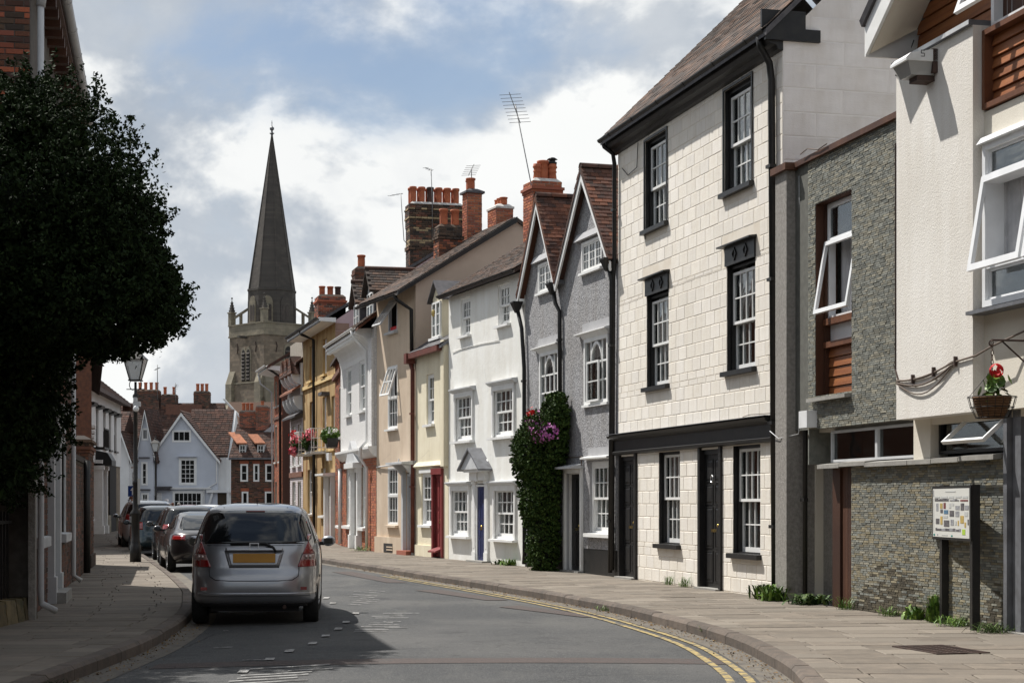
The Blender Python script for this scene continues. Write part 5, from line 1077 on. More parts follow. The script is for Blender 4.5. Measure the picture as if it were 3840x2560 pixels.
# stone-wall window: fixed light, open casement, white panel, timber boards
a, b, c, d = UH; win = MB().ring(a+.05, b, 4.14, d, .16, .26, .05).build('window', 'white_plastic', R_)
light_grid(win, 'fixed_light', 'white_plastic', 'glass_modern', a+.09, b-.02, 5.22, d-.02, .14, [0, 1], [0, 1], .06, .02, .05)
backing(win, a+.16, b, 4.16, d, .3, 'curtain_dark', 2, full=True); open_light(h, win, a+.07, b-.03, 4.2, 5.24, .10, .17, 1, 1, 'white_plastic', 'glass_modern', .06)
win2 = MB().box(a+.02, b, .1, .3, 4.06, 4.15).box(a+.02, b, .1, .3, 3.74, 3.82).build('timber_frame', 'wood_frame', R_); MB().box(a, a+.06, .12, .3, 3.06, 5.78).build('timber_jamb', 'wood_dark', R_)
h.box('white_panel', 'white_plastic', a+.06, b, .2, .24, 3.82, 4.06); z = 3.06
for k in range(5): MB().hexa([(a+.06, .17, z), (b, .17, z), (b, .22, z), (a+.06, .22, z), (a+.06, .19, z+.125), (b, .19, z+.125), (b, .22, z+.125), (a+.06, .22, z+.125)]).build('board', 'wood_board', win2); z += .137
MB().prism([(-.1, 2.98), (.25, 3.0), (.25, 3.07), (-.1, 3.03)], 'x', a-.12, b-.02).build('sill', 'concrete_sill', R_)
# projecting rendered block
RX0, RX1, RY = 4.4, 6.38, -.26
MB().box(RX0, RX1, RY, .5, 2.58, 6.93).build('render_block', 'modern_render', R_); MB().box(RX0-.04, RX1, RY-.05, .1, 6.93, 6.99).build('block_coping', 'lead', R_)
for x0, x1 in ((4.4, 5.1), (5.11, 5.8), (5.81, 6.38)): MB().box(x0, x1, RY-.055, RY-.05, 6.935, 6.985).build('coping_strip', 'grey_trim', R_)
MB().tube([(RX0-.015, RY+.0, 6.0), (RX0-.015, RY, 3.2), (RX0+.1, RY-.01, 3.02)], .014, 6).build('cable', 'iron', R_)
# upper timber storey set behind the coping
UP_ = MB().prism([(4.5, 6.9), (11, 6.9), (11, 7.4), (8.2, 9.9), (4.5, 7.4)], 'y', .03, .3).build('timber_wall', 'wood_dark', R_); z = 6.98; k = 0
while z < 8.7:
    MB().hexa([(max(4.5, 4.42+(z-7.3)*1.3), -.03, z), (6.44, -.03, z), (6.44, .03, z), (max(4.5, 4.42+(z-7.3)*1.3), .03, z), (max(4.5, 4.42+(z-7.3)*1.3), -.01, z+.155), (6.44, -.01, z+.155), (6.44, .03, z+.155), (max(4.5, 4.42+(z-7.3)*1.3), .03, z+.155)]).build('board', 'wood_board', UP_); z += .168
# bay at the right: render, large window, timber panel, upper window with open casement
MB().box(6.38, 11, -.12, .3, 5.58, 5.95).box(6.38, 11, -.12, .3, 2.58, 3.72).box(6.38, 6.47, -.14, .3, 3.72, 5.58).build('bay_render', 'modern_cream', R_)
a, b, c, d = 6.48, 8.9, 3.74, 5.56
win = MB().ring(a, b, c, d, -.2, .1, .07).box(a, b, -.19, .0, 4.16, 4.24).box(a, b, -.19, .0, 5.12, 5.2).build('window', 'white_plastic', R_)
light_grid(win, 'fixed_light', 'white_plastic', 'glass_modern', a+.06, b-.06, 5.18, d-.05, -.16, [0, .5, 1], [0, 1], .05, .03, .05); light_grid(win, 'fixed_light', 'white_plastic', 'glass_modern', a+.06, b-.06, c+.05, 4.18, -.16, [0, .5, 1], [0, 1], .05, .05, .05)
for q in range(2): open_light(h, win, a+.02+q*1.2, a+1.16+q*1.2, 4.12, 5.2, -.22, .17, 1, 1, 'white_plastic', 'glass_modern', .075)
backing(win, a+.05, b-.05, c+.05, d-.05, .0, 'curtain_dark', 8, full=True, dep=1.)
MB().prism([(-.34, 3.66), (-.1, 3.66), (-.1, 3.74), (-.34, 3.7)], 'x', a-.12, b+.1).build('sill', 'lead', win); MB().prism([(-.26, 5.56), (-.1, 5.56), (-.1, 5.66), (-.2, 5.64)], 'x', a-.03, b+.03).build('head', 'white_plastic', win)
pn = MB().ring(6.40, 9.6, 5.97, 6.86, -.16, .1, .06).build('timber_panel', 'wood_frame', R_); z = 6.04
while z < 6.78: MB().hexa([(6.46, -.07, z), (9.54, -.07, z), (9.54, -.0, z), (6.46, -.0, z), (6.46, -.04, z+.118), (9.54, -.04, z+.118), (9.54, 0, z+.118), (6.46, 0, z+.118)]).build('board', 'wood_board', pn); z += .128
win = MB().ring(6.46, 9.5, 6.86, 8.3, -.08, .1, .07).build('window', 'white_plastic', R_); backing(win, 6.5, 9.45, 6.9, 8.25, .02, 'curtain_dark', 12, dep=.6)
open_light(h, win, 6.44, 7.3, 6.95, 8.2, -.1, .35, 1, 1, 'white_plastic', 'glass_modern', .08); light_grid(win, 'fixed_light', 'white_plastic', 'glass_modern', 7.3, 9.4, 6.95, 8.2, -.05, [0, .5, 1], [0, 1], .05, .05, .05)
# gabled roof with white-boarded verge standing out over the timber wall
def verge(us, f): return f(us)
lo_ = lambda u: 7.12+.66*(u-4.40); hi_ = lambda u: 7.45+.66*(u-4.32); wl_ = lambda u: 7.40+.72*(u-4.48); UA, UR = 4.34, 8.2
MB().hexa([(UA, -.64, lo_(UA)), (UR, -.64, lo_(UR)), (UR, -.60, lo_(UR)), (UA, -.60, lo_(UA)), (UA, -.64, hi_(UA)), (UR, -.64, hi_(UR)), (UR, -.60, hi_(UR)), (UA, -.60, hi_(UA))]).build('bargeboard', 'white_paint', R_)
MB().hexa([(UA+.04, -.6, lo_(UA)+.01), (UR, -.6, lo_(UR)+.01), (UR, -.02, wl_(UR)), (UA+.14, -.02, wl_(UA+.14)), (UA+.04, -.6, lo_(UA)+.05), (UR, -.6, lo_(UR)+.05), (UR, -.02, wl_(UR)+.04), (UA+.14, -.02, wl_(UA+.14)+.04)]).build('soffit', 'modern_cream', R_)
MB().hexa([(UA-.04, -.68, hi_(UA)-.03), (UR, -.68, hi_(UR)), (UR, 6, hi_(UR)), (UA-.04, 6, hi_(UA)-.03), (UA-.06, -.70, hi_(UA)+.05), (UR, -.70, hi_(UR)+.09), (UR, 6, hi_(UR)+.09), (UA-.06, 6, hi_(UA)+.05)]).build('roof', 'slate', R_)
MB().hexa([(UR, -.68, hi_(UR)), (12.1, -.68, hi_(UA)), (12.1, 6, hi_(UA)), (UR, 6, hi_(UR)), (UR, -.70, hi_(UR)+.09), (12.1, -.70, hi_(UA)+.09), (12.1, 6, hi_(UA)+.09), (UR, 6, hi_(UR)+.09)]).build('roof', 'slate', R_)
MB().box(UA-.03, UA+.0, -.64, 6, lo_(UA)-.02, hi_(UA)-.03).build('eaves_board', 'white_paint', R_)
MB().tube([(4.35, .0, 7.3), (4.3, -.1, 7.0), (4.32, -.2, 6.85), (4.42, RY-.02, 6.83)], .008, 5).build('cable', 'black_metal', R_)
# ground floor: glazed band, sills, timber door, shopfront
MB().box(.95, 4.4, .16, .5, 2.56, 2.62).box(4.4, 11, .0, .5, 2.50, 2.58).build('soffit', 'modern_cream', R_)
win = MB().ring(1.52, 3.02, 2.12, 2.56, .1, .18, .035).ring(3.02, 4.4, 2.12, 2.56, .1, .18, .035).build('window', 'grey_trim', R_)
for x0, x1 in ((1.55, 2.99), (3.05, 4.37)): p = ob('pane', unit_pane('glass_dark'), win); p.matrix_local = frame_m((x0, .14, 2.15), (x1-x0, 0, 0), (0, 1, 0), (0, 0, .38))
backing(win, 1.5, 4.4, 2.1, 2.56, .18, None, rm='curtain_dark', dep=.4); wavy(2.2, 3.0, .3, 2.14, 2.3, .01).build('curtain', 'curtain_dark', win)
h.box('column', 'modern_cream', 4.38, 4.84, -.02, .3, 2.06, 2.58)
win = MB().ring(4.86, 6.68, 2.14, 2.54, .08, .16, .04).build('window', 'black_paint', R_); p = ob('pane', unit_pane('glass_dark'), win); p.matrix_local = frame_m((4.9, .12, 2.18), (1.74, 0, 0), (0, 1, 0), (0, 0, .34)); backing(win, 4.86, 6.68, 2.1, 2.54, .2, None, rm='room_warm')
h.box('paper_notice', 'print_pale', 5.1, 5.4, .18, .185, 2.16, 2.3, parent=win)
open_light(h, win, 5.62, 6.62, 2.12, 2.55, .05, .85, 1, 1, 'white_paint', 'glass_dark', .035)
for x0, x1, dz in ((1.5, 2.25, .0), (2.25, 3.1, .015), (3.08, 4.35, -.005), (4.36, 5.0, -.005), (5.01, 5.7, .0), (5.71, 6.55, .01)): MB().prism([(-.1, 2.03+dz), (.2, 2.05+dz), (.2, 2.12+dz), (-.1, 2.085+dz)], 'x', x0+.004, x1-.004).build('sill', 'concrete_sill', R_)
dr = MB().box(1.62, 2.43, .16, .2, .1, 2.05).build('plank_door', 'wood_dark', R_)
for k in range(6): x = 1.85+k*.097; MB().box(x, x+.088, .13, .16, .13, 2.04).build('plank', 'wood_dark', dr)
MB().box(1.58, 1.84, .1, .6, .1, 2.05).build('door_jamb', 'wood_dark', R_); MB().box(.95, 1.6, .42, .6, -.1, 2.1).build('recess_wall', 'stone_slip', R_)
MB().box(6.70, 6.78, -.06, .1, .1, 2.6).box(6.80, 6.98, -.0, .1, .1, 2.6).box(6.66, 6.72, .02, .3, .1, 2.6).build('shopfront_post', 'lead', R_)
sf = MB().ring(6.98, 11, .1, 2.55, .08, .16, .08).build('shopfront', 'lead', R_); p = ob('pane', unit_pane('glass_dark'), sf); p.matrix_local = frame_m((7.05, .12, .2), (3.9, 0, 0), (0, 1, 0), (0, 0, 2.3)); backing(sf, 7, 11, .1, 2.5, .2, None, dep=2)
h.box('threshold', 'concrete_sill', 6.7, 9, -.1, .1, .1, .135)
# bulkhead lamp with number
def at(hh, x, y, z): return tuple(hh.root.matrix_basis @ Vector((x, y, z)))
rzm = R_.rotation_euler.z
L = empty('bulkhead_lamp', at(h, 5.2, RY, 6.72), rzm, 'weathered white bulkhead lamp numbered 5 high on the rough render', 'lamp')
MB().box(.14, .32, -.06, 0, -.12, .16).build('back_plate', 'iron', L)
MB().prism([(-.0, .16), (-.34, .10), (-.40, .04), (-.40, .01), (0, .01)], 'x', -.12, .32).build('cover', 'lamp_body', L)
MB().hexa([(-.04, -.3, -.14), (.24, -.3, -.14), (.26, -.02, -.14), (-.04, -.02, -.14), (-.10, -.37, .01), (.30, -.37, .01), (.30, 0, .01), (-.10, 0, .01)]).build('diffuser', 'lamp_glass', L)
MB().box(.02, .24, -.22, 0, -.2, -.14).build('bracket', 'iron', L)
nb = MB()
for y0_, y1_, z0_, z1_ in ((-.215, -.165, .125, .135), (-.215, -.205, .095, .135), (-.215, -.17, .09, .10), (-.175, -.165, .06, .095), (-.215, -.17, .055, .065)): nb.box(.319, .3225, y0_, y1_, z0_-.0, z1_)
nb.build('number', 'print_dark', L)
# cables sagging along the render
for k, (sag, dz) in enumerate(((.05, 0), (.12, -.02), (.22, -.03), (.08, .015))):
    pts = [(4.45+(6.0-4.45)*t, RY-.02, 3.05+dz+.12*t-sag*math.sin(PI*min(1, t*1.05))*(1 if t < .95 else 0)) for t in np.linspace(0, 1, 14)]
    MB().tube(pts, .012 if k < 2 else .009, 5).build('cable', 'cable', R_, True)
MB().tube([(6.0, RY-.02, 3.17), (6.5, RY-.02, 3.2), (6.9, RY-.02, 3.28), (7.4, -.16, 3.4), (8, -.14, 3.5)], .012, 5).build('cable', 'cable', R_, True)
for x, z in ((4.9, 3.05), (5.45, 3.1), (6.0, 3.18)): MB().box(x-.012, x+.012, RY-.04, RY, z-.06, z+.05).build('cable_clip', 'iron', R_)
# wrought-iron bracket, chain and hanging basket
BK = empty('wall_bracket', at(h, 7.45, -.12, 3.28), rzm, 'wrought-iron scroll bracket carrying the hanging basket', 'bracket')
MB().tube([(0, 0, .0), (0, -.48, .0)], .012, 6).build('arm', 'iron', BK); MB().tube([(0, 0, -.26), (0, -.08, -.24), (0, -.36, -.01)], .01, 6).build('brace', 'iron', BK); MB().box(-.02, .02, -.02, .01, -.32, .06).build('plate', 'iron', BK)
for (cy, cz, rr_) in ((-.48, -.04, .04), (-.06, -.045, .035), (-.05, -.24, .035)): MB().tube([(0, cy+rr_*(1-.07*q)*math.cos(q*.5+1.2), cz+rr_*(1-.07*q)*math.sin(q*.5+1.2)) for q in range(12)], .008, 5).build('scroll', 'iron', BK)
HB = empty('hanging_basket', at(h, 7.46, -.6, 2.655), rzm, 'wire hanging basket with wicker liner and one red geranium', 'hanging basket')
for k in range(6):                                               # chain links
    z = .59-.05*k; mb = MB(); mb.tube([(.014*math.cos(t) if k % 2 else 0, 0 if k % 2 else .014*math.cos(t), z+.03*math.sin(t)) for t in np.linspace(0, 2*PI, 9)], .005, 5); mb.build('chain_link', 'chain', HB)
for q in range(3): t = q*2.09+.3; MB().tube([(0, 0, .31), (.245*math.cos(t), .245*math.sin(t), .02)], .0035, 4).build('chain', 'wire', HB)
for z, r_ in ((.02, .255), (-.09, .225), (-.2, .17)): MB().tube([(r_*math.cos(t), r_*math.sin(t), z) for t in np.linspace(0, 2*PI, 25)], .005, 5, False).build('wire_hoop', 'wire', HB)
for q in range(18): t = q*2*PI/18; MB().tube([(.255*math.cos(t), .255*math.sin(t), .02), (.225*math.cos(t), .225*math.sin(t), -.09), (.17*math.cos(t), .17*math.sin(t), -.2)], .003, 4, False).build('wire_rib', 'wire', HB)
prf = []
for k in range(9): z = -.21+.026*k; r_ = .12+.085*(k/8)**.7; prf += [(r_-.006, z), (r_+.004, z+.006), (r_+.004, z+.018), (r_-.006, z+.024)]
MB().lathe(prf, (0, 0, 0), 22).build('wicker_liner', 'wicker', HB, True)
def leaf_disc(mb, c, r_, nrm, n=9, fold=.25):
    nrm = Vector(nrm).normalized(); a = nrm.orthogonal().normalized(); b = nrm.cross(a); c = Vector(c)
    vs = [c-nrm*r_*fold]+[c+(a*math.cos(2*PI*k/n)+b*math.sin(2*PI*k/n))*r_*(1 if k % 2 else .88) for k in range(n)]
    mb.add(vs, [(0, 1+k, 1+(k+1) % n) for k in range(n)])
rr = random.Random(9)
for q in range(26):
    t = rr.uniform(0, 2*PI); r_ = rr.uniform(.0, .19); z = rr.uniform(.06, .28)-r_*.4; mb = MB(); leaf_disc(mb, (r_*math.cos(t), r_*math.sin(t), z), rr.uniform(.045, .07), (math.cos(t)*.7, math.sin(t)*.7-.25, rr.uniform(.2, 1))); mb.build('leaf', 'leaf_bright', HB)
for q in range(6): t = q*1.1; MB().tube([(.03*math.cos(t), .03*math.sin(t), -.02), (.09*math.cos(t), .09*math.sin(t), .2)], .005, 5).build('stem', 'leaf_bright', HB)
MB().tube([(.03, -.02, 0), (.10, -.04, .28)], .005, 5).build('stem', 'leaf_bright', HB); mb = MB()
for q in range(60): v = Vector((rr.gauss(0, 1), rr.gauss(0, 1), rr.gauss(0, 1)+.2)).normalized(); leaf_disc(mb, Vector((.13, -.02, .29))+v*Vector((.06, .06, .045)).length*.75, .026, v, 5, .1)
mb.build('flower_head', 'petal_red', HB)
mb = MB(); leaf_disc(mb, (.19, .0, .15), .06, (.3, -.6, .5)); mb.build('leaf', 'leaf_bright', HB)

# information board on two posts
S = empty('information_board', (5.18, 20.27, .12), 0, 'white history panel in a black frame on two black posts', 'sign')
d_ = Vector((.07, -1.36, 0)).normalized(); n_ = Vector((-1, -.05, 0)).normalized()
S.rotation_euler.z = math.atan2(d_.y, d_.x)
for x in (-.53, .62): MB().box(x, x+.09, -.045, .045, -.05, 1.02 if x < 0 else 1.64).build('post', 'black_metal', S)
pb = MB().box(-.78, .70, -.06, -.02, 1.0, 1.63).build('board', 'black_metal', S); MB().box(-.735, .66, -.064, -.06, 1.03, 1.60).build('panel', 'panel_white', S)
def pr_(u0, u1, v0, v1, m): return MB().box(-.735+1.395*u0, -.735+1.395*u1, -.067, -.064, 1.60-.57*v1, 1.60-.57*v0).build('print', m, S)
for q in ((.36, .64, .05, .072), (.05, .2, .155, .19), (.23, .42, .155, .2), (.46, .6, .155, .2), (.64, .8, .155, .19), (.83, .97, .155, .2), (.46, .52, .3, .4), (.55, .6, .3, .35), (.3, .43, .55, .6), (.88, .97, .47, .56), (.62, .67, .66, .74)): pr_(*q, 'print_pale')
for q in ((.06, .46, .21, .255), (.49, .74, .225, .255), (.08, .78, .82, .87)):
    u = q[0]
    while u < q[1]-.01: e = min(q[1], u+rr.uniform(.03, .06)); pr_(u, e, q[2]+rr.uniform(-.012, .01), q[3], rr.choice(('print_dark', 'print_mid', 'print_dark'))); u = e
pr_(.77, .97, .23, .26, 'print_red')
for q in ((.1, .16, .3, .46, 'print_mid'), (.21, .28, .3, .41, 'print_ochre'), (.31, .37, .29, .41, 'print_red'), (.22, .29, .43, .5, 'print_dark'), (.32, .44, .44, .52, 'print_blue'), (.48, .6, .45, .57, 'print_dark'), (.64, .75, .35, .43, 'print_mid'), (.78, .87, .3, .44, 'print_dark'), (.89, .99, .34, .43, 'print_mid'), (.64, .74, .46, .57, 'print_mid'), (.09, .19, .62, .73, 'print_dark'), (.22, .28, .57, .74, 'print_ochre'), (.32, .47, .65, .78, 'print_dark'), (.51, .59, .63, .75, 'print_mid'), (.7, .73, .65, .75, 'print_ochre'), (.77, .86, .55, .7, 'print_ochre'), (.88, .92, .68, .78, 'print_ochre'), (.96, .99, .62, .73, 'print_dark'), (.82, .9, .82, .93, 'print_green'), (.02, .06, .94, .98, 'print_teal'), (.13, .15, .94, .97, 'print_mid'), (.26, .42, .95, .965, 'print_pale'), (.52, .56, .95, .98, 'print_teal'), (.015, .03, .02, .16, 'print_mid'), (.025, .03, .2, .9, 'print_pale')): pr_(*q)
MB().box(-.5, -.35, -.05, .02, 1.63, 1.645).build('hook', 'black_metal', S)
# iron grating let into the pavement
G = empty('drain_grating', (4.18, 17.0, .124), -1.32, 'rusty iron drain grating let into the near pavement', 'grating'); G.scale = (.8, .8, 1)
MB().box(-.55, .55, -.32, .32, -.03, -.004).build('well', 'room', G); MB().box(-.58, .58, -.35, -.32, -.01, .006).box(-.58, .58, .32, .35, -.01, .006).box(-.58, -.55, -.32, .32, -.01, .006).box(.55, .58, -.32, .32, -.01, .006).build('frame', 'iron', G)
for k in range(14): x = -.52+k*.08; MB().box(x-.014, x+.014, -.32, .32, -.02, .005).build('bar', 'iron', G)
for y in (-.16, 0, .16): MB().box(-.55, .55, y-.012, y+.012, -.02, .004).build('cross_bar', 'iron', G)
# ------------------------------------------------------------------ church tower and spire
def stone_tex(name, c1, c2, mortar, bw, bh):
    m = MATS[name]; t = NT(m.node_tree); b = t.n['Principled BSDF']; src = b.inputs['Base Color'].links[0].from_socket
    tc = t.new('ShaderNodeTexCoord'); sp = t.new('ShaderNodeSeparateXYZ'); t.l.new(tc.outputs['Object'], sp.inputs[0]); cb = t.new('ShaderNodeCombineXYZ')
    t.l.new(t.math('ADD', sp.outputs[0], sp.outputs[1]), cb.inputs[0]); t.l.new(sp.outputs[2], cb.inputs[1])
    bt = t.new('ShaderNodeTexBrick'); t.put(bt.inputs['Vector'], cb.outputs[0]); bt.inputs['Scale'].default_value = 1; bt.inputs['Brick Width'].default_value = bw; bt.inputs['Row Height'].default_value = bh; bt.inputs['Mortar Size'].default_value = .02
    for k, v in (('Color1', c1), ('Color2', c2), ('Mortar', mortar)): bt.inputs[k].default_value = (*v, 1)
    t.l.new(t.mix(1., src, bt.outputs['Color'], 'MULTIPLY'), b.inputs['Base Color'])
stone_tex('stone_church', (1.15, 1.12, 1.08), (.75, .75, .76), (.9, .88, .84), .55, .28); stone_tex('stone_dressed', (1.1, 1.1, 1.05), (.85, .85, .85), (.8, .8, .8), .7, .35); stone_tex('spire_stone', (1.12, 1.1, 1.08), (.85, .85, .86), (.9, .9, .9), .6, .3)
w_ = 7.12; ph = math.radians(42.3); C = Vector((-28.51, 200)); ctr = C+Vector((math.cos(ph)*w_/2-math.sin(ph)*w_/2, math.sin(ph)*w_/2+math.cos(ph)*w_/2)); T = empty('church_tower', (ctr.x, ctr.y, 0), ph, 'stone church tower with tall octagonal spire and corner pinnacles', 'church'); a = w_/2
def lancet(cx, z0, z1, r_, n=6): return [(cx-r_, z0), (cx+r_, z0)]+[(cx+r_*math.cos(t)*(1 if True else 0), z1-r_*1.5+r_*1.5*math.sin(t)) for t in np.linspace(0, PI/2, n)]+[(cx-r_*math.cos(t), z1-r_*1.5+r_*1.5*math.sin(t)) for t in np.linspace(PI/2, 0, n)[1:]]
MB().box(-a, a, -a, a, -1, 22.0).build('tower_wall', 'stone_church', T)
MB().box(-a-.12, a+.12, -a-.12, a+.12, 20.95, 21.15).box(-a-.06, a+.06, -a-.06, a+.06, 21.15, 22.3).box(-a-.14, a+.14, -a-.14, a+.14, 22.3, 22.45).build('parapet', 'stone_dressed', T); MB().box(-a-.18, a+.18, -a-.18, a+.18, 15.45, 15.62).build('string_course', 'stone_dressed', T); MB().box(-a-.16, a+.16, -a-.16, a+.16, 8, 8.2).build('string_course', 'stone_dressed', T)
MB().box(-a-.1, a+.1, -a-.1, a+.1, -1, 15.4).build('lower_stage', 'stone_church', T)
for face in range(2):                                             # belfry lights: -x face and -y face
    M_ = Matrix.Rotation(-PI/2, 4, 'Z') if face == 0 else Matrix.Identity(4)
    for cx in (-.55+(.35 if face else -.0), .45+(.75 if face else -.0)):
        r0, z0, z1 = (.34, 15.75, 19.4) if face == 0 else (.46, 16.4, 19.75)
        for nm, rr, dz, y0, y1, m in (('belfry_arch', r0+.2, .32, -a-.07, -a, 'stone_dressed'), ('belfry_opening', r0, 0, -a-.09, -a-.02, 'room')):
            mb = MB(); mb.prism(lancet(cx, z0, z1+dz, rr), 'y', y0, y1); o = mb.build(nm, m, T); o.matrix_local = M_
        z = z0+.15
        while z < z1-.5:
            mb = MB(); mb.hexa([(cx-r0, -a-.18, z), (cx+r0, -a-.18, z), (cx+r0, -a-.09, z+.14), (cx-r0, -a-.09, z+.14), (cx-r0, -a-.18, z+.06), (cx+r0, -a-.18, z+.06), (cx+r0, -a-.09, z+.2), (cx-r0, -a-.09, z+.2)]); o = mb.build('louvre', 'louvre', T); o.matrix_local = M_; z += .42
    for s_ in (-1, 1):                                             # stepped angle buttresses
        for z0, z1, d in ((-1, 8.5, 1.1), (8.5, 12.6, .8), (12.6, 15.5, .55)):
            cx = s_*(a-.55); mb = MB(); mb.box(cx-.62, cx+.62, -a-d, -a, z0, z1); mb.prism([(-a-d, z1), (-a, z1), (-a, z1+1.5)], 'x', cx-.62, cx+.62); o = mb.build('buttress', 'stone_dressed', T); o.matrix_local = M_
        mb = MB(); mb.tube([(s_*1.9, -a-.06, 20.2), (s_*1.9+.15, -a-.06, 19.7), (s_*1.9, -a-.06, 19.0)], .06, 5); o = mb.build('wall_tie', 'iron', T); o.matrix_local = M_
    mb = MB(); mb.prism(lancet(.0, 11.6, 13.3, .33), 'y', -a-.16, -a-.05); o = mb.build('slit_window', 'room', T); o.matrix_local = M_; mb = MB(); mb.prism(lancet(.0, 11.5, 13.7, .6), 'y', -a-.14, -a-.05); o = mb.build('slit_arch', 'stone_dressed', T); o.matrix_local = M_
def octa(r0, z): return [(r0*math.cos(PI/8+k*PI/4), r0*math.sin(PI/8+k*PI/4), z) for k in range(8)]
mb = MB()
for (r0, z0), (r1, z1) in zip(((2.92, 22.0), (2.84, 26.3), (2.92, 26.35), (2.92, 26.6), (2.72, 26.65)), ((2.84, 26.3), (2.92, 26.35), (2.92, 26.6), (2.72, 26.65), (.06, 44.9))): mb.add(octa(r0, z0)+octa(r1, z1), [(k, (k+1) % 8, 8+(k+1) % 8, 8+k) for k in range(8)])
spire = mb.build('spire', 'spire_stone', T)
for k in range(8):                                                # arrises
    t = PI/8+k*PI/4; MB().tube([(2.74*math.cos(t), 2.74*math.sin(t), 26.6), (.07*math.cos(t), .07*math.sin(t), 44.9)], [.09, .03], 5).build('arris_rib', 'spire_stone', spire)
for k in range(8):
    if k % 2 == 1 or True:
        t = k*PI/4; ap = 2.62; M_ = Matrix.Rotation(t+PI/2, 4, 'Z')
        mb = MB(); mb.prism(lancet(0, 22.6, 25.7, .62), 'y', -ap-.14, -ap+.1); o = mb.build('gablet_window', 'stone_dressed' if k in (4, 5) else 'spire_stone', spire); o.matrix_local = M_
        for q in (-.26, .26): mb = MB(); mb.prism(lancet(q, 22.8, 24.7, .2), 'y', -ap-.17, -ap); o = mb.build('gablet_light', 'louvre', spire); o.matrix_local = M_
MB().lathe([(.10, 44.7), (.16, 44.95), (.32, 45.05), (.12, 45.15), (.1, 45.35), (.26, 45.5), (.26, 45.7), (.08, 45.85), (.03, 46.0), (.05, 46.3), (.01, 46.6)], (0, 0, 0), 8).build('finial', 'lead', spire)
for sx in (-1, 1):
    for sy in (-1, 1):
        c = (sx*(a-.2), sy*(a-.2)); p = MB().box(c[0]-.32, c[0]+.32, c[1]-.32, c[1]+.32, 22.3, 23.9).box(c[0]-.4, c[0]+.4, c[1]-.4, c[1]+.4, 23.85, 24.0).build('pinnacle', 'stone_dressed', T)
        mb = MB(); mb.add([(c[0]-.26, c[1]-.26, 24), (c[0]+.26, c[1]-.26, 24), (c[0]+.26, c[1]+.26, 24), (c[0]-.26, c[1]+.26, 24), (c[0], c[1], 25.6)], [(0, 1, 4), (1, 2, 4), (2, 3, 4), (3, 0, 4)]); mb.build('pinnacle_spirelet', 'spire_stone', p)
        for q in range(4):
            for s2 in (-1, 1): z = 24.2+q*.3; e = .26*(1-(z-24)/1.6); MB().sphere((c[0]+s2*e, c[1]+s2*e*sx*sy, z), .08, 6, 4).build('crocket', 'spire_stone', p); MB().sphere((c[0]+s2*e, c[1]-s2*e*sx*sy, z), .08, 6, 4).build('crocket', 'spire_stone', p)
        MB().sphere((c[0], c[1], 25.65), .12, 6, 5).build('pinnacle_finial', 'spire_stone', p)
        d = Vector((-sx, -sy)).normalized(); q0 = Vector(c)+d*.3; q1 = Vector((sx, sy)).normalized()*2.75; pn = Vector((-d.y, d.x))*.16; mb = MB()
        for zl0, zl1, zr0, zr1 in ((23.2, 23.5, 24.3, 24.6),): mb.hexa([(*(q0-pn), zl0), (*(q1-pn), zr0), (*(q1+pn), zr0), (*(q0+pn), zl0), (*(q0-pn), zl1), (*(q1-pn), zr1), (*(q1+pn), zr1), (*(q0+pn), zl1)])
        m_ = q0.lerp(q1, .45); mb.box(m_.x-.14, m_.x+.14, m_.y-.14, m_.y+.14, 22.4, 23.9); mb.build('flying_buttress', 'stone_dressed', T)
MB().box(-a-1.1, -a, -.2, .2, 20.7, 20.95).build('gargoyle', 'spire_stone', T)

# ------------------------------------------------------------------ buildings closing the view
def small_window(h, a, b, c, d, cols, rows, y=-.04, m='white_paint', fw=.08, parent=None, pane='glass_dark'):
    win = MB().ring(a-fw, b+fw, c-fw, d+fw, y, .0, fw).build('window', m, parent or h.root); light_grid(win, 'sash', m, pane, a, b, c, d, y+.01, fr_(cols), fr_(rows), .05, .035, .03)
    MB().box(a, b, .02-.035+.0, .0, c, d).build('interior', 'room', win); return win
def courses(parent, m, o, ux, us, un, width, length, g=.22):      # far roofs: stepped tile courses
    it = []; ux, us, un = Vector(ux), Vector(us), Vector(un); j = 0; r = random.Random(4)
    while j*g < length:
        x = -r.random()*.3
        while x < width:
            e = x+.3; a_, b_ = max(0, x), min(width, e)
            if b_-a_ > .03: it.append((frame_m(Vector(o)+ux*a_+us*(j*g)+un*.05, ux*(b_-a_-.012), -un*.03, us*(g+.03)-un*.03), None))
            x = e
        j += 1
    pieces(parent, 'tile', it, m, 0)
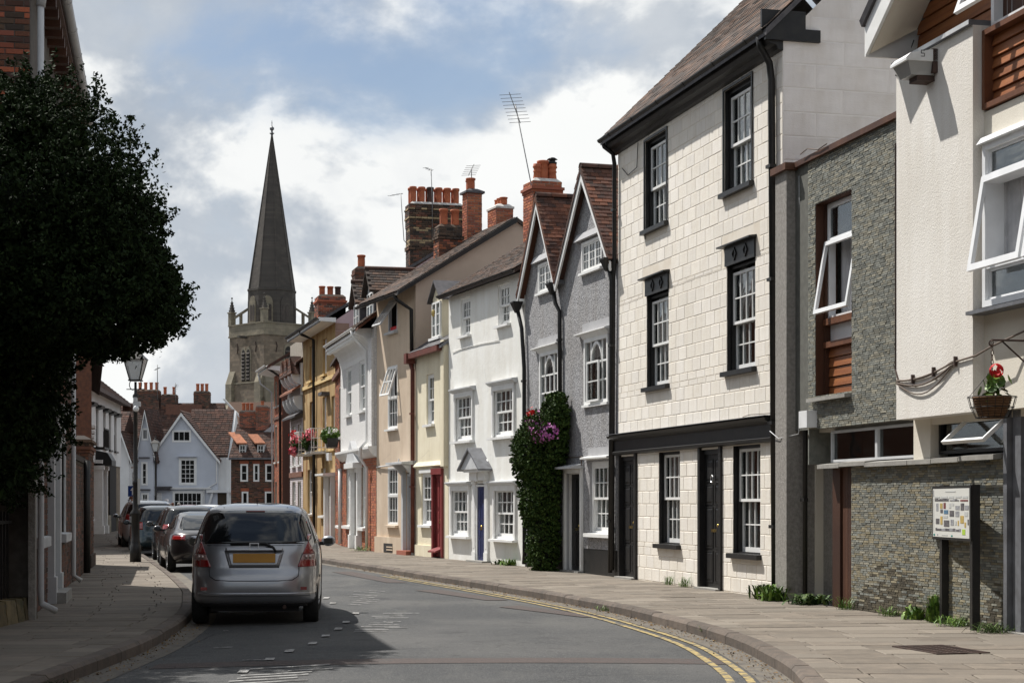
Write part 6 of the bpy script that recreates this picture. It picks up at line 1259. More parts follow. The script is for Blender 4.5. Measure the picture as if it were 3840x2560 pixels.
def gable_front(h, x0, x1, xa, e0, e1, za, m, depth, roofm='tile_old', tiles=True, barge='white_paint', z0=-.3):
    """wall whose gable faces the viewer, with its pitched roof running back"""
    mb = MB(); mb.prism([(x0, z0), (x1, z0), (x1, e1), (xa, za), (x0, e0)], 'y', 0, depth); mb.build('wall', m, h.root)
    for xe, ze, s_ in ((x0, e0, -1), (x1, e1, 1)):
        ov = .22; k = (za-ze)/(xa-xe); xo = xe+s_*ov; zo = ze+k*s_*ov; r = MB(); r.hexa([(xo, -.2, zo), (xa, -.2, za), (xa, depth, za), (xo, depth, zo), (xo, -.2, zo+.12), (xa, -.2, za+.14), (xa, depth, za+.14), (xo, depth, zo+.12)])
        rf = r.build('roof', roofm, h.root); b = MB(); b.hexa([(xo, -.26, zo-.16), (xa, -.26, za-.18), (xa, -.2, za-.18), (xo, -.2, zo-.16), (xo, -.26, zo+.06), (xa, -.26, za+.08), (xa, -.2, za+.08), (xo, -.2, zo+.06)]); b.build('bargeboard', barge, rf)
        if tiles:
            us = Vector((xa-xo, 0, za-zo)); un = Vector((-(za-zo), 0, xa-xo)) if s_ < 0 else Vector((za-zo, 0, xo-xa)); courses(rf, roofm, (xo, -.2, zo+.12), (0, 1, 0), us.normalized(), un.normalized(), depth, us.length)
FAR = 'old houses closing the street'
h = House('blue_gabled_house', (-25.5, 125), (-20.7, 125), 'pale blue gabled house with white sash window and shopfront closing the street', FAR); blue = h
gable_front(h, .0, 4.35, 1.78, 5.4, 4.75, 7.95, 'blue_render', 4)
mb = MB(); mb.prism([(.8, 4.72), (6.3, 4.78), (6.3, 4.78+.1)], 'y', 0, .0) if False else None
MB().box(4.35, 4.95, .3, 6, -.3, 4.9).build('side_wall', 'pale_render', h.root)
rf = MB().hexa([(1.9, .25, 4.85), (5.05, .25, 4.85), (5.05, 3.2, 8.2), (1.9, 3.2, 8.2), (1.9, .25, 4.95), (5.05, .25, 4.95), (5.05, 3.2, 8.32), (1.9, 3.2, 8.32)]).build('roof', 'tile_old', h.root); us = Vector((0, 2.95, 3.35)); courses(rf, 'tile_old', (1.9, .25, 4.97), (1, 0, 0), us.normalized(), Vector((0, -3.35, 2.95)).normalized(), 3.15, us.length)
MB().prism([(.2, 4.7), (6, 4.7), (3.2, 8.34)], 'x', 4.92, 5.2).build('gable_wall', 'pale_render', h.root); MB().box(4.92, 5.22, .2, 6, 2.3, 4.72).build('gable_wall', 'pale_render', h.root)
small_window(h, 1.18, 2.38, 6.0, 6.7, 3, 1); small_window(h, 1.72, 2.72, 2.98, 4.66, 3, 5, fw=.14)
sw = small_window(h, 1.25, 3.2, 1.05, 2.3, 6, 2, fw=.12); MB().box(-.3, 3.9, -.25, 0, 2.55, 2.68).build('shop_cornice', 'pale_render', h.root); MB().box(1.5, 2.9, -.3, 0, 4.86, 4.92).build('hood', 'blue_render', h.root)
MB().box(-.2, 1.1, -.6, 0, 2.62, 2.75).box(-.15, 1.0, -.5, 0, 2.45, 2.62).build('porch', 'slate', h.root); MB().box(.0, .35, -.04, 0, .0, 2.3).build('door', 'pale_render', h.root)
MB().tube([(4.3, -.1, 4.7), (4.3, -.1, 3.0), (3.4, -.1, 2.5), (3.4, -.1, .2)], .06, 6).build('downpipe', 'pale_render', h.root); MB().box(3.6, 5.2, -.3, .2, 2.3, 2.5).box(5.05, 5.2, -.25, -.1, 0, 2.3).build('lean_to', 'pale_render', h.root); MB().box(3.6, 5.1, .05, .3, 0, 2.3).build('passage', 'room_warm', h.root)
MB().hexa([(3.7, -.2, 1.5), (3.85, -.2, 1.4), (4.1, -.2, 2.3), (3.95, -.2, 2.3), (3.7, -.1, 1.5), (3.85, -.1, 1.4), (4.1, -.1, 2.3), (3.95, -.1, 2.3)]).build('brace', 'pale_render', h.root)
h = House('narrow_gabled_house', (-26.75, 124), (-25.5, 124), 'narrow pale blue gable beside the lamp bracket at the street end', FAR)
gable_front(h, .05, 1.2, .62, 4.9, 5.4, 8.1, 'blue_render', 5); small_window(h, .45, .78, 6.1, 6.8, 2, 1); small_window(h, .42, .72, 2.9, 4.4, 1, 3); small_window(h, .42, .8, 1.1, 2.2, 2, 3); MB().box(.1, 1.0, -.2, 0, 2.45, 2.55).build('hood', 'slate', h.root); MB().box(.2, .95, -.15, 0, 4.75, 4.82).build('hood', 'slate', h.root)
h = House('low_gabled_house', (-28.6, 122), (-26.8, 122), 'low white gabled house half hidden behind the tall lamp post', FAR)
gable_front(h, .0, 1.75, 1.25, 4.2, 5.0, 6.4, 'pale_render', 5); MB().box(-2.0, .3, .8, 5, 0, 6.5).build('side_wing', 'brick_brown', h.root); rf = MB().prism([(.6, 6.2), (3, 8.0), (5.4, 6.2)], 'x', -2.6, 1.2).build('roof', 'tile_old', h.root); us = Vector((0, 2.4, 1.8)); courses(rf, 'tile_old', (-2.6, .6, 6.22), (1, 0, 0), us.normalized(), Vector((0, -1.8, 2.4)).normalized(), 3.8, us.length); small_window(h, .5, .9, 2.4, 3.6, 2, 2)
h = House('tile_roofed_house', (-30.5, 133), (-22.6, 133), 'long red-tiled roof with three brick chimneys behind the blue house', FAR)
h.shell('brick_brown', 0, 7.9, 5.2, 6, 3, 9.1); rf = h.roof('tile_old', -.2, 8.1, -.3, 5.2, 3, 9.3, None, .12); us = Vector((0, 3.3, 4.1)); courses(rf, 'tile_old', (-.2, -.3, 5.22), (1, 0, 0), us.normalized(), Vector((0, -4.1, 3.3)).normalized(), 8.3, us.length, .24)
for x0, x1, zt, n in ((1.2, 3.0, 10.3, 4), (3.15, 4.35, 9.95, 2), (5.7, 6.9, 10.2, 3)): chimney(h, x0, x1, 2.6, 3.4, 8.2, zt, [(x0+.25+(x1-x0-.5)*k/max(1, n-1), 3., .62, .13) for k in range(n)], ('brick_brown', 'brick_soot_shade'), 0, 1, 'brick_soot_shade', 'mortar_dark', seed=int(x0*10))
MB().box(3.6, 6.4, 2.2, 3.8, 8.4, 9.2).build('ridge_block', 'brick_brown', h.root)
aerial(h, (2.9, 2.5, 9.6), [(2.9, 2.5, 12.3)], 4, label='thin tall aerial mast above the row of far chimneys', boom=((2.7, 2.5, 11.9), (3.1, 2.5, 12.1)), ew=.18, r=.035)
aerial(h, (4.3, 2.5, 9.4), [(4.3, 2.5, 10.9)], 5, label='small comb-shaped aerial between the far chimneys', boom=((4.2, 2.4, 10.1), (4.4, 2.6, 10.8)), ew=.3, r=.03)
h = House('green_roofed_house', (-24.5, 150), (-21., 150), 'mossy dark slope of roof beside the church tower', FAR); h.shell('pale_render', 0, 5., 8.2, 5, 2.5, 10.2); h.roof('tile_brown', -.3, 5.3, -.2, 8.0, 2.5, 10.4, None, .12); MB().hexa([(-.4, -.3, 10.5), (1.6, -.3, 8.3), (1.8, -.3, 8.3), (-.2, -.3, 10.5), (-.4, 0, 10.5), (1.6, 0, 8.3), (1.8, 0, 8.3), (-.2, 0, 10.5)]).build('verge_flashing', 'pale_render', h.root)
# dark brick house with two tiled dormers
h = House('dark_brick_house', (-16.95, 105), (-13.2, 105), 'dark brick house with two orange-tiled dormers below the church tower', FAR)
DH = [(.62, .98, 2.9, 3.86), (1.4, 1.66, 2.9, 3.86), (2.12, 2.5, 2.9, 3.86), (.7, 1.0, .9, 2.2), (2.1, 2.5, .9, 2.2)]
h.shell('brick_brown', 0, 3.7, 4.3, 6, 3, 6.1)
it = block_items(0, 3.7, .0, 4.25, .225, .075, [(q[0]-.05, q[1]+.05, q[2]-.05, q[3]+.05) for q in DH], .012, -.01, .03, mats=['brick_soot_shade', 'brick_soot_shade', 'brick_brown']); pieces(h.root, 'brick', it, 'brick_brown', 0)
for q in DH: small_window(h, *q, 1, 2, fw=.05); MB().box(q[0]-.1, q[1]+.1, -.05, -.02, q[3]+.06, q[3]+.25).build('lintel', 'brick_red', h.root)
rf = h.roof('tile_old', -.1, 3.9, -.25, 4.25, 3, 6.4, None, .1); us = Vector((0, 3.25, 2.15)); courses(rf, 'tile_old', (-.1, -.25, 4.27), (1, 0, 0), us.normalized(), Vector((0, -2.15, 3.25)).normalized(), 4, us.length, .18); MB().box(-.1, 3.9, -.3, -.2, 4.18, 4.28).build('gutter', 'lead', h.root)
for x in (.45, 1.55): d = MB().box(x, x+.42, .25, 1.8, 4.4, 5.1).build('dormer', 'grey_trim', h.root); MB().hexa([(x-.1, .1, 5.1), (x+.52, .1, 5.1), (x-.4, 2.4, 5.85), (x-1.0, 2.4, 5.85), (x-.1, .1, 5.18), (x+.52, .1, 5.18), (x-.4, 2.4, 5.93), (x-1.0, 2.4, 5.93)]).build('dormer_roof', 'tile_orange', d); light_grid(d, 'casement', 'white_paint', 'glass_dark', x+.03, x+.39, 4.45, 5.05, .2, fr_(2), fr_(2), .04, .03, .04)
MB().prism([(1.2, 4.2), (4.6, 4.2), (4.6, 5.2), (2.4, 6.5), (1.2, 5.6)], 'y', 2.2, 5).build('rear_wing', 'grey_render', h.root)
chimney(h, .1, 1.1, 2.6, 3.4, 5.4, 7.2, [(.3, 3, .5, .1), (.55, 3, .5, .1), (.8, 3, .5, .1)], ('brick_red', 'brick_brown'), 0, 1, 'brick_soot_shade', seed=21); chimney(h, 1.15, 1.9, 2.4, 3.2, 5.0, 7.5, [(1.5, 2.8, .3, .1)], ('brick_red', 'brick_brown'), 0, 1, 'brick_soot_shade', seed=22)
MB().box(3.5, 3.62, -.6, -.1, 2.6, 3.3).build('alarm_box', 'sign_blue', h.root)

# ------------------------------------------------------------------ left-hand side
LEFT = 'buildings on the shaded side'
h = House('white_fronted_house', (-19.1, 78.3), (-20.66, 92), 'long white-fronted house with five tall windows and stone ground floor', LEFT); lw = h
WX = [(.45, 1.5), (3.1, 4.1), (5.9, 6.95), (8.3, 9.3), (10.6, 11.7)]
h.shell('pale_render', 0, 13.75, 6.95, 7, 3.5, 9.6, z0=3.45, holes=[(a_, b_, 4.2, 6.0) for a_, b_ in WX], rev=.12); h.shell('stone_church', 0, 13.75, 3.45, 7, z0=-.3, y=.05, name='lower_wall', holes=[])
for k, (a_, b_) in enumerate(WX): win = sash_window(h, a_, b_, 4.2, 6.0, 2, 2, 2, .1, 'black_paint', 'white_paint', .06, seed=80+k, curt=None); sill(h, a_-.1, b_+.1, 4.2, -.1, .1, .08, 'black_paint', win); MB().prism([(-.0, 5.95), (-.25, 6.0), (-.3, 6.12), (0, 6.16)], 'x', a_-.12, b_+.12).build('hood', 'black_paint', win)
MB().box(2.6, 5.6, -.35, .05, 3.4, 3.56).build('ledge', 'pale_render', h.root); pc = MB().prism([(-.75, 3.3), (-.75, 3.55), (-.55, 3.9), (0, 4.02), (0, 3.3)], 'x', 2.9, 4.6).build('porch_hood', 'black_paint', h.root)
for x in (2.75, 4.5): MB().box(x, x+.22, -.35, .05, .1, 3.3).box(x-.06, x+.28, -.42, .05, .1, .5).box(x-.06, x+.28, -.42, .05, 3.1, 3.3).build('door_pilaster', 'white_paint', h.root)
MB().box(2.95, 4.5, -.02, .06, .1, 3.1).build('door', 'black_paint', h.root); MB().box(8.6, 11.4, -.02, .06, .1, 3.4).build('gateway', 'room', h.root); MB().box(5.0, 8.4, -.1, .05, .1, .95).box(11.5, 13.7, -.1, .05, .1, .95).build('plinth', 'stone_dressed', h.root); MB().box(6.2, 6.7, -.03, .06, 1.9, 2.9).box(7.3, 7.8, -.03, .06, 1.9, 2.9).build('slit_window', 'room', h.root)
rf = h.roof('tile_old', -.2, 14, -.5, 6.75, 3.5, 9.9, None, .12); us = Vector((0, 4, 3.15)); courses(rf, 'tile_old', (-.2, -.5, 6.77), (1, 0, 0), us.normalized(), Vector((0, -3.15, 4.0)).normalized(), 14.2, us.length, .2); MB().prism([(-.55, 6.6), (0, 6.7), (0, 6.95), (-.55, 6.78)], 'x', -.2, 14).build('eaves', 'wood_dark', h.root)
chimney(h, 12.9, 13.75, 2.2, 3.4, 7.0, 9.9, [(13.2, 2.5, .7, .15, 'pot_sooty'), (13.2, 3.05, .7, .15)], ('brick_brown', 'brick_red'), 0, 2, 'brick_soot_shade', seed=31); MB().box(13.6, 14, -.62, -.1, 6.4, 6.75).build('eaves_end', 'wood_dark', h.root)
# balcony basket on the near end
bz = MB().box(.1, 1.9, -.75, 0, 4.0, 4.08).build('balcony', 'black_metal', h.root)
for k in range(7): MB().tube([(.15+k*.28, -.72, 4.05), (.15+k*.28, -.72, 4.9)], .02, 5).build('baluster', 'black_metal', bz)
MB().box(.1, 1.9, -.75, -.7, 4.88, 4.94).build('handrail', 'black_metal', bz)
# plain brick row between
h = House('brick_row_house', (-12.8, 53), (-18.9, 78), 'plain dark brick house front beyond the brick gate pier', LEFT); RH_ = [(2+k*4.4, 3.2+k*4.4, z, z+1.7) for k in range(5) for z in (1., 4.)]
h.shell('brick_brown', 0, 25.7, 6.6, 7, 3.5, 9, holes=RH_, rev=.12); h.roof('tile_old', -.2, 25.9, -.4, 6.5, 3.5, 9.2, None, .12)
for k, q in enumerate(RH_): win = sash_window(h, *q, 2, 2, 2, .1, seed=100+k, curt=None); sill(h, q[0]-.1, q[1]+.1, q[2], -.12, .1, .08, 'white_paint', win)
# near brick house
h = House('near_brick_house', (-5.98, 21.6), (-7.92, 31.3), 'near red brick house with white door case, sills and downpipes, behind the tree', LEFT); nb_ = h
NH = [(.75, 2.1, 1.1, 2.6), (6.1, 7.5, 1.06, 2.6), (3.5, 4.7, -.3, 2.5)]+[(x, x+1.2, 4.4, 6.2) for x in (.8, 3.6, 6.2)]
h.shell('mortar_dark', 0, h.L, 8.3, 7, 3.5, 10.8, rev=.1, holes=NH, side='mortar_dark')
it = block_items(0, h.L, .12, 3.6, .225, .075, NH, .012, -.008, .03, mats=['brick_brown', 'brick_soot_shade', 'brick_brown']); pieces(h.root, 'brick', it, 'brick_red', 170, lambda q: abs(q[0].translation.x-3)+q[0].translation.z*.6)  # darker bricks mixed in, putting this side's deep shade into their colour
gb_ = Matrix.Translation((0, 3., 0)) @ Matrix.Rotation(-PI/2, 4, 'Z')
it = block_items(0, 3.0, 5.9, 8.3, .225, .075, (), .012, -.01, .03, face=gb_, mats=['brick_brown', 'brick_brown', 'brick_red', 'brick_soot_shade']); pieces(h.root, 'brick', it, 'brick_red', 130, lambda q: q[0].translation.y)
for k, q in enumerate(NH):
    if q[2] < 0: continue
    win = sash_window(h, *q, 2, 2, 2, .05, fw=.1, seed=120+k); sill(h, q[0]-.12, q[1]+.12, q[2], -.12, .06, .13, 'grey_trim', win); MB().ring(q[0]-.02, q[1]+.02, q[2], q[3]+.02, -.03, -.0, .10, .0001).build('architrave', 'grey_trim', win)
panel_door(h, 3.5, 4.7, .2, 2.46, .06, 'grey_trim', 2, (0., .5, 1.), fm='grey_trim', fw=.08)  # white trim greyed on this house so its colour carries the shade
for x in (3.22, 4.72): MB().box(x, x+.26, -.10, 0, .45, 2.6).box(x-.03, x+.29, -.13, 0, .12, .5).build('door_pilaster', 'grey_trim', h.root)
MB().box(3.3, 4.9, -.26, 0, .05, .27).build('door_step', 'concrete_sill', h.root); MB().box(3.1, 5.1, -.16, 0, 2.6, 2.85).box(3.0, 5.2, -.24, 0, 2.85, 2.95).build('entablature', 'grey_trim', h.root)
drain(h, [(.12, -.12, 7.8), (.12, -.12, .45), (.1, -.13, .3), (.2, -.3, .2)], .042, 'grey_trim'); MB().box(-.3, .0, -.08, .0, .12, 1.9).build('corner_pilaster', 'concrete', h.root); drain(h, [(8.9, -.08, 8.0), (8.9, -.08, .3), (9.0, -.2, .2)], .045, 'grey_trim'); drain(h, [(.12, -.12, 7.75), (.12, -.14, 7.9), (.12, -.26, 8.15), (.12, -.30, 8.3)], .06, 'grey_trim')
MB().prism([(-.27, 8.24), (0, 8.16), (0, 8.4), (-.27, 8.4)], 'x', -.1, h.L).build('soffit', 'wood_dark', h.root); gutter(h, -.1, h.L, -.33, 8.38, .07, 'grey_trim'); x = .2
while x < h.L: MB().box(x, x+.14, -.24, 0, 8.05, 8.18).build('modillion', 'wood_dark', h.root); x += .5
h.roof('tile_brown', -.1, h.L+.1, -.28, 8.4, 3.5, 11.1, None, .12)
# brick gate pier
g = Vector((-9.55, 39.5)); PR = empty('brick_gate_pier', (g.x, g.y, .1), math.radians(11), 'square dark brick gate pier with corbelled stone cap on the shaded pavement', 'pier'); h2 = type('X', (), {'root': PR})()
chimney(h2, -.75, .0, -1.2, 1.0, 0, 2.85, [], ('brick_brown', 'brick_soot_shade', 'brick_brown'), 130, 2, 'brick_soot_shade', 'mortar_dark', capover=.08, seed=41); MB().box(-.8, .06, -1.26, 1.06, 0, .3).build('base', 'brick_soot_shade', PR)
# brick yard wall between the near house and the pier
YW = House('yard_wall', (-7.95, 31.5), (-9.3, 38.3), 'shaded brick yard wall running to the brick gate pier', None, 'wall')
YW.shell('mortar_dark', 0, YW.L, 2.35, .35, rev=.1, holes=[]); it = block_items(0, YW.L, .1, 2.3, .225, .075, (), .012, -.008, .03, mats=['brick_soot_shade', 'brick_brown']); pieces(YW.root, 'brick', it, 'brick_red', 120); YW.box('coping', 'brick_soot_shade', -.02, YW.L+.02, -.05, .4, 2.35, 2.45)
drain(YW, [(3.5, -.1, 2.4), (3.5, -.1, .15)], .07)
# garden wall with railings beside the tree
GW = empty('garden_wall', (-5.93, 14.0, .1), 0, 'low mossy stone garden wall topped with black iron railings', 'wall'); MB().box(-.32, -.02, -9, 7.25, -.1, .26).build('core', 'mortar_dark', GW)
mat('stone_moss', (.17, .13, .07), (.10, .085, .05), 6, rough=.95, bump=.6, bscale=20, var=.3, stain=(.05, .055, .03), slo=.5, shi=.75, sstretch=(1, 1, 1), sscale=3); y = -.0
while y < 7.2: ln = rnd.uniform(.3, .55); MB().hexa([(-.36, y+.01, .0), (.02, y+.01, .0), (.02, y+ln-.01, .0), (-.36, y+ln-.01, .0), (-.33, y+.03, .3+rnd.uniform(-.02, .03)), (-.02, y+.03, .3), (-.02, y+ln-.03, .29), (-.33, y+ln-.03, .3)]).build('stone', 'stone_moss', GW); y += ln
y = -8.
while y < 7.2: MB().box(-.19, -.165, y-.0125, y+.0125, .26, 1.35).build('railing', 'black_metal', GW); y += .13
MB().box(-.2, -.155, -8, 7.2, 1.2, 1.24).build('rail', 'black_metal', GW)
# ------------------------------------------------------------------ unseen houses added along the street to block sky light
h = House('unseen_terrace', (6.95, 13.9), (8.6, -24), 'unseen brick terrace added past the viewer to block sky light from the foreground', None, 'house')
NT_ = [(x, x+1.2, z, z+1.7) for x in (2, 6, 10, 14, 18, 22, 26, 30, 34) for z in (1., 4.2, 7.2)]
h.shell('brick_brown', 0, 37.9, 9.8, 7, 3.5, 12.6, holes=NT_, rev=.12); h.roof('tile_brown', -.2, 38.1, -.4, 9.7, 3.5, 12.8, None, .12)
for q in NT_: MB().box(q[0], q[1], .1, .13, q[2], q[3]).build('window', 'car_glass', h.root)
h = House('unseen_garden_house', (-9.6, -24), (-9.4, 15.2), 'unseen brick house added behind the tree to deepen shade on the left', None, 'house')
NT_ = [(x, x+1.2, z, z+1.7) for x in (2, 6, 10, 14, 18, 22, 26, 30, 34) for z in (1., 4.2, 7.0)]
h.shell('brick_brown', 0, h.L, 9.6, 7, 3.5, 12.2, holes=NT_, rev=.12); h.roof('tile_brown', -.2, h.L+.2, -.4, 9.5, 3.5, 12.4, None, .12)
for q in NT_: MB().box(q[0], q[1], .1, .13, q[2], q[3]).build('window', 'car_glass', h.root)
# ------------------------------------------------------------------ foliage
def leaves_mesh(name, pts, nrm, size, m, aspect=.55, seed=1, spread=1.0):
    """one small folded leaf (two triangles meeting on a midrib) per point"""
    rg = np.random.default_rng(seed); n = len(pts)
    d = nrm*(1-spread)+rg.normal(size=(n, 3))*spread; d /= np.linalg.norm(d, axis=1, keepdims=True)+1e-9
    a = np.cross(d, rg.normal(size=(n, 3))); a /= np.linalg.norm(a, axis=1, keepdims=True)+1e-9; b = np.cross(d, a)
    s = size*rg.uniform(.65, 1.35, (n, 1))
    V = np.stack([pts-a*s, pts-b*s*aspect+d*s*.15, pts+a*s, pts+b*s*aspect+d*s*.15], 1).reshape(-1, 3)
    return np_mesh(name, V, np.arange(n*4).reshape(-1, 4), m)
def shell_points(ells, n, rg, inner=.72, exp=2.4, lump=.16, freq=1.7):
    """points in the outer shell of a union of lumpy super-ellipsoids"""
    out = []; nr = []; vol = np.array([e[1][0]*e[1][1]+e[1][1]*e[1][2]+e[1][0]*e[1][2] for e in ells]); ph = rg.uniform(0, 6, (6, 3)); fq = rg.normal(size=(6, 3))*freq*1.6
    for e, k in zip(ells, (vol/vol.sum()*n*1.6).astype(int)):
        c, r = np.array(e[0]), np.array(e[1]); v = rg.normal(size=(k, 3)); v /= (np.abs(v)**exp).sum(1, keepdims=True)**(1/exp)
        p0 = c+v*r; lm = 1+lump*np.mean([np.sin((p0*fq[i]).sum(1)+ph[i, 0]) for i in range(6)], 0)*1.8
        rad = np.where(rg.random(k) < .8, rg.uniform(.86, 1.03, k), rg.uniform(inner, .9, k)); p = c+v*r*(lm*rad)[:, None]
        keep = np.ones(k, bool)
        for f in ells:
            if f is e: continue
            q = (np.abs((p-np.array(f[0]))/np.array(f[1]))**exp).sum(1); keep &= q > .62
        out.append(p[keep]); nr.append(v[keep])
    return np.concatenate(out), np.concatenate(nr)
def tufted(ells, ntuft, per, tr, rg, exp=2.4, up=.6, lump=.16, droop=0.):
    """sprays of leaves: short twigs pushed outward from the shell, leaves along each"""
    p, v = shell_points(ells, ntuft, rg, exp=exp, lump=lump); k = len(p); ln = tr*rg.uniform(.5, 1.6, (k, 1))
    d = v*.8+rg.normal(size=(k, 3))*.45+np.array([0, 0, up]); d /= np.linalg.norm(d, axis=1, keepdims=True)
    t = rg.random((k, per, 1)); q = p[:, None]+d[:, None]*ln[:, None]*(t-.35)+rg.normal(size=(k, per, 3))*tr*.22*(1.15-t)
    return q.reshape(-1, 3), np.repeat(d, per, 0)
rg = np.random.default_rng(4)
TR = empty('evergreen_tree', (-7.3, 19.9, 0), 0, 'big dark evergreen tree overhanging the left pavement and hiding the brick house', 'tree'); O = np.array([-7.3, 19.9, 0])
EL = [((-6.15, 19.6, 4.6), (1.95, 1.7, 1.68)), ((-4.72, 19.3, 3.82), (1.0, 1.1, .62)), ((-8.6, 19.8, 4.3), (2.3, 2.0, 2.0)), ((-6.35, 20.0, 2.6), (1.2, .95, 1.05)), ((-8.4, 19.9, 2.4), (1.6, 1.2, 1.6)), ((-7.4, 16.7, 4.5), (1.8, 2.0, 2.0)), ((-4.85, 19.4, 4.3), (.95, 1.0, .95))]  # includes an unseen lobe added nearer the viewer to shade the pavement
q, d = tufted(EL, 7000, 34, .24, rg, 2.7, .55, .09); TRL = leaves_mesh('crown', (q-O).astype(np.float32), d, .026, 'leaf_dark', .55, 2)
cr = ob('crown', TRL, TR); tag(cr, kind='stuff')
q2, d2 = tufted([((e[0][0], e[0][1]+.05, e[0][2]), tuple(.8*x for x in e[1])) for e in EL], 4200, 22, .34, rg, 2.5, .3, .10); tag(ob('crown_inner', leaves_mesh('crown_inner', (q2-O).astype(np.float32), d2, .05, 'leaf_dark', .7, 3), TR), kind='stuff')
mb = MB(); mb.tube([(0, 0, 0), (.05, .0, .8), (-.05, .02, 1.6), (.1, -.05, 2.6), (.2, -.1, 3.6), (.25, -.1, 5.2)], [.26, .22, .2, .17, .12, .04], 10); mb.build('trunk', 'bark', TR, True)
for k in range(22):
    t = rg.uniform(0, 6.28); z0 = rg.uniform(2.2, 4.2); e = EL[(0, 0, 2, 5)[rg.integers(0, 4)]]; tgt = np.array(e[0])-O+rg.normal(size=3)*np.array(e[1])*.3; p0 = np.array([.08, -.03, z0]); p1 = (p0+tgt)/2+np.array([0, 0, -.15])
    MB().tube([tuple(p0), tuple(p1), tuple(tgt)], [.06, .045, .012], 6).build('limb', 'bark', TR, True)
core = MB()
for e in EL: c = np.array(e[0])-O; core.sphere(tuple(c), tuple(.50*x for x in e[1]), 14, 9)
tag(core.build('shade_core', 'leaf_shade', TR, True), kind='stuff')  # solid near-black blobs paint the shade inside the crown
# climbing plant on the grey house
def W(hh, p): return np.array(hh.root.matrix_basis @ Vector(p))
CP = empty('climbing_plant', tuple(W(grey, (1.4, -.1, .12))), grey.root.rotation_euler.z, 'clipped green climber smothering the front of the grey gabled house', 'climber')
EI = [((.98, -.24, .75), (.50, .26, 1.2)), ((.95, -.31, 1.9), (.56, .34, .95)), ((.88, -.38, 2.5), (.62, .42, .55)), ((1.5, -.15, 3.2), (.44, .2, .5)), ((1.32, -.2, 2.75), (.52, .26, .5))]
q, d = tufted(EI, 2600, 24, .10, rg, 3.2, .15, .08); tag(ob('foliage', leaves_mesh('foliage', q, d, .026, 'leaf_ivy', .75, 5), CP), kind='stuff')
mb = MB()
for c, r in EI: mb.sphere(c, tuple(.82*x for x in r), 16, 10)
tag(mb.build('shade_core', 'leaf_shade', CP, True), kind='stuff'); MB().tube([(.2, -.1, -.05), (.15, -.15, 1.), (-.1, -.15, 2.2)], .05, 6).build('stem', 'bark', CP)  # near-black blobs stand for the dark shade inside the climber
PF = empty('petunia_basket', tuple(W(grey, (2.85, -.62, 3.12))), grey.root.rotation_euler.z, 'mass of purple pink petunias spilling from the climber', 'flowers')
def flower_mass(parent, ells, n, m, size, seed, name='blossom'):
    r = random.Random(seed); mb = MB(); g = np.random.default_rng(seed); p, v = shell_points(ells, n, g, .8, 2., .15)
    for a_, b_ in zip(p, v): leaf_disc(mb, a_+g.normal(size=3)*.02, size*r.uniform(.8, 1.25), Vector(b_)+Vector((r.gauss(0, .4), -.5, r.gauss(0, .4))), 6, .3)
    return tag(mb.build(name, m, parent), kind='stuff')
flower_mass(PF, [((0, 0, .1), (.34, .22, .25)), ((.42, .05, -.1), (.34, .2, .18)), ((-.3, .05, .14), (.3, .2, .13)), ((.08, .0, -.12), (.34, .2, .17))], 380, 'petal_purple', .028, 3)
flower_mass(PF, [((.12, -.2, .32), (.1, .08, .06))], 24, 'petal_red', .03, 4); q, d = tufted([((.1, 0, 0), (.6, .26, .3))], 200, 14, .09, rg, 2, .1); tag(ob('foliage', leaves_mesh('foliage', q, d, .024, 'leaf_ivy', .7, 7), PF), kind='stuff')
MB().lathe([(.08, -.25), (.2, -.15), (.25, .0), (.22, .0)], (0, .05, -.05), 14).build('basket', 'wicker', PF)
# balconies with geraniums on the ochre house
for k, (x0, x1, lab) in enumerate(((1.5, 2.9, 'far'), (4.6, 6.1, 'near'))):
    bz = MB().box(x0, x1, -.62, -.02, 3.38, 3.46).build('balcony', 'flaunching', och.root)
    n = 9
    for j in range(n): x = x0+.05+(x1-x0-.1)*j/(n-1); MB().tube([(x, -.58, 3.46), (x, -.58, 4.3)], .014, 5).build('baluster', 'white_paint', bz)
    for z in (3.6, 3.95, 4.3): MB().box(x0, x1, -.6, -.56, z-.014, z+.014).box(x1-.04, x1, -.56, 0, z-.014, z+.014).build('rail', 'white_paint', bz)
    for j in range(4): MB().tube([(x1-.02, -.5+.14*j, 3.46), (x1-.02, -.5+.14*j, 4.3)], .012, 5).build('baluster', 'white_paint', bz)
    G_ = empty('geranium_trough', tuple(W(och, ((x0+x1)/2, -.5, 3.5))), och.root.rotation_euler.z, ('pink geraniums in a trough on the farther balcony of the ochre house', 'pink and salmon geraniums on the nearer balcony of the ochre house')[k], 'flowers', 'balcony flowers')
    MB().box(-.6, .6, -.14, .14, 0, .2).build('trough', 'slate', G_); e_ = [((-.35, -.1, .42), (.3, .2, .2)), ((.3, -.1, .48), (.35, .22, .22)), ((.0, -.2, .1), (.5, .14, .2))] if k == 0 else [((-.3, -.1, .5), (.28, .2, .2)), ((.35, -.08, .55), (.3, .2, .25))]
    flower_mass(G_, e_, 150, 'petal_pink', .05, 20+k); q, d = tufted([((0, -.05, .3), (.62, .2, .25))], 260, 12, .12, rg, 2, .3); tag(ob('foliage', leaves_mesh('foliage', q, d, .035, 'leaf_ivy', .8, 9+k), G_), kind='stuff')
    if k == 0: flower_mass(G_, [((-.75, -.1, .75), (.18, .14, .22))], 40, 'petal_red', .05, 31)
WB = empty('flower_box', tuple(W(sliv, (3.5, -.3, 3.42))), sliv.root.rotation_euler.z, 'black window box of white flowers on the narrow brick house', 'flower box')
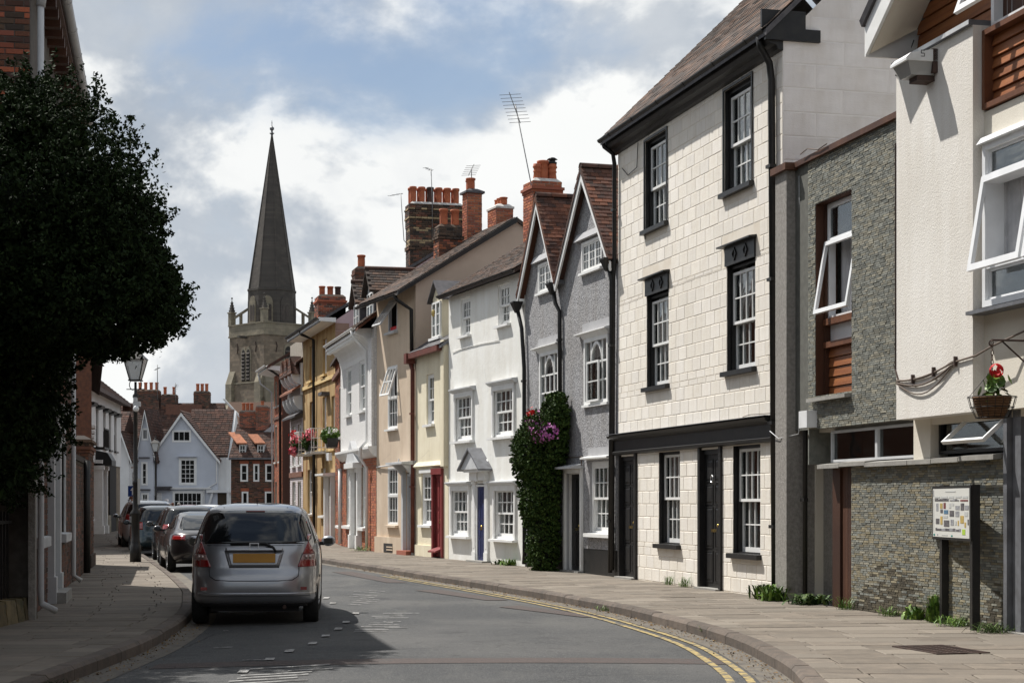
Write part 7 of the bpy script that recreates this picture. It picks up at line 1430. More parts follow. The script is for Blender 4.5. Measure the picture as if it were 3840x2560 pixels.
MB().hexa([(-.7, -.15, 0), (.7, -.15, 0), (.7, .15, 0), (-.7, .15, 0), (-.8, -.2, .3), (.8, -.2, .3), (.8, .2, .3), (-.8, .2, .3)]).build('box', 'black_paint', WB); q, d = tufted([((0, -.05, .4), (.85, .24, .2))], 320, 12, .12, rg, 2, .2); tag(ob('foliage', leaves_mesh('foliage', q, d, .035, 'leaf_bright', .8, 12), WB), kind='stuff'); flower_mass(WB, [((0, -.05, .52), (.8, .2, .14))], 60, 'petal_white', .045, 33)
# weeds at the foot of walls
def weed(x, y, r_, hgt, n, label, m='leaf_bright', broad=False, seed=1, z=.12):
    e = empty('weed', (x, y, z), 0, label, 'weed', 'weeds at the foot of the walls'); g = random.Random(seed); mb = MB()
    for k in range(n):
        t = g.uniform(0, 2*PI); L = hgt*g.uniform(.25, .85); out = g.uniform(.3, 1.)*r_; wd = (.02 if broad else .005)*g.uniform(.7, 1.3); b = Vector((g.gauss(0, r_*.35), g.gauss(0, r_*.35), 0)); dr = Vector((math.cos(t), math.sin(t), 0)); sd = Vector((-dr.y, dr.x, 0)); pv = None
        for i in range(4):
            s_ = i/3; c = b+dr*out*s_**1.3+Vector((0, 0, L*math.sin(s_*1.75)/1.0)); ww = wd*(1-.9*abs(s_-.4)/.6 if s_ > .4 else .5+s_); q_ = (c-sd*ww, c+sd*ww)
            if pv: mb.quad(pv[0], pv[1], q_[1], q_[0])
            pv = q_
    mb.build('blades', m, e); return e
def cl(hh, u, v): p = W(hh, (u, v, 0)); return p[0], p[1]
for k, (hh, u, v, r_, hg, n, m, br_, lab) in enumerate((
    (cream, 7.75, -.18, .22, .28, 160, 'leaf_ivy', True, 'bushy weed at the foot of the right black downpipe of the cream house'), (cream, 3.2, -.1, .1, .2, 40, 'leaf_bright', False, 'grass tuft under the left ground-floor window of the cream house'), (cream, 4.05, -.12, .14, .22, 60, 'leaf_bright', False, 'feathery weed left of the second black door'),
    (mod, .3, -.28, .25, .3, 150, 'leaf_bright', True, 'leafy weed clump below the concrete pilaster'), (mod, 1.2, -.1, .35, .18, 160, 'leaf_ivy', True, 'low dark weeds in the recess by the plank door'), (mod, 2.5, -.12, .16, .22, 60, 'leaf_bright', False, 'grass tuft at the corner of the stone wall'),
    (mod, 3.9, -.1, .18, .16, 80, 'leaf_bright', False, 'thin grass under the middle of the stone wall'), (white, 4.3, -.12, .22, .16, 60, 'leaf_ivy', True, 'small dock weed under the near window of the white house'), (white, 5.0, -.14, .22, .2, 60, 'leaf_bright', True, 'bright green weed beside the white house downpipe'),
    (rough, 5.9, -.25, .35, .2, 120, 'leaf_bright', False, 'grass clump below the white downpipe of the roughcast house'))): weed(*cl(hh, u, v), r_, hg, n, lab, m, br_, 40+k)
weed(5.1, 20.95, .14, .42, 110, 'tall ragwort-like weed wrapped round the farther sign post', 'leaf_bright', True, 61); weed(5.2, 20.3, .35, .14, 220, 'spreading green weeds between the two sign posts', 'leaf_bright', False, 62); weed(5.32, 19.2, .3, .14, 160, 'low weeds at the near end of the stone wall', 'leaf_ivy', False, 63); weed(4.95, 21.4, .18, .22, 60, 'broad dandelion leaves beside the farther sign post', 'leaf_bright', True, 64)
weed(2.3, 20.4, .12, .12, 50, 'grass growing along the right kerb', 'leaf_bright', False, 65, .02); weed(1.3, 24.7, .1, .1, 40, 'little grass tuft in the right gutter', 'leaf_bright', False, 66, .02); weed(-3.75, 14.3, .25, .12, 120, 'grass tuft in the shaded left gutter', 'leaf_dark', False, 67, .0)
# litter of leaves in the gutters
LG = np.random.default_rng(8); pts = []
for line, s_, d0, d1, n in ((kr, 1, 8, 40, 1500), (kl, -1, 8, 26, 700)):
    for _ in range(n): dd = LG.uniform(d0, d1); p = line.at(dd); t = line.tan(dd); nn = Vector((-t.y, t.x))*s_; o = abs(LG.normal())*.14+.01; c = p+nn*o; z = on_road(c.x, c.y)[2]+.006; pts.append((c.x, c.y, z))
mat('dead_leaf', (.22, .13, .05), (.13, .085, .04), 5, rough=.95, var=.4)
tag(ob('leaf_litter', leaves_mesh('leaf_litter', np.array(pts), np.tile([0, 0, 1.], (len(pts), 1)), .014, 'dead_leaf', .7, 4, .25)), 'scattered dry brown leaves along the gutters', 'leaf litter', None, 'stuff')
# ------------------------------------------------------------------ cars
class CarBody:
    """stack of horizontal super-elliptic sections: (z, half width, rear y, front y, exponent)"""
    def __init__(s, lev):
        s.lev = np.array(lev, float)
        z = s.lev[:, 0]; s.tan = []
        for c in range(1, 5):                                    # monotone cubic slopes
            y = s.lev[:, c]; dlt = np.diff(y)/np.diff(z); m = np.r_[dlt[0], [0 if a*b <= 0 else 2*a*b/(a+b) for a, b in zip(dlt, dlt[1:])], dlt[-1]]; s.tan.append(m)
    def par(s, z):
        L = s.lev; z = min(max(z, L[0, 0]), L[-1, 0]); i = min(np.searchsorted(L[:, 0], z, 'right')-1, len(L)-2); h = L[i+1, 0]-L[i, 0]; t = (z-L[i, 0])/h; o = []
        for c in range(4):
            y0, y1, m0, m1 = L[i, c+1], L[i+1, c+1], s.tan[c][i]*h, s.tan[c][i+1]*h
            o.append((2*t**3-3*t*t+1)*y0+(t**3-2*t*t+t)*m0+(-2*t**3+3*t*t)*y1+(t**3-t*t)*m1)
        return o
    def pt(s, t, z):
        W_, R0, F0, n = s.par(z); c, q = math.cos(t), math.sin(t); yc, D = (R0+F0)/2, (F0-R0)/2
        return Vector((W_*math.copysign(abs(c)**(2/n), c), yc+D*math.copysign(abs(q)**(2/n), q), z))
    def nrm(s, t, z):
        e = .004; a = s.pt(t+e, z)-s.pt(t-e, z); b = s.pt(t, z+e)-s.pt(t, z-e); n = a.cross(b); return n.normalized() if n.length > 1e-12 else Vector((0, 0, 1))
    def t_rear(s, x, z): W_, R0, F0, n = s.par(z); k = min(1, abs(x)/W_)**(n/2); return -PI/2+math.copysign(math.asin(k), x)
    def t_side(s, y, z, side):
        W_, R0, F0, n = s.par(z); yc, D = (R0+F0)/2, (F0-R0)/2; v = max(-1, min(1, (y-yc)/D)); a = math.asin(math.copysign(abs(v)**(n/2), v)); return a if side > 0 else (PI-a)
    def mesh(s, nz=46, nt=104):
        mb = MB(); z0, z1 = s.lev[0, 0], s.lev[-1, 0]; zs = [z0+(z1-z0)*(1-(1-k/nz)**1.35) for k in range(nz+1)]
        ts = [2*PI*k/nt for k in range(nt)]
        vs = [s.pt(t, z) for z in zs for t in ts]; mb.add(vs, [(j*nt+k, j*nt+(k+1) % nt, (j+1)*nt+(k+1) % nt, (j+1)*nt+k) for j in range(nz) for k in range(nt)]+[tuple(range(nt))[::-1], tuple(range(nz*nt, (nz+1)*nt))]); return mb
    def patch(s, name, m, parent, z0, z1, ta, tb, off=.004, nz=10, nt=14, smooth=True):
        mb = MB(); P_ = []
        for j in range(nz+1):
            z = z0+(z1-z0)*j/nz; a, b = ta(z), tb(z)
            for k in range(nt+1): t = a+(b-a)*k/nt; P_.append(s.pt(t, z)+s.nrm(t, z)*off)
        w_ = nt+1; mb.add(P_, [(j*w_+k, j*w_+k+1, (j+1)*w_+k+1, (j+1)*w_+k) for j in range(nz) for k in range(nt)])
        # thin returns round the edge so that the patch is a solid piece
        edge = [k for k in range(w_)]+[j*w_+nt for j in range(1, nz+1)]+[nz*w_+k for k in range(nt-1, -1, -1)]+[j*w_ for j in range(nz-1, 0, -1)]; n0 = len(mb.v)
        for e in edge:
            j, k = divmod(e, w_); z = z0+(z1-z0)*j/nz; a, b = ta(z), tb(z); t = a+(b-a)*k/nt; mb.v.append(tuple(s.pt(t, z)-s.nrm(t, z)*.006))
        L = len(edge)
        for i in range(L): mb.f.append((edge[i], n0+i, n0+(i+1) % L, edge[(i+1) % L])); mb.mi.append(0)
        return mb.build(name, m, parent, smooth)
    def seam(s, parent, pts, m='black_plastic', r=.005, name='seam'):
        return MB().tube([s.pt(t, z)+s.nrm(t, z)*.0005 for t, z in pts], r, 6).build(name, m, parent, True)
def rr_(x, z, z0, z1, w_, c):                                       # half width of a rounded rectangle at height z
    e = min(z-z0, z1-z); return w_-(c-math.sqrt(max(0, c*c-(c-e)**2)) if e < c else 0)
def wheel(parent, x, y, r_, wd, side, spokes=7, steer=0., rim='rim'):
    o = bpy.data.objects.new('wheel', None); 
    pr = [(r_*.66, -wd*.46), (r_*.9, -wd*.5), (r_*.985, -wd*.36), (r_, -wd*.2), (r_, wd*.2), (r_*.985, wd*.36), (r_*.9, wd*.5), (r_*.66, wd*.46)]
    ty = MB(); ty.lathe(pr, (0, 0, 0), 28, False); n = 28
    ty.add([(q[0], q[1], q[2]) for q in ty.v[:n]+ty.v[-n:]], [(k, (k+1) % n, n+(k+1) % n, n+k)[::-1] for k in range(n)])
    M_ = Matrix.Translation((x, y, r_)) @ Matrix.Rotation(steer, 4, 'Z') @ Matrix.Rotation(side*PI/2, 4, 'Y')
    t = ty.build('wheel', 'tyre', parent, True); t.matrix_local = M_
    rm = MB(); rm.lathe([(r_*.67, wd*.44), (r_*.62, wd*.42), (r_*.58, wd*.2), (r_*.1, wd*.18)], (0, 0, 0), 24, False)
    for k in range(spokes): a = 2*PI*k/spokes; rm.hexa([(math.cos(a+e)*q*r_, math.sin(a+e)*q*r_, z) for z in (wd*.24, wd*.42) for q, e in ((.1, -.5), (.63, -.10), (.63, .10), (.1, .5))])
    rm.lathe([(.0, wd*.45), (r_*.15, wd*.44), (r_*.16, wd*.3)], (0, 0, 0), 14, False); q = rm.build('rim', rim, t); return t
def car(name, label, lev, loc, head, paint, r_, axles, track, arch, lights, glass_z, rear_glass, group, detail=1, plate=(.83, .95, .27), plate_m='plate_yellow', mirror=None, steer=0., belt=None, seat=True, rimm='rim', spokes=7):
    B_ = CarBody(lev); root = empty(name, (*loc, 0), head, label, 'car', group)
    me = B_.mesh().mesh('body', paint, True); body = ob('body', me, root)
    if detail:                                                    # wheel arches cut through
        cut = MB()
        for y in axles:
            for s_ in (-1, 1):
                x0, x1 = s_*(track-.16), s_*(track+.3); n = 28
                vs = [(xx, y+arch*math.cos(2*PI*k/n), r_+arch*math.sin(2*PI*k/n)) for xx in (min(x0, x1), max(x0, x1)) for k in range(n)]
                cut.add(vs, [tuple(range(n)), tuple(range(n, 2*n))[::-1]]+[(k, n+k, n+(k+1) % n, (k+1) % n) for k in range(n)])
        co = cut.build('cutter', 'black_plastic'); md = body.modifiers.new('arch', 'BOOLEAN'); md.object = co; md.operation = 'DIFFERENCE'; md.solver = 'EXACT'
        dg = bpy.context.evaluated_depsgraph_get(); nm = bpy.data.meshes.new_from_object(body.evaluated_get(dg)); body.modifiers.clear(); body.data = nm
        bpy.data.objects.remove(co)
        while len(nm.materials) < 2: nm.materials.append(MATS['black_plastic'])
        nm.materials[0] = MATS[paint]; nm.materials[1] = MATS['black_plastic']
        for p in nm.polygons:
            c = p.center
            inn = any((c.y-y)**2+(c.z-r_)**2 < (arch+.002)**2 for y in axles) and abs(c.x) < track+.29 and abs(c.x) > track-.17
            rad = [abs(math.hypot(c.y-y, c.z-r_)-arch) < .012 for y in axles]
            p.material_index = 1 if (inn and (any(rad) or abs(abs(p.normal.x)-1) < .02 and abs(c.x) < track-.1)) else 0
    for i, y in enumerate(axles):
        for s_ in (-1, 1): wheel(root, s_*track, y, r_, .195, s_, spokes, steer if i else 0., rimm)
    zg0, zg1 = glass_z
    x0f, cor = rear_glass
    w0 = lambda z: rr_(0, z, zg0, zg1, B_.par(z)[0]*x0f, cor)
    B_.patch('rear_window', 'car_glass', root, zg0, zg1, lambda z: B_.t_rear(-w0(z), z), lambda z: B_.t_rear(w0(z), z), .004, 12, 22)
    b0 = belt or zg0; b1 = zg1+.0
    for s_ in (-1, 1):                                            # side glass in three lights
        y0 = lambda z: B_.par(z)[1]+.34; y1 = lambda z: B_.par(z)[2]-.16
        for f0, f1 in ((0, .26), (.285, .60), (.625, 1)):
            B_.patch('side_window', 'car_glass', root, b0, b1, (lambda z, f=f0: B_.t_side(y0(z)+(y1(z)-y0(z))*f, z, s_)), (lambda z, f=f1: B_.t_side(y0(z)+(y1(z)-y0(z))*f, z, s_)) , .003 if s_ > 0 else -.0 or .003, 8, 8)
        for f in (.272, .612): B_.seam(root, [(B_.t_side(y0(z)+(y1(z)-y0(z))*f, z, s_), z) for z in np.linspace(.35, b0, 8)], name='door_seam', r=.004)
        for z1_, ta, tb in lights:
            pass
    B_.patch('windscreen', 'car_glass', root, zg0+.02, zg1-.02, lambda z: PI/2-1.15, lambda z: PI/2+1.15, .003, 8, 14)
    if plate:
        zc0, zc1, hw = plate; tn = lambda x, z: B_.t_rear(x, z); y = B_.pt(tn(0, (zc0+zc1)/2), (zc0+zc1)/2).y
        o = MB().box(-hw, hw, -.012, .0, -(zc1-zc0)/2, (zc1-zc0)/2).build('number_plate', plate_m, root); tilt = math.atan2(B_.pt(-PI/2, zc1).y-B_.pt(-PI/2, zc0).y, zc1-zc0)
        o.matrix_local = Matrix.Translation((0, y-.012, (zc0+zc1)/2)) @ Matrix.Rotation(-tilt, 4, 'X')
    if mirror:
        for s_ in (-1, 1):
            x, y, z = mirror; m1 = MB(); m1.sphere((s_*x, y, z), (.10, .075, .075), 12, 8); mo = m1.build('wing_mirror', paint, root, True); MB().box(min(s_*(x-.06), s_*(x+.06)), max(s_*(x-.06), s_*(x+.06)), y-.078, y-.055, z-.04, z+.042).build('mirror_glass', 'car_glass', mo)
            MB().box(min(s_*(x-.2), s_*(x-.06)), max(s_*(x-.2), s_*(x-.06)), y-.03, y+.03, z-.06, z-.01).build('mirror_arm', 'black_plastic', mo)
    MB().box(-.55, .55, .25, axles[1]+.3, r_*.62, .3).build('underbody', 'black_plastic', root)
    return root, B_
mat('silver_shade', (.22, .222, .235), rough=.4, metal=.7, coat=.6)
PARK = 'cars along the left kerb'
# ---- silver hatchback
JAZZ = [(.27, .79, .11, 3.66, 5.5), (.32, .82, .04, 3.76, 5.5), (.40, .833, .01, 3.82, 5.4), (.50, .836, .0, 3.83, 5.0), (.60, .838, .012, 3.82, 5.0), (.66, .838, .035, 3.79, 5.0), (.72, .838, .075, 3.74, 5.0), (.82, .836, .10, 3.60, 5.0), (.92, .828, .12, 3.3, 5.0), (1.0, .812, .145, 2.98, 4.8), (1.10, .782, .20, 2.72, 4.6), (1.25, .725, .30, 2.36, 4.4), (1.38, .67, .405, 2.02, 4.2), (1.47, .61, .52, 1.75, 3.8), (1.52, .50, .72, 1.5, 3.2), (1.55, .27, 1.05, 1.25, 2.6)]
yawJ = math.radians(6.0)
root, B_ = car('silver_hatchback', 'silver hatchback seen from behind, parked nearest with red tail lights', JAZZ, (-3.24, 21.85), yawJ, 'silver_paint', .295, (.66, 3.10), .705, .33, [], (1.035, 1.452), (.93, .13), PARK, 1, (.80, .915, .265), mirror=(.93, 2.62, 1.02), steer=-.12)
# tailgate seam, bumper line, plate recess with its shade painted as a darker silver
tg = [(x, z) for x, z in ((-.66, 1.02), (-.60, .90), (-.565, .80), (-.56, .70), (-.55, .63), (-.48, .585), (-.3, .575), (0, .573), (.3, .575), (.48, .585), (.55, .63), (.56, .70), (.565, .80), (.60, .90), (.66, 1.02))]
B_.seam(root, [(B_.t_rear(x, z), z) for x, z in tg], name='tailgate_seam', r=.006)
B_.seam(root, [(B_.t_rear(x, 1.015), 1.015) for x in np.linspace(-.68, .68, 14)], name='glass_seam', r=.004)
B_.patch('bumper_crease', 'silver_paint', root, .385, .425, lambda z: B_.t_rear(-.70, z), lambda z: B_.t_rear(.70, z), .014, 3, 26)
B_.patch('bumper_lip', 'black_plastic', root, .245, .29, lambda z: B_.t_rear(-.66, z), lambda z: B_.t_rear(.66, z), .006, 2, 16)
wr = lambda z: .30+.06*(z-.75)/.2
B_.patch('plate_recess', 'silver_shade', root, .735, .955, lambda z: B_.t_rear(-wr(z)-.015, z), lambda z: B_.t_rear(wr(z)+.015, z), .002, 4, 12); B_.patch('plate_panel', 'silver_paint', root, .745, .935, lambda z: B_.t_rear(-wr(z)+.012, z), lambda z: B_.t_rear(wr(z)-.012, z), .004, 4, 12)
B_.patch('tailgate_handle', 'silver_paint', root, .945, .985, lambda z: B_.t_rear(-.36, z), lambda z: B_.t_rear(.36, z), .022, 3, 14)
for s_ in (-1, 1):                                                # tail lights: red upper, clear middle, red lower
    inn = lambda z: B_.t_rear(s_*(.545+.155*max(0, (z-.76))/.38), z); out_ = lambda z: B_.t_side(.42-.10*max(0, z-.8)/.35, z, s_)
    TA, TB = (inn, out_) if s_ > 0 else (out_, inn)
    if s_ < 0: TA = lambda z, f=out_: f(z)-2*PI if f(z) > PI/2 else f(z)
    mixt = lambda f: (lambda z: TA(z)+(TB(z)-TA(z))*f)
    for z0, z1, m in ((.90, 1.15, 'tail_red'), (.835, .90, 'tail_clear'), (.745, .835, 'tail_red')):
        a_ = (lambda z: TA(z)+(max(0, z-.92)/.23)*(.0 if s_ > 0 else .55)*(TB(z)-TA(z))); b_ = (lambda z: TB(z)-(max(0, z-.92)/.23)*(.55 if s_ > 0 else .0)*(TB(z)-TA(z)))
        B_.patch('tail_light', m, root, z0, z1, a_, b_, .009, 8, 12)
    for f in (.25, .5):
        ff = f if s_ > 0 else 1-f; t = TA(.868)+(TB(.868)-TA(.868))*ff; c = B_.pt(t, .868)+B_.nrm(t, .868)*.012; MB().sphere(tuple(c), .024, 10, 6).build('lamp_lens', 'lens_round', root, True)
    MB().box(s_*.62-.04, s_*.62+.04, -.004, .01, .46, .50).build('reflector', 'tail_red', root)
MB().tube([(-.30, .10+.045, 1.035), (-.05, .10+.035, 1.045), (.14, .095+.035, 1.04), (.24, .09+.03, .985), (.27, .085+.02, .94)], [.016, .016, .02, .018, .014], 8).build('rear_wiper', 'black_plastic', root, True)
bd = MB(); bd.ring(-.06, .06, -.05, .05, -.012, .0, .013); bo = bd.build('badge', 'steel', root); yb = B_.pt(-PI/2, .985).y; bo.matrix_local = Matrix.Translation((0, yb-.02, 1.0)); o = MB().box(-.047, .047, -.006, .0, -.037, .037).build('badge_plate', 'pale_paint', root); o.matrix_local = bo.matrix_local
MB().tube([(0, 1.05, 1.545), (0, .98, 1.62)], [.006, .002], 5).build('roof_aerial', 'black_plastic', root); MB().tube([(.38, .25, .25), (.38, .06, .24)], .025, 10).build('exhaust', 'iron', root)
for s_ in (-1, 1): B_.seam(root, [(B_.t_side(y, z, s_), z) for y, z in ((.62, 1.49), (1.1, 1.505), (1.6, 1.49))], name='roof_gutter', r=.006)
MB().box(-.12, .12, .47, .5, 1.44, 1.455).build('brake_light', 'tail_red', root)
# ---- charcoal coupe
TT = [(.20, .82, .18, 4.0, 4.2), (.30, .88, .05, 4.12, 4.2), (.45, .912, .0, 4.17, 4.2), (.60, .918, .01, 4.18, 4.2), (.72, .915, .04, 4.12, 4.2), (.82, .90, .09, 3.9, 4.0), (.88, .875, .17, 3.6, 4.0), (.93, .82, .34, 3.15, 3.8), (1.0, .775, .52, 2.9, 3.6), (1.12, .70, .80, 2.58, 3.4), (1.24, .62, 1.15, 2.26, 3.2), (1.32, .52, 1.5, 2.0, 3.0), (1.36, .3, 1.72, 1.8, 2.5)]
ps = [(-7.62, 39.7)]; hd = math.radians(15.0)
root, B_ = car('charcoal_coupe', 'dark grey coupe with a sloping rear window parked behind the silver hatchback', TT, (-6.72, 38.7), hd, 'charcoal_paint', .325, (.82, 3.32), .79, .365, [], (.95, 1.30), (.80, .1), PARK, 1, (.62, .73, .26), mirror=(.98, 2.75, .95), belt=.97)
for s_ in (-1, 1):
    i_, o_ = (lambda z: B_.t_rear(s_*.52, z)), (lambda z: B_.t_side(.42, z, s_)); A_, C_ = (i_, o_) if s_ > 0 else ((lambda z, f=o_: f(z)-2*PI if f(z) > PI/2 else f(z)), i_)
    B_.patch('tail_light', 'tail_red', root, .73, .83, A_, C_, .007, 5, 12)
B_.seam(root, [(B_.t_rear(x, .84), .84) for x in np.linspace(-.78, .78, 14)], name='boot_seam', r=.005); B_.patch('bumper_lip', 'black_plastic', root, .21, .34, lambda z: B_.t_rear(-.6, z), lambda z: B_.t_rear(.6, z), .006, 3, 14)
# ---- dark estate
EST = [(.22, .80, .14, 4.3, 4.6), (.32, .865, .03, 4.42, 4.8), (.5, .89, .0, 4.45, 5), (.7, .892, .03, 4.40, 5), (.85, .885, .07, 4.1, 5), (.96, .86, .10, 3.5, 4.8), (1.1, .80, .17, 3.1, 4.6), (1.28, .73, .27, 2.65, 4.4), (1.40, .66, .37, 2.35, 4.0), (1.46, .56, .55, 2.1, 3.4), (1.49, .3, .9, 1.8, 2.6)]
def simple_lights(root, B_, z0, z1, x, m='tail_red', y=.35):
    for s_ in (-1, 1):
        i_, o_ = (lambda z: B_.t_rear(s_*x, z)), (lambda z: B_.t_side(y, z, s_)); A_, C_ = (i_, o_) if s_ > 0 else ((lambda z, f=o_: f(z)-2*PI if f(z) > PI/2 else f(z)), i_)
        B_.patch('tail_light', m, root, z0, z1, A_, C_, .008, 5, 10)
root, B_ = car('dark_estate_car', 'black estate car parked ahead of the dark grey coupe', EST, (-8.15, 44.6), math.radians(14.5), 'dark_paint', .315, (.85, 3.45), .775, .355, [], (.99, 1.40), (.9, .1), PARK, 1, (.66, .77, .26), mirror=(.97, 3.0, .99)); simple_lights(root, B_, .80, 1.0, .60)
# ---- small dark hatch, silver off-roader, farther cars
HAT = [(r[0]*.955, r[1]*.98, r[2], r[3], r[4]) for r in JAZZ]
root, B_ = car('small_teal_hatchback', 'small dark teal hatchback half hidden by the tall lamp post', HAT, (-10.15, 50.6), math.radians(15), 'teal_paint', .29, (.62, 3.0), .73, .33, [], (1.0, 1.38), (.92, .1), PARK, 1, (.62, .72, .26), mirror=(.92, 2.6, .97)); simple_lights(root, B_, .78, 1.0, .56)
SUV = [(.30, .82, .14, 4.3, 4.8), (.42, .885, .03, 4.45, 5), (.6, .91, .0, 4.5, 5), (.85, .912, .04, 4.42, 5), (1.0, .905, .08, 4.0, 5), (1.1, .885, .11, 3.5, 5), (1.25, .83, .18, 3.1, 4.6), (1.42, .765, .27, 2.75, 4.4), (1.54, .70, .36, 2.45, 4.2), (1.60, .62, .5, 2.2, 3.6), (1.64, .34, .9, 1.9, 2.8)]
root, B_ = car('silver_off_roader', 'tall pale silver off-roader with roof rails, fourth in the parked row', SUV, (-11.75, 56.6), math.radians(15), 'pale_paint', .35, (.9, 3.5), .79, .40, [], (1.12, 1.54), (.9, .1), PARK, 1, (.75, .86, .26), mirror=(1.0, 3.0, 1.12)); simple_lights(root, B_, .9, 1.2, .66)
for s_ in (-1, 1): MB().tube([(s_*.6, .7, 1.60), (s_*.62, .8, 1.66), (s_*.62, 2.1, 1.66), (s_*.6, 2.25, 1.6)], .018, 6).build('roof_rail', 'steel', root)
root, B_ = car('white_car', 'white car farther down the street showing only its roof', EST, (-13.15, 76), math.radians(16), 'white_car', .315, (.85, 3.45), .775, .355, [], (.99, 1.40), (.9, .1), PARK, 1, None, mirror=(.97, 3.0, .99)); simple_lights(root, B_, .80, 1.0, .60)
root, B_ = car('red_car', 'dull red car whose roof shows beyond the black estate car', HAT, (-15.5, 84), math.radians(14), 'red_paint', .29, (.62, 3.0), .73, .33, [], (1.0, 1.38), (.92, .1), PARK, 1, None, mirror=(.92, 2.6, .97)); simple_lights(root, B_, .78, 1.0, .56)

# ------------------------------------------------------------------ street lamps, arrow sign, people
def street_lamp(loc, label, H_=4.5, s_=1., cctv=False):
    e = empty('street_lamp', loc, 0, label, 'street lamp', 'heritage street lamps')
    MB().lathe([(.14, 0), (.14, .42), (.12, .44), (.12, .5), (.10, .55), (.10, 1.15), (.13, 1.17), (.13, 1.22), (.07, 1.3), (.06, 1.9), (.075, 1.92), (.075, 1.98), (.055, 2.0), (.05, H_-.4), (.07, H_-.38), (.07, H_-.33), (.035, H_-.28), (.03, H_)], (0, 0, 0), 14).build('post', 'black_metal', e, True)
    MB().tube([(-.22, 0, H_-.18), (.22, 0, H_-.18)], .012, 6).build('ladder_bar', 'black_metal', e)
    for q in (-1, 1): MB().tube([(q*(.05+.1*math.sin(t)), 0, H_-.2+.13*(1-math.cos(t))) for t in np.linspace(0, PI, 8)], .012, 5).build('scroll', 'black_metal', e)
    z0, z1, r0, r1 = H_+.05, H_+.55, .12, .24; L = MB(); L.add([(r0*x, r0*y, z0) for x, y in ((-1, -1), (1, -1), (1, 1), (-1, 1))]+[(r1*x, r1*y, z1) for x, y in ((-1, -1), (1, -1), (1, 1), (-1, 1))], [(0, 1, 5, 4), (1, 2, 6, 5), (2, 3, 7, 6), (3, 0, 4, 7)]); L.build('lantern_glass', 'lamp_glass', e)
    for x, y in ((-1, -1), (1, -1), (1, 1), (-1, 1)): MB().tube([(r0*x, r0*y, z0), (r1*x, r1*y, z1)], .016, 5).build('lantern_bar', 'black_metal', e)
    MB().box(-r0-.03, r0+.03, -r0-.03, r0+.03, z0-.03, z0).build('lantern_base', 'black_metal', e); R2 = MB(); R2.add([(r1*1.12*x, r1*1.12*y, z1) for x, y in ((-1, -1), (1, -1), (1, 1), (-1, 1))]+[(.06*x, .06*y, z1+.22) for x, y in ((-1, -1), (1, -1), (1, 1), (-1, 1))], [(0, 1, 5, 4), (1, 2, 6, 5), (2, 3, 7, 6), (3, 0, 4, 7), (4, 5, 6, 7), (3, 2, 1, 0)]); R2.build('lantern_roof', 'black_metal', e); MB().lathe([(.05, z1+.22), (.07, z1+.27), (.03, z1+.32), (.04, z1+.38), (.005, z1+.45)], (0, 0, 0), 8).build('lantern_finial', 'black_metal', e)
    if cctv:
        c = MB().box(-.04, .12, -.1, .06, 3.80, 3.92).build('camera_bracket', 'grey_trim', e); MB().sphere((.04, -.12, 3.74), .075, 10, 8).build('camera_dome', 'white_plastic', c, True); MB().box(-.03, .05, -.12, .0, 3.92, 4.02).build('camera_box', 'grey_trim', c)
        MB().box(.07, .13, -.09, -.07, 1.42, 2.05).build('paper_notice', 'print_pale', e); MB().box(-.12, .0, .04, .05, 2.3, 2.34).build('sign_strap', 'steel', e)
    return e
street_lamp((-9.17, 42.4, .1), 'tall black cast-iron lamp post on the left pavement, lantern touching the tree', 4.4, cctv=True)
street_lamp((-21.4, 104.5, .0), 'distant black lamp post standing in front of the pale blue gabled house', 4.6)
AS = empty('arrow_sign', (-15.35, 70.5, .1), 0, 'blue one-way sign with white upward arrow beside the tall lamp post', 'sign'); MB().tube([(0, .03, 0), (0, .03, 2.7)], .03, 8).build('pole', 'grey_trim', AS); MB().box(-.2, .2, -.02, .0, 1.72, 2.15).build('plate', 'sign_blue', AS)
MB().prism([(-.035, 1.78), (.035, 1.78), (.035, 1.96), (.11, 1.96), (0, 2.1), (-.11, 1.96), (-.035, 1.96)], 'y', -.025, -.02).build('arrow', 'white_plastic', AS)

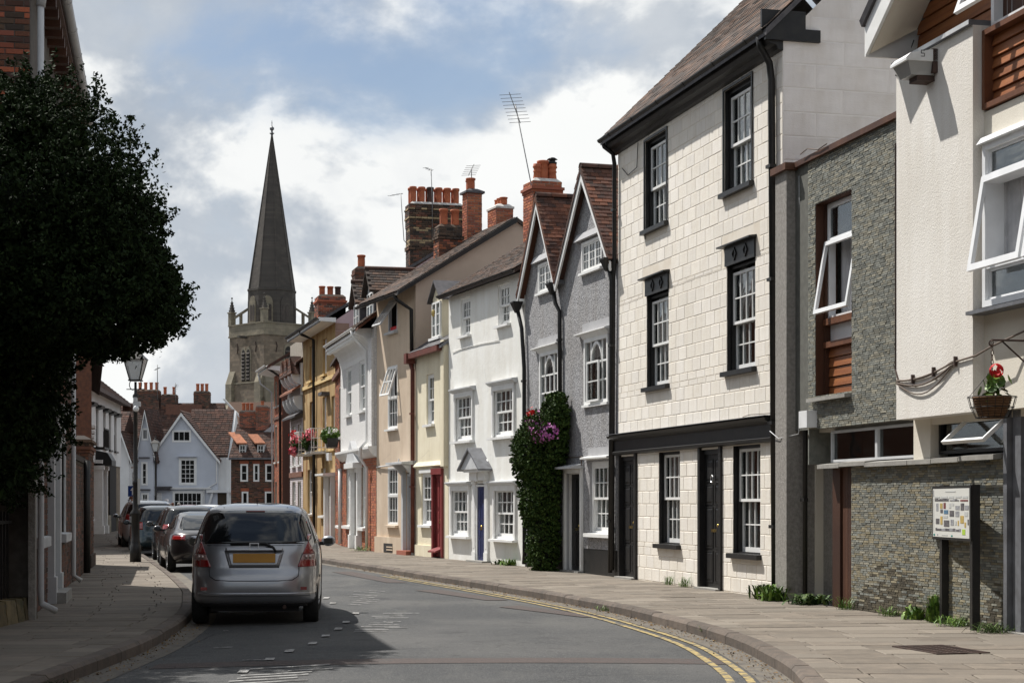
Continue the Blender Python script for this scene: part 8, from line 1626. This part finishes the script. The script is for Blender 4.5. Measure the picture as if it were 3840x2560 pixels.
def person(x, y, rz, hgt, label, top, legs, hair, arm=.2, z=.0, bend=0.):
    """one continuous skinned figure"""
    J = {'pel': (0, 0, .53), 'wst': (0, 0, .62), 'chs': (0, .005+bend*.3, .74), 'nk': (0, .005+bend, .83), 'hd': (0, -.008+bend, .885), 'tp': (0, -.004+bend, .975)}
    for s_, n in ((-1, 'l'), (1, 'r')):
        J.update({n+'hip': (s_*.05, 0, .505), n+'kn': (s_*.055, -.012, .28), n+'an': (s_*.055, .01, .05), n+'to': (s_*.06, -.07, .015), n+'sh': (s_*.105, .005+bend*.8, .80), n+'el': (s_*.135, .02, .635), n+'wr': (s_*.13, -.05-arm*.25, .50+arm*.15), n+'ha': (s_*.125, -.085-arm*.3, .465+arm*.17)})
    E_ = [('pel', 'wst'), ('wst', 'chs'), ('chs', 'nk'), ('nk', 'hd'), ('hd', 'tp')]
    for n in 'lr': E_ += [('pel', n+'hip'), (n+'hip', n+'kn'), (n+'kn', n+'an'), (n+'an', n+'to'), ('chs', n+'sh'), (n+'sh', n+'el'), (n+'el', n+'wr'), (n+'wr', n+'ha')]
    R_s = {'pel': .085, 'wst': .075, 'chs': .09, 'nk': .032, 'hd': .05, 'tp': .036, 'hip': .062, 'kn': .04, 'an': .026, 'to': .022, 'sh': .042, 'el': .03, 'wr': .02, 'ha': .022}
    ks = list(J); me = bpy.data.meshes.new('person'); me.from_pydata([tuple(c*hgt for c in J[k]) for k in ks], [(ks.index(a), ks.index(b)) for a, b in E_], [])
    o = ob('person', me); md = o.modifiers.new('skin', 'SKIN'); sv = me.skin_vertices[0].data
    for i, k in enumerate(ks): q = R_s.get(k, R_s.get(k[1:])) *hgt; sv[i].radius = (q, q*(.78 if k in ('pel', 'wst', 'chs') else 1)); sv[i].use_root = k == 'pel'
    o.modifiers.new('sub', 'SUBSURF').levels = 2; dg = bpy.context.evaluated_depsgraph_get(); nm = bpy.data.meshes.new_from_object(o.evaluated_get(dg)); o.modifiers.clear(); o.data = nm
    nm.materials.clear()
    for m in (top, legs, 'skin', 'cloth_dark'): nm.materials.append(MATS[m])
    for p in nm.polygons:
        c = p.center/hgt; p.use_smooth = True; p.material_index = 2 if c.z > .835 or (abs(c.x) > .1 and c.z < .51 and c.y < -.045) else (0 if c.z > .51 else (3 if c.z < .045 else 1))
    hm = MB(); hm.sphere((0, (.012+bend)*hgt, .935*hgt), (.054*hgt, .06*hgt, .055*hgt), 12, 8); hm.build('hair', hair, o, True)
    MB().sphere((0, (-.062+bend)*hgt, .905*hgt), (.008*hgt, .014*hgt, .014*hgt), 6, 5).build('nose', 'skin', o, True)
    o.location = (x, y, z); o.rotation_euler = (0, 0, rz); return tag(o, label, 'person', 'people in the distance')
person(-13.55, 62, .4, 1.72, 'person in a dark jacket standing by the wall left of the tall lamp post', 'cloth_maroon', 'cloth_dark', 'hair_red', .5, .1)
for px, Y_, hg, rz, top, hr, lab in ((320, 98, 1.72, .3, 'cloth_navy', 'hair_dark', 'dark-haired person seen over the off-roader roof just right of the lamp post'), (330, 100, 1.66, 2.8, 'cloth_dark', 'hair_dark', 'dark-haired person walking close behind another near the lamp post'), (349, 101, 1.73, .1, 'cloth_navy', 'hair_dark', 'person with black hair at the foot of the distant lamp post'), (373, 103, 1.74, 3.0, 'cloth_dark', 'hair_dark', 'person in dark clothes in front of the blue house porch'), (396.5, 92, 1.6, .5, 'cloth_maroon', 'hair_red', 'red-haired person beside the blue house shopfront'), (411, 93, 1.6, 2.6, 'cloth_pale', 'hair_grey', 'grey-haired person in front of the blue house shopfront')):
    person((px-1176)/4000*Y_, Y_, rz, hg, lab, top, 'cloth_jeans', hr)
for o_ in col.objects:
    if o_.parent is None and o_.get('category') and not o_.get('kind'): o_['kind'] = 'thing'
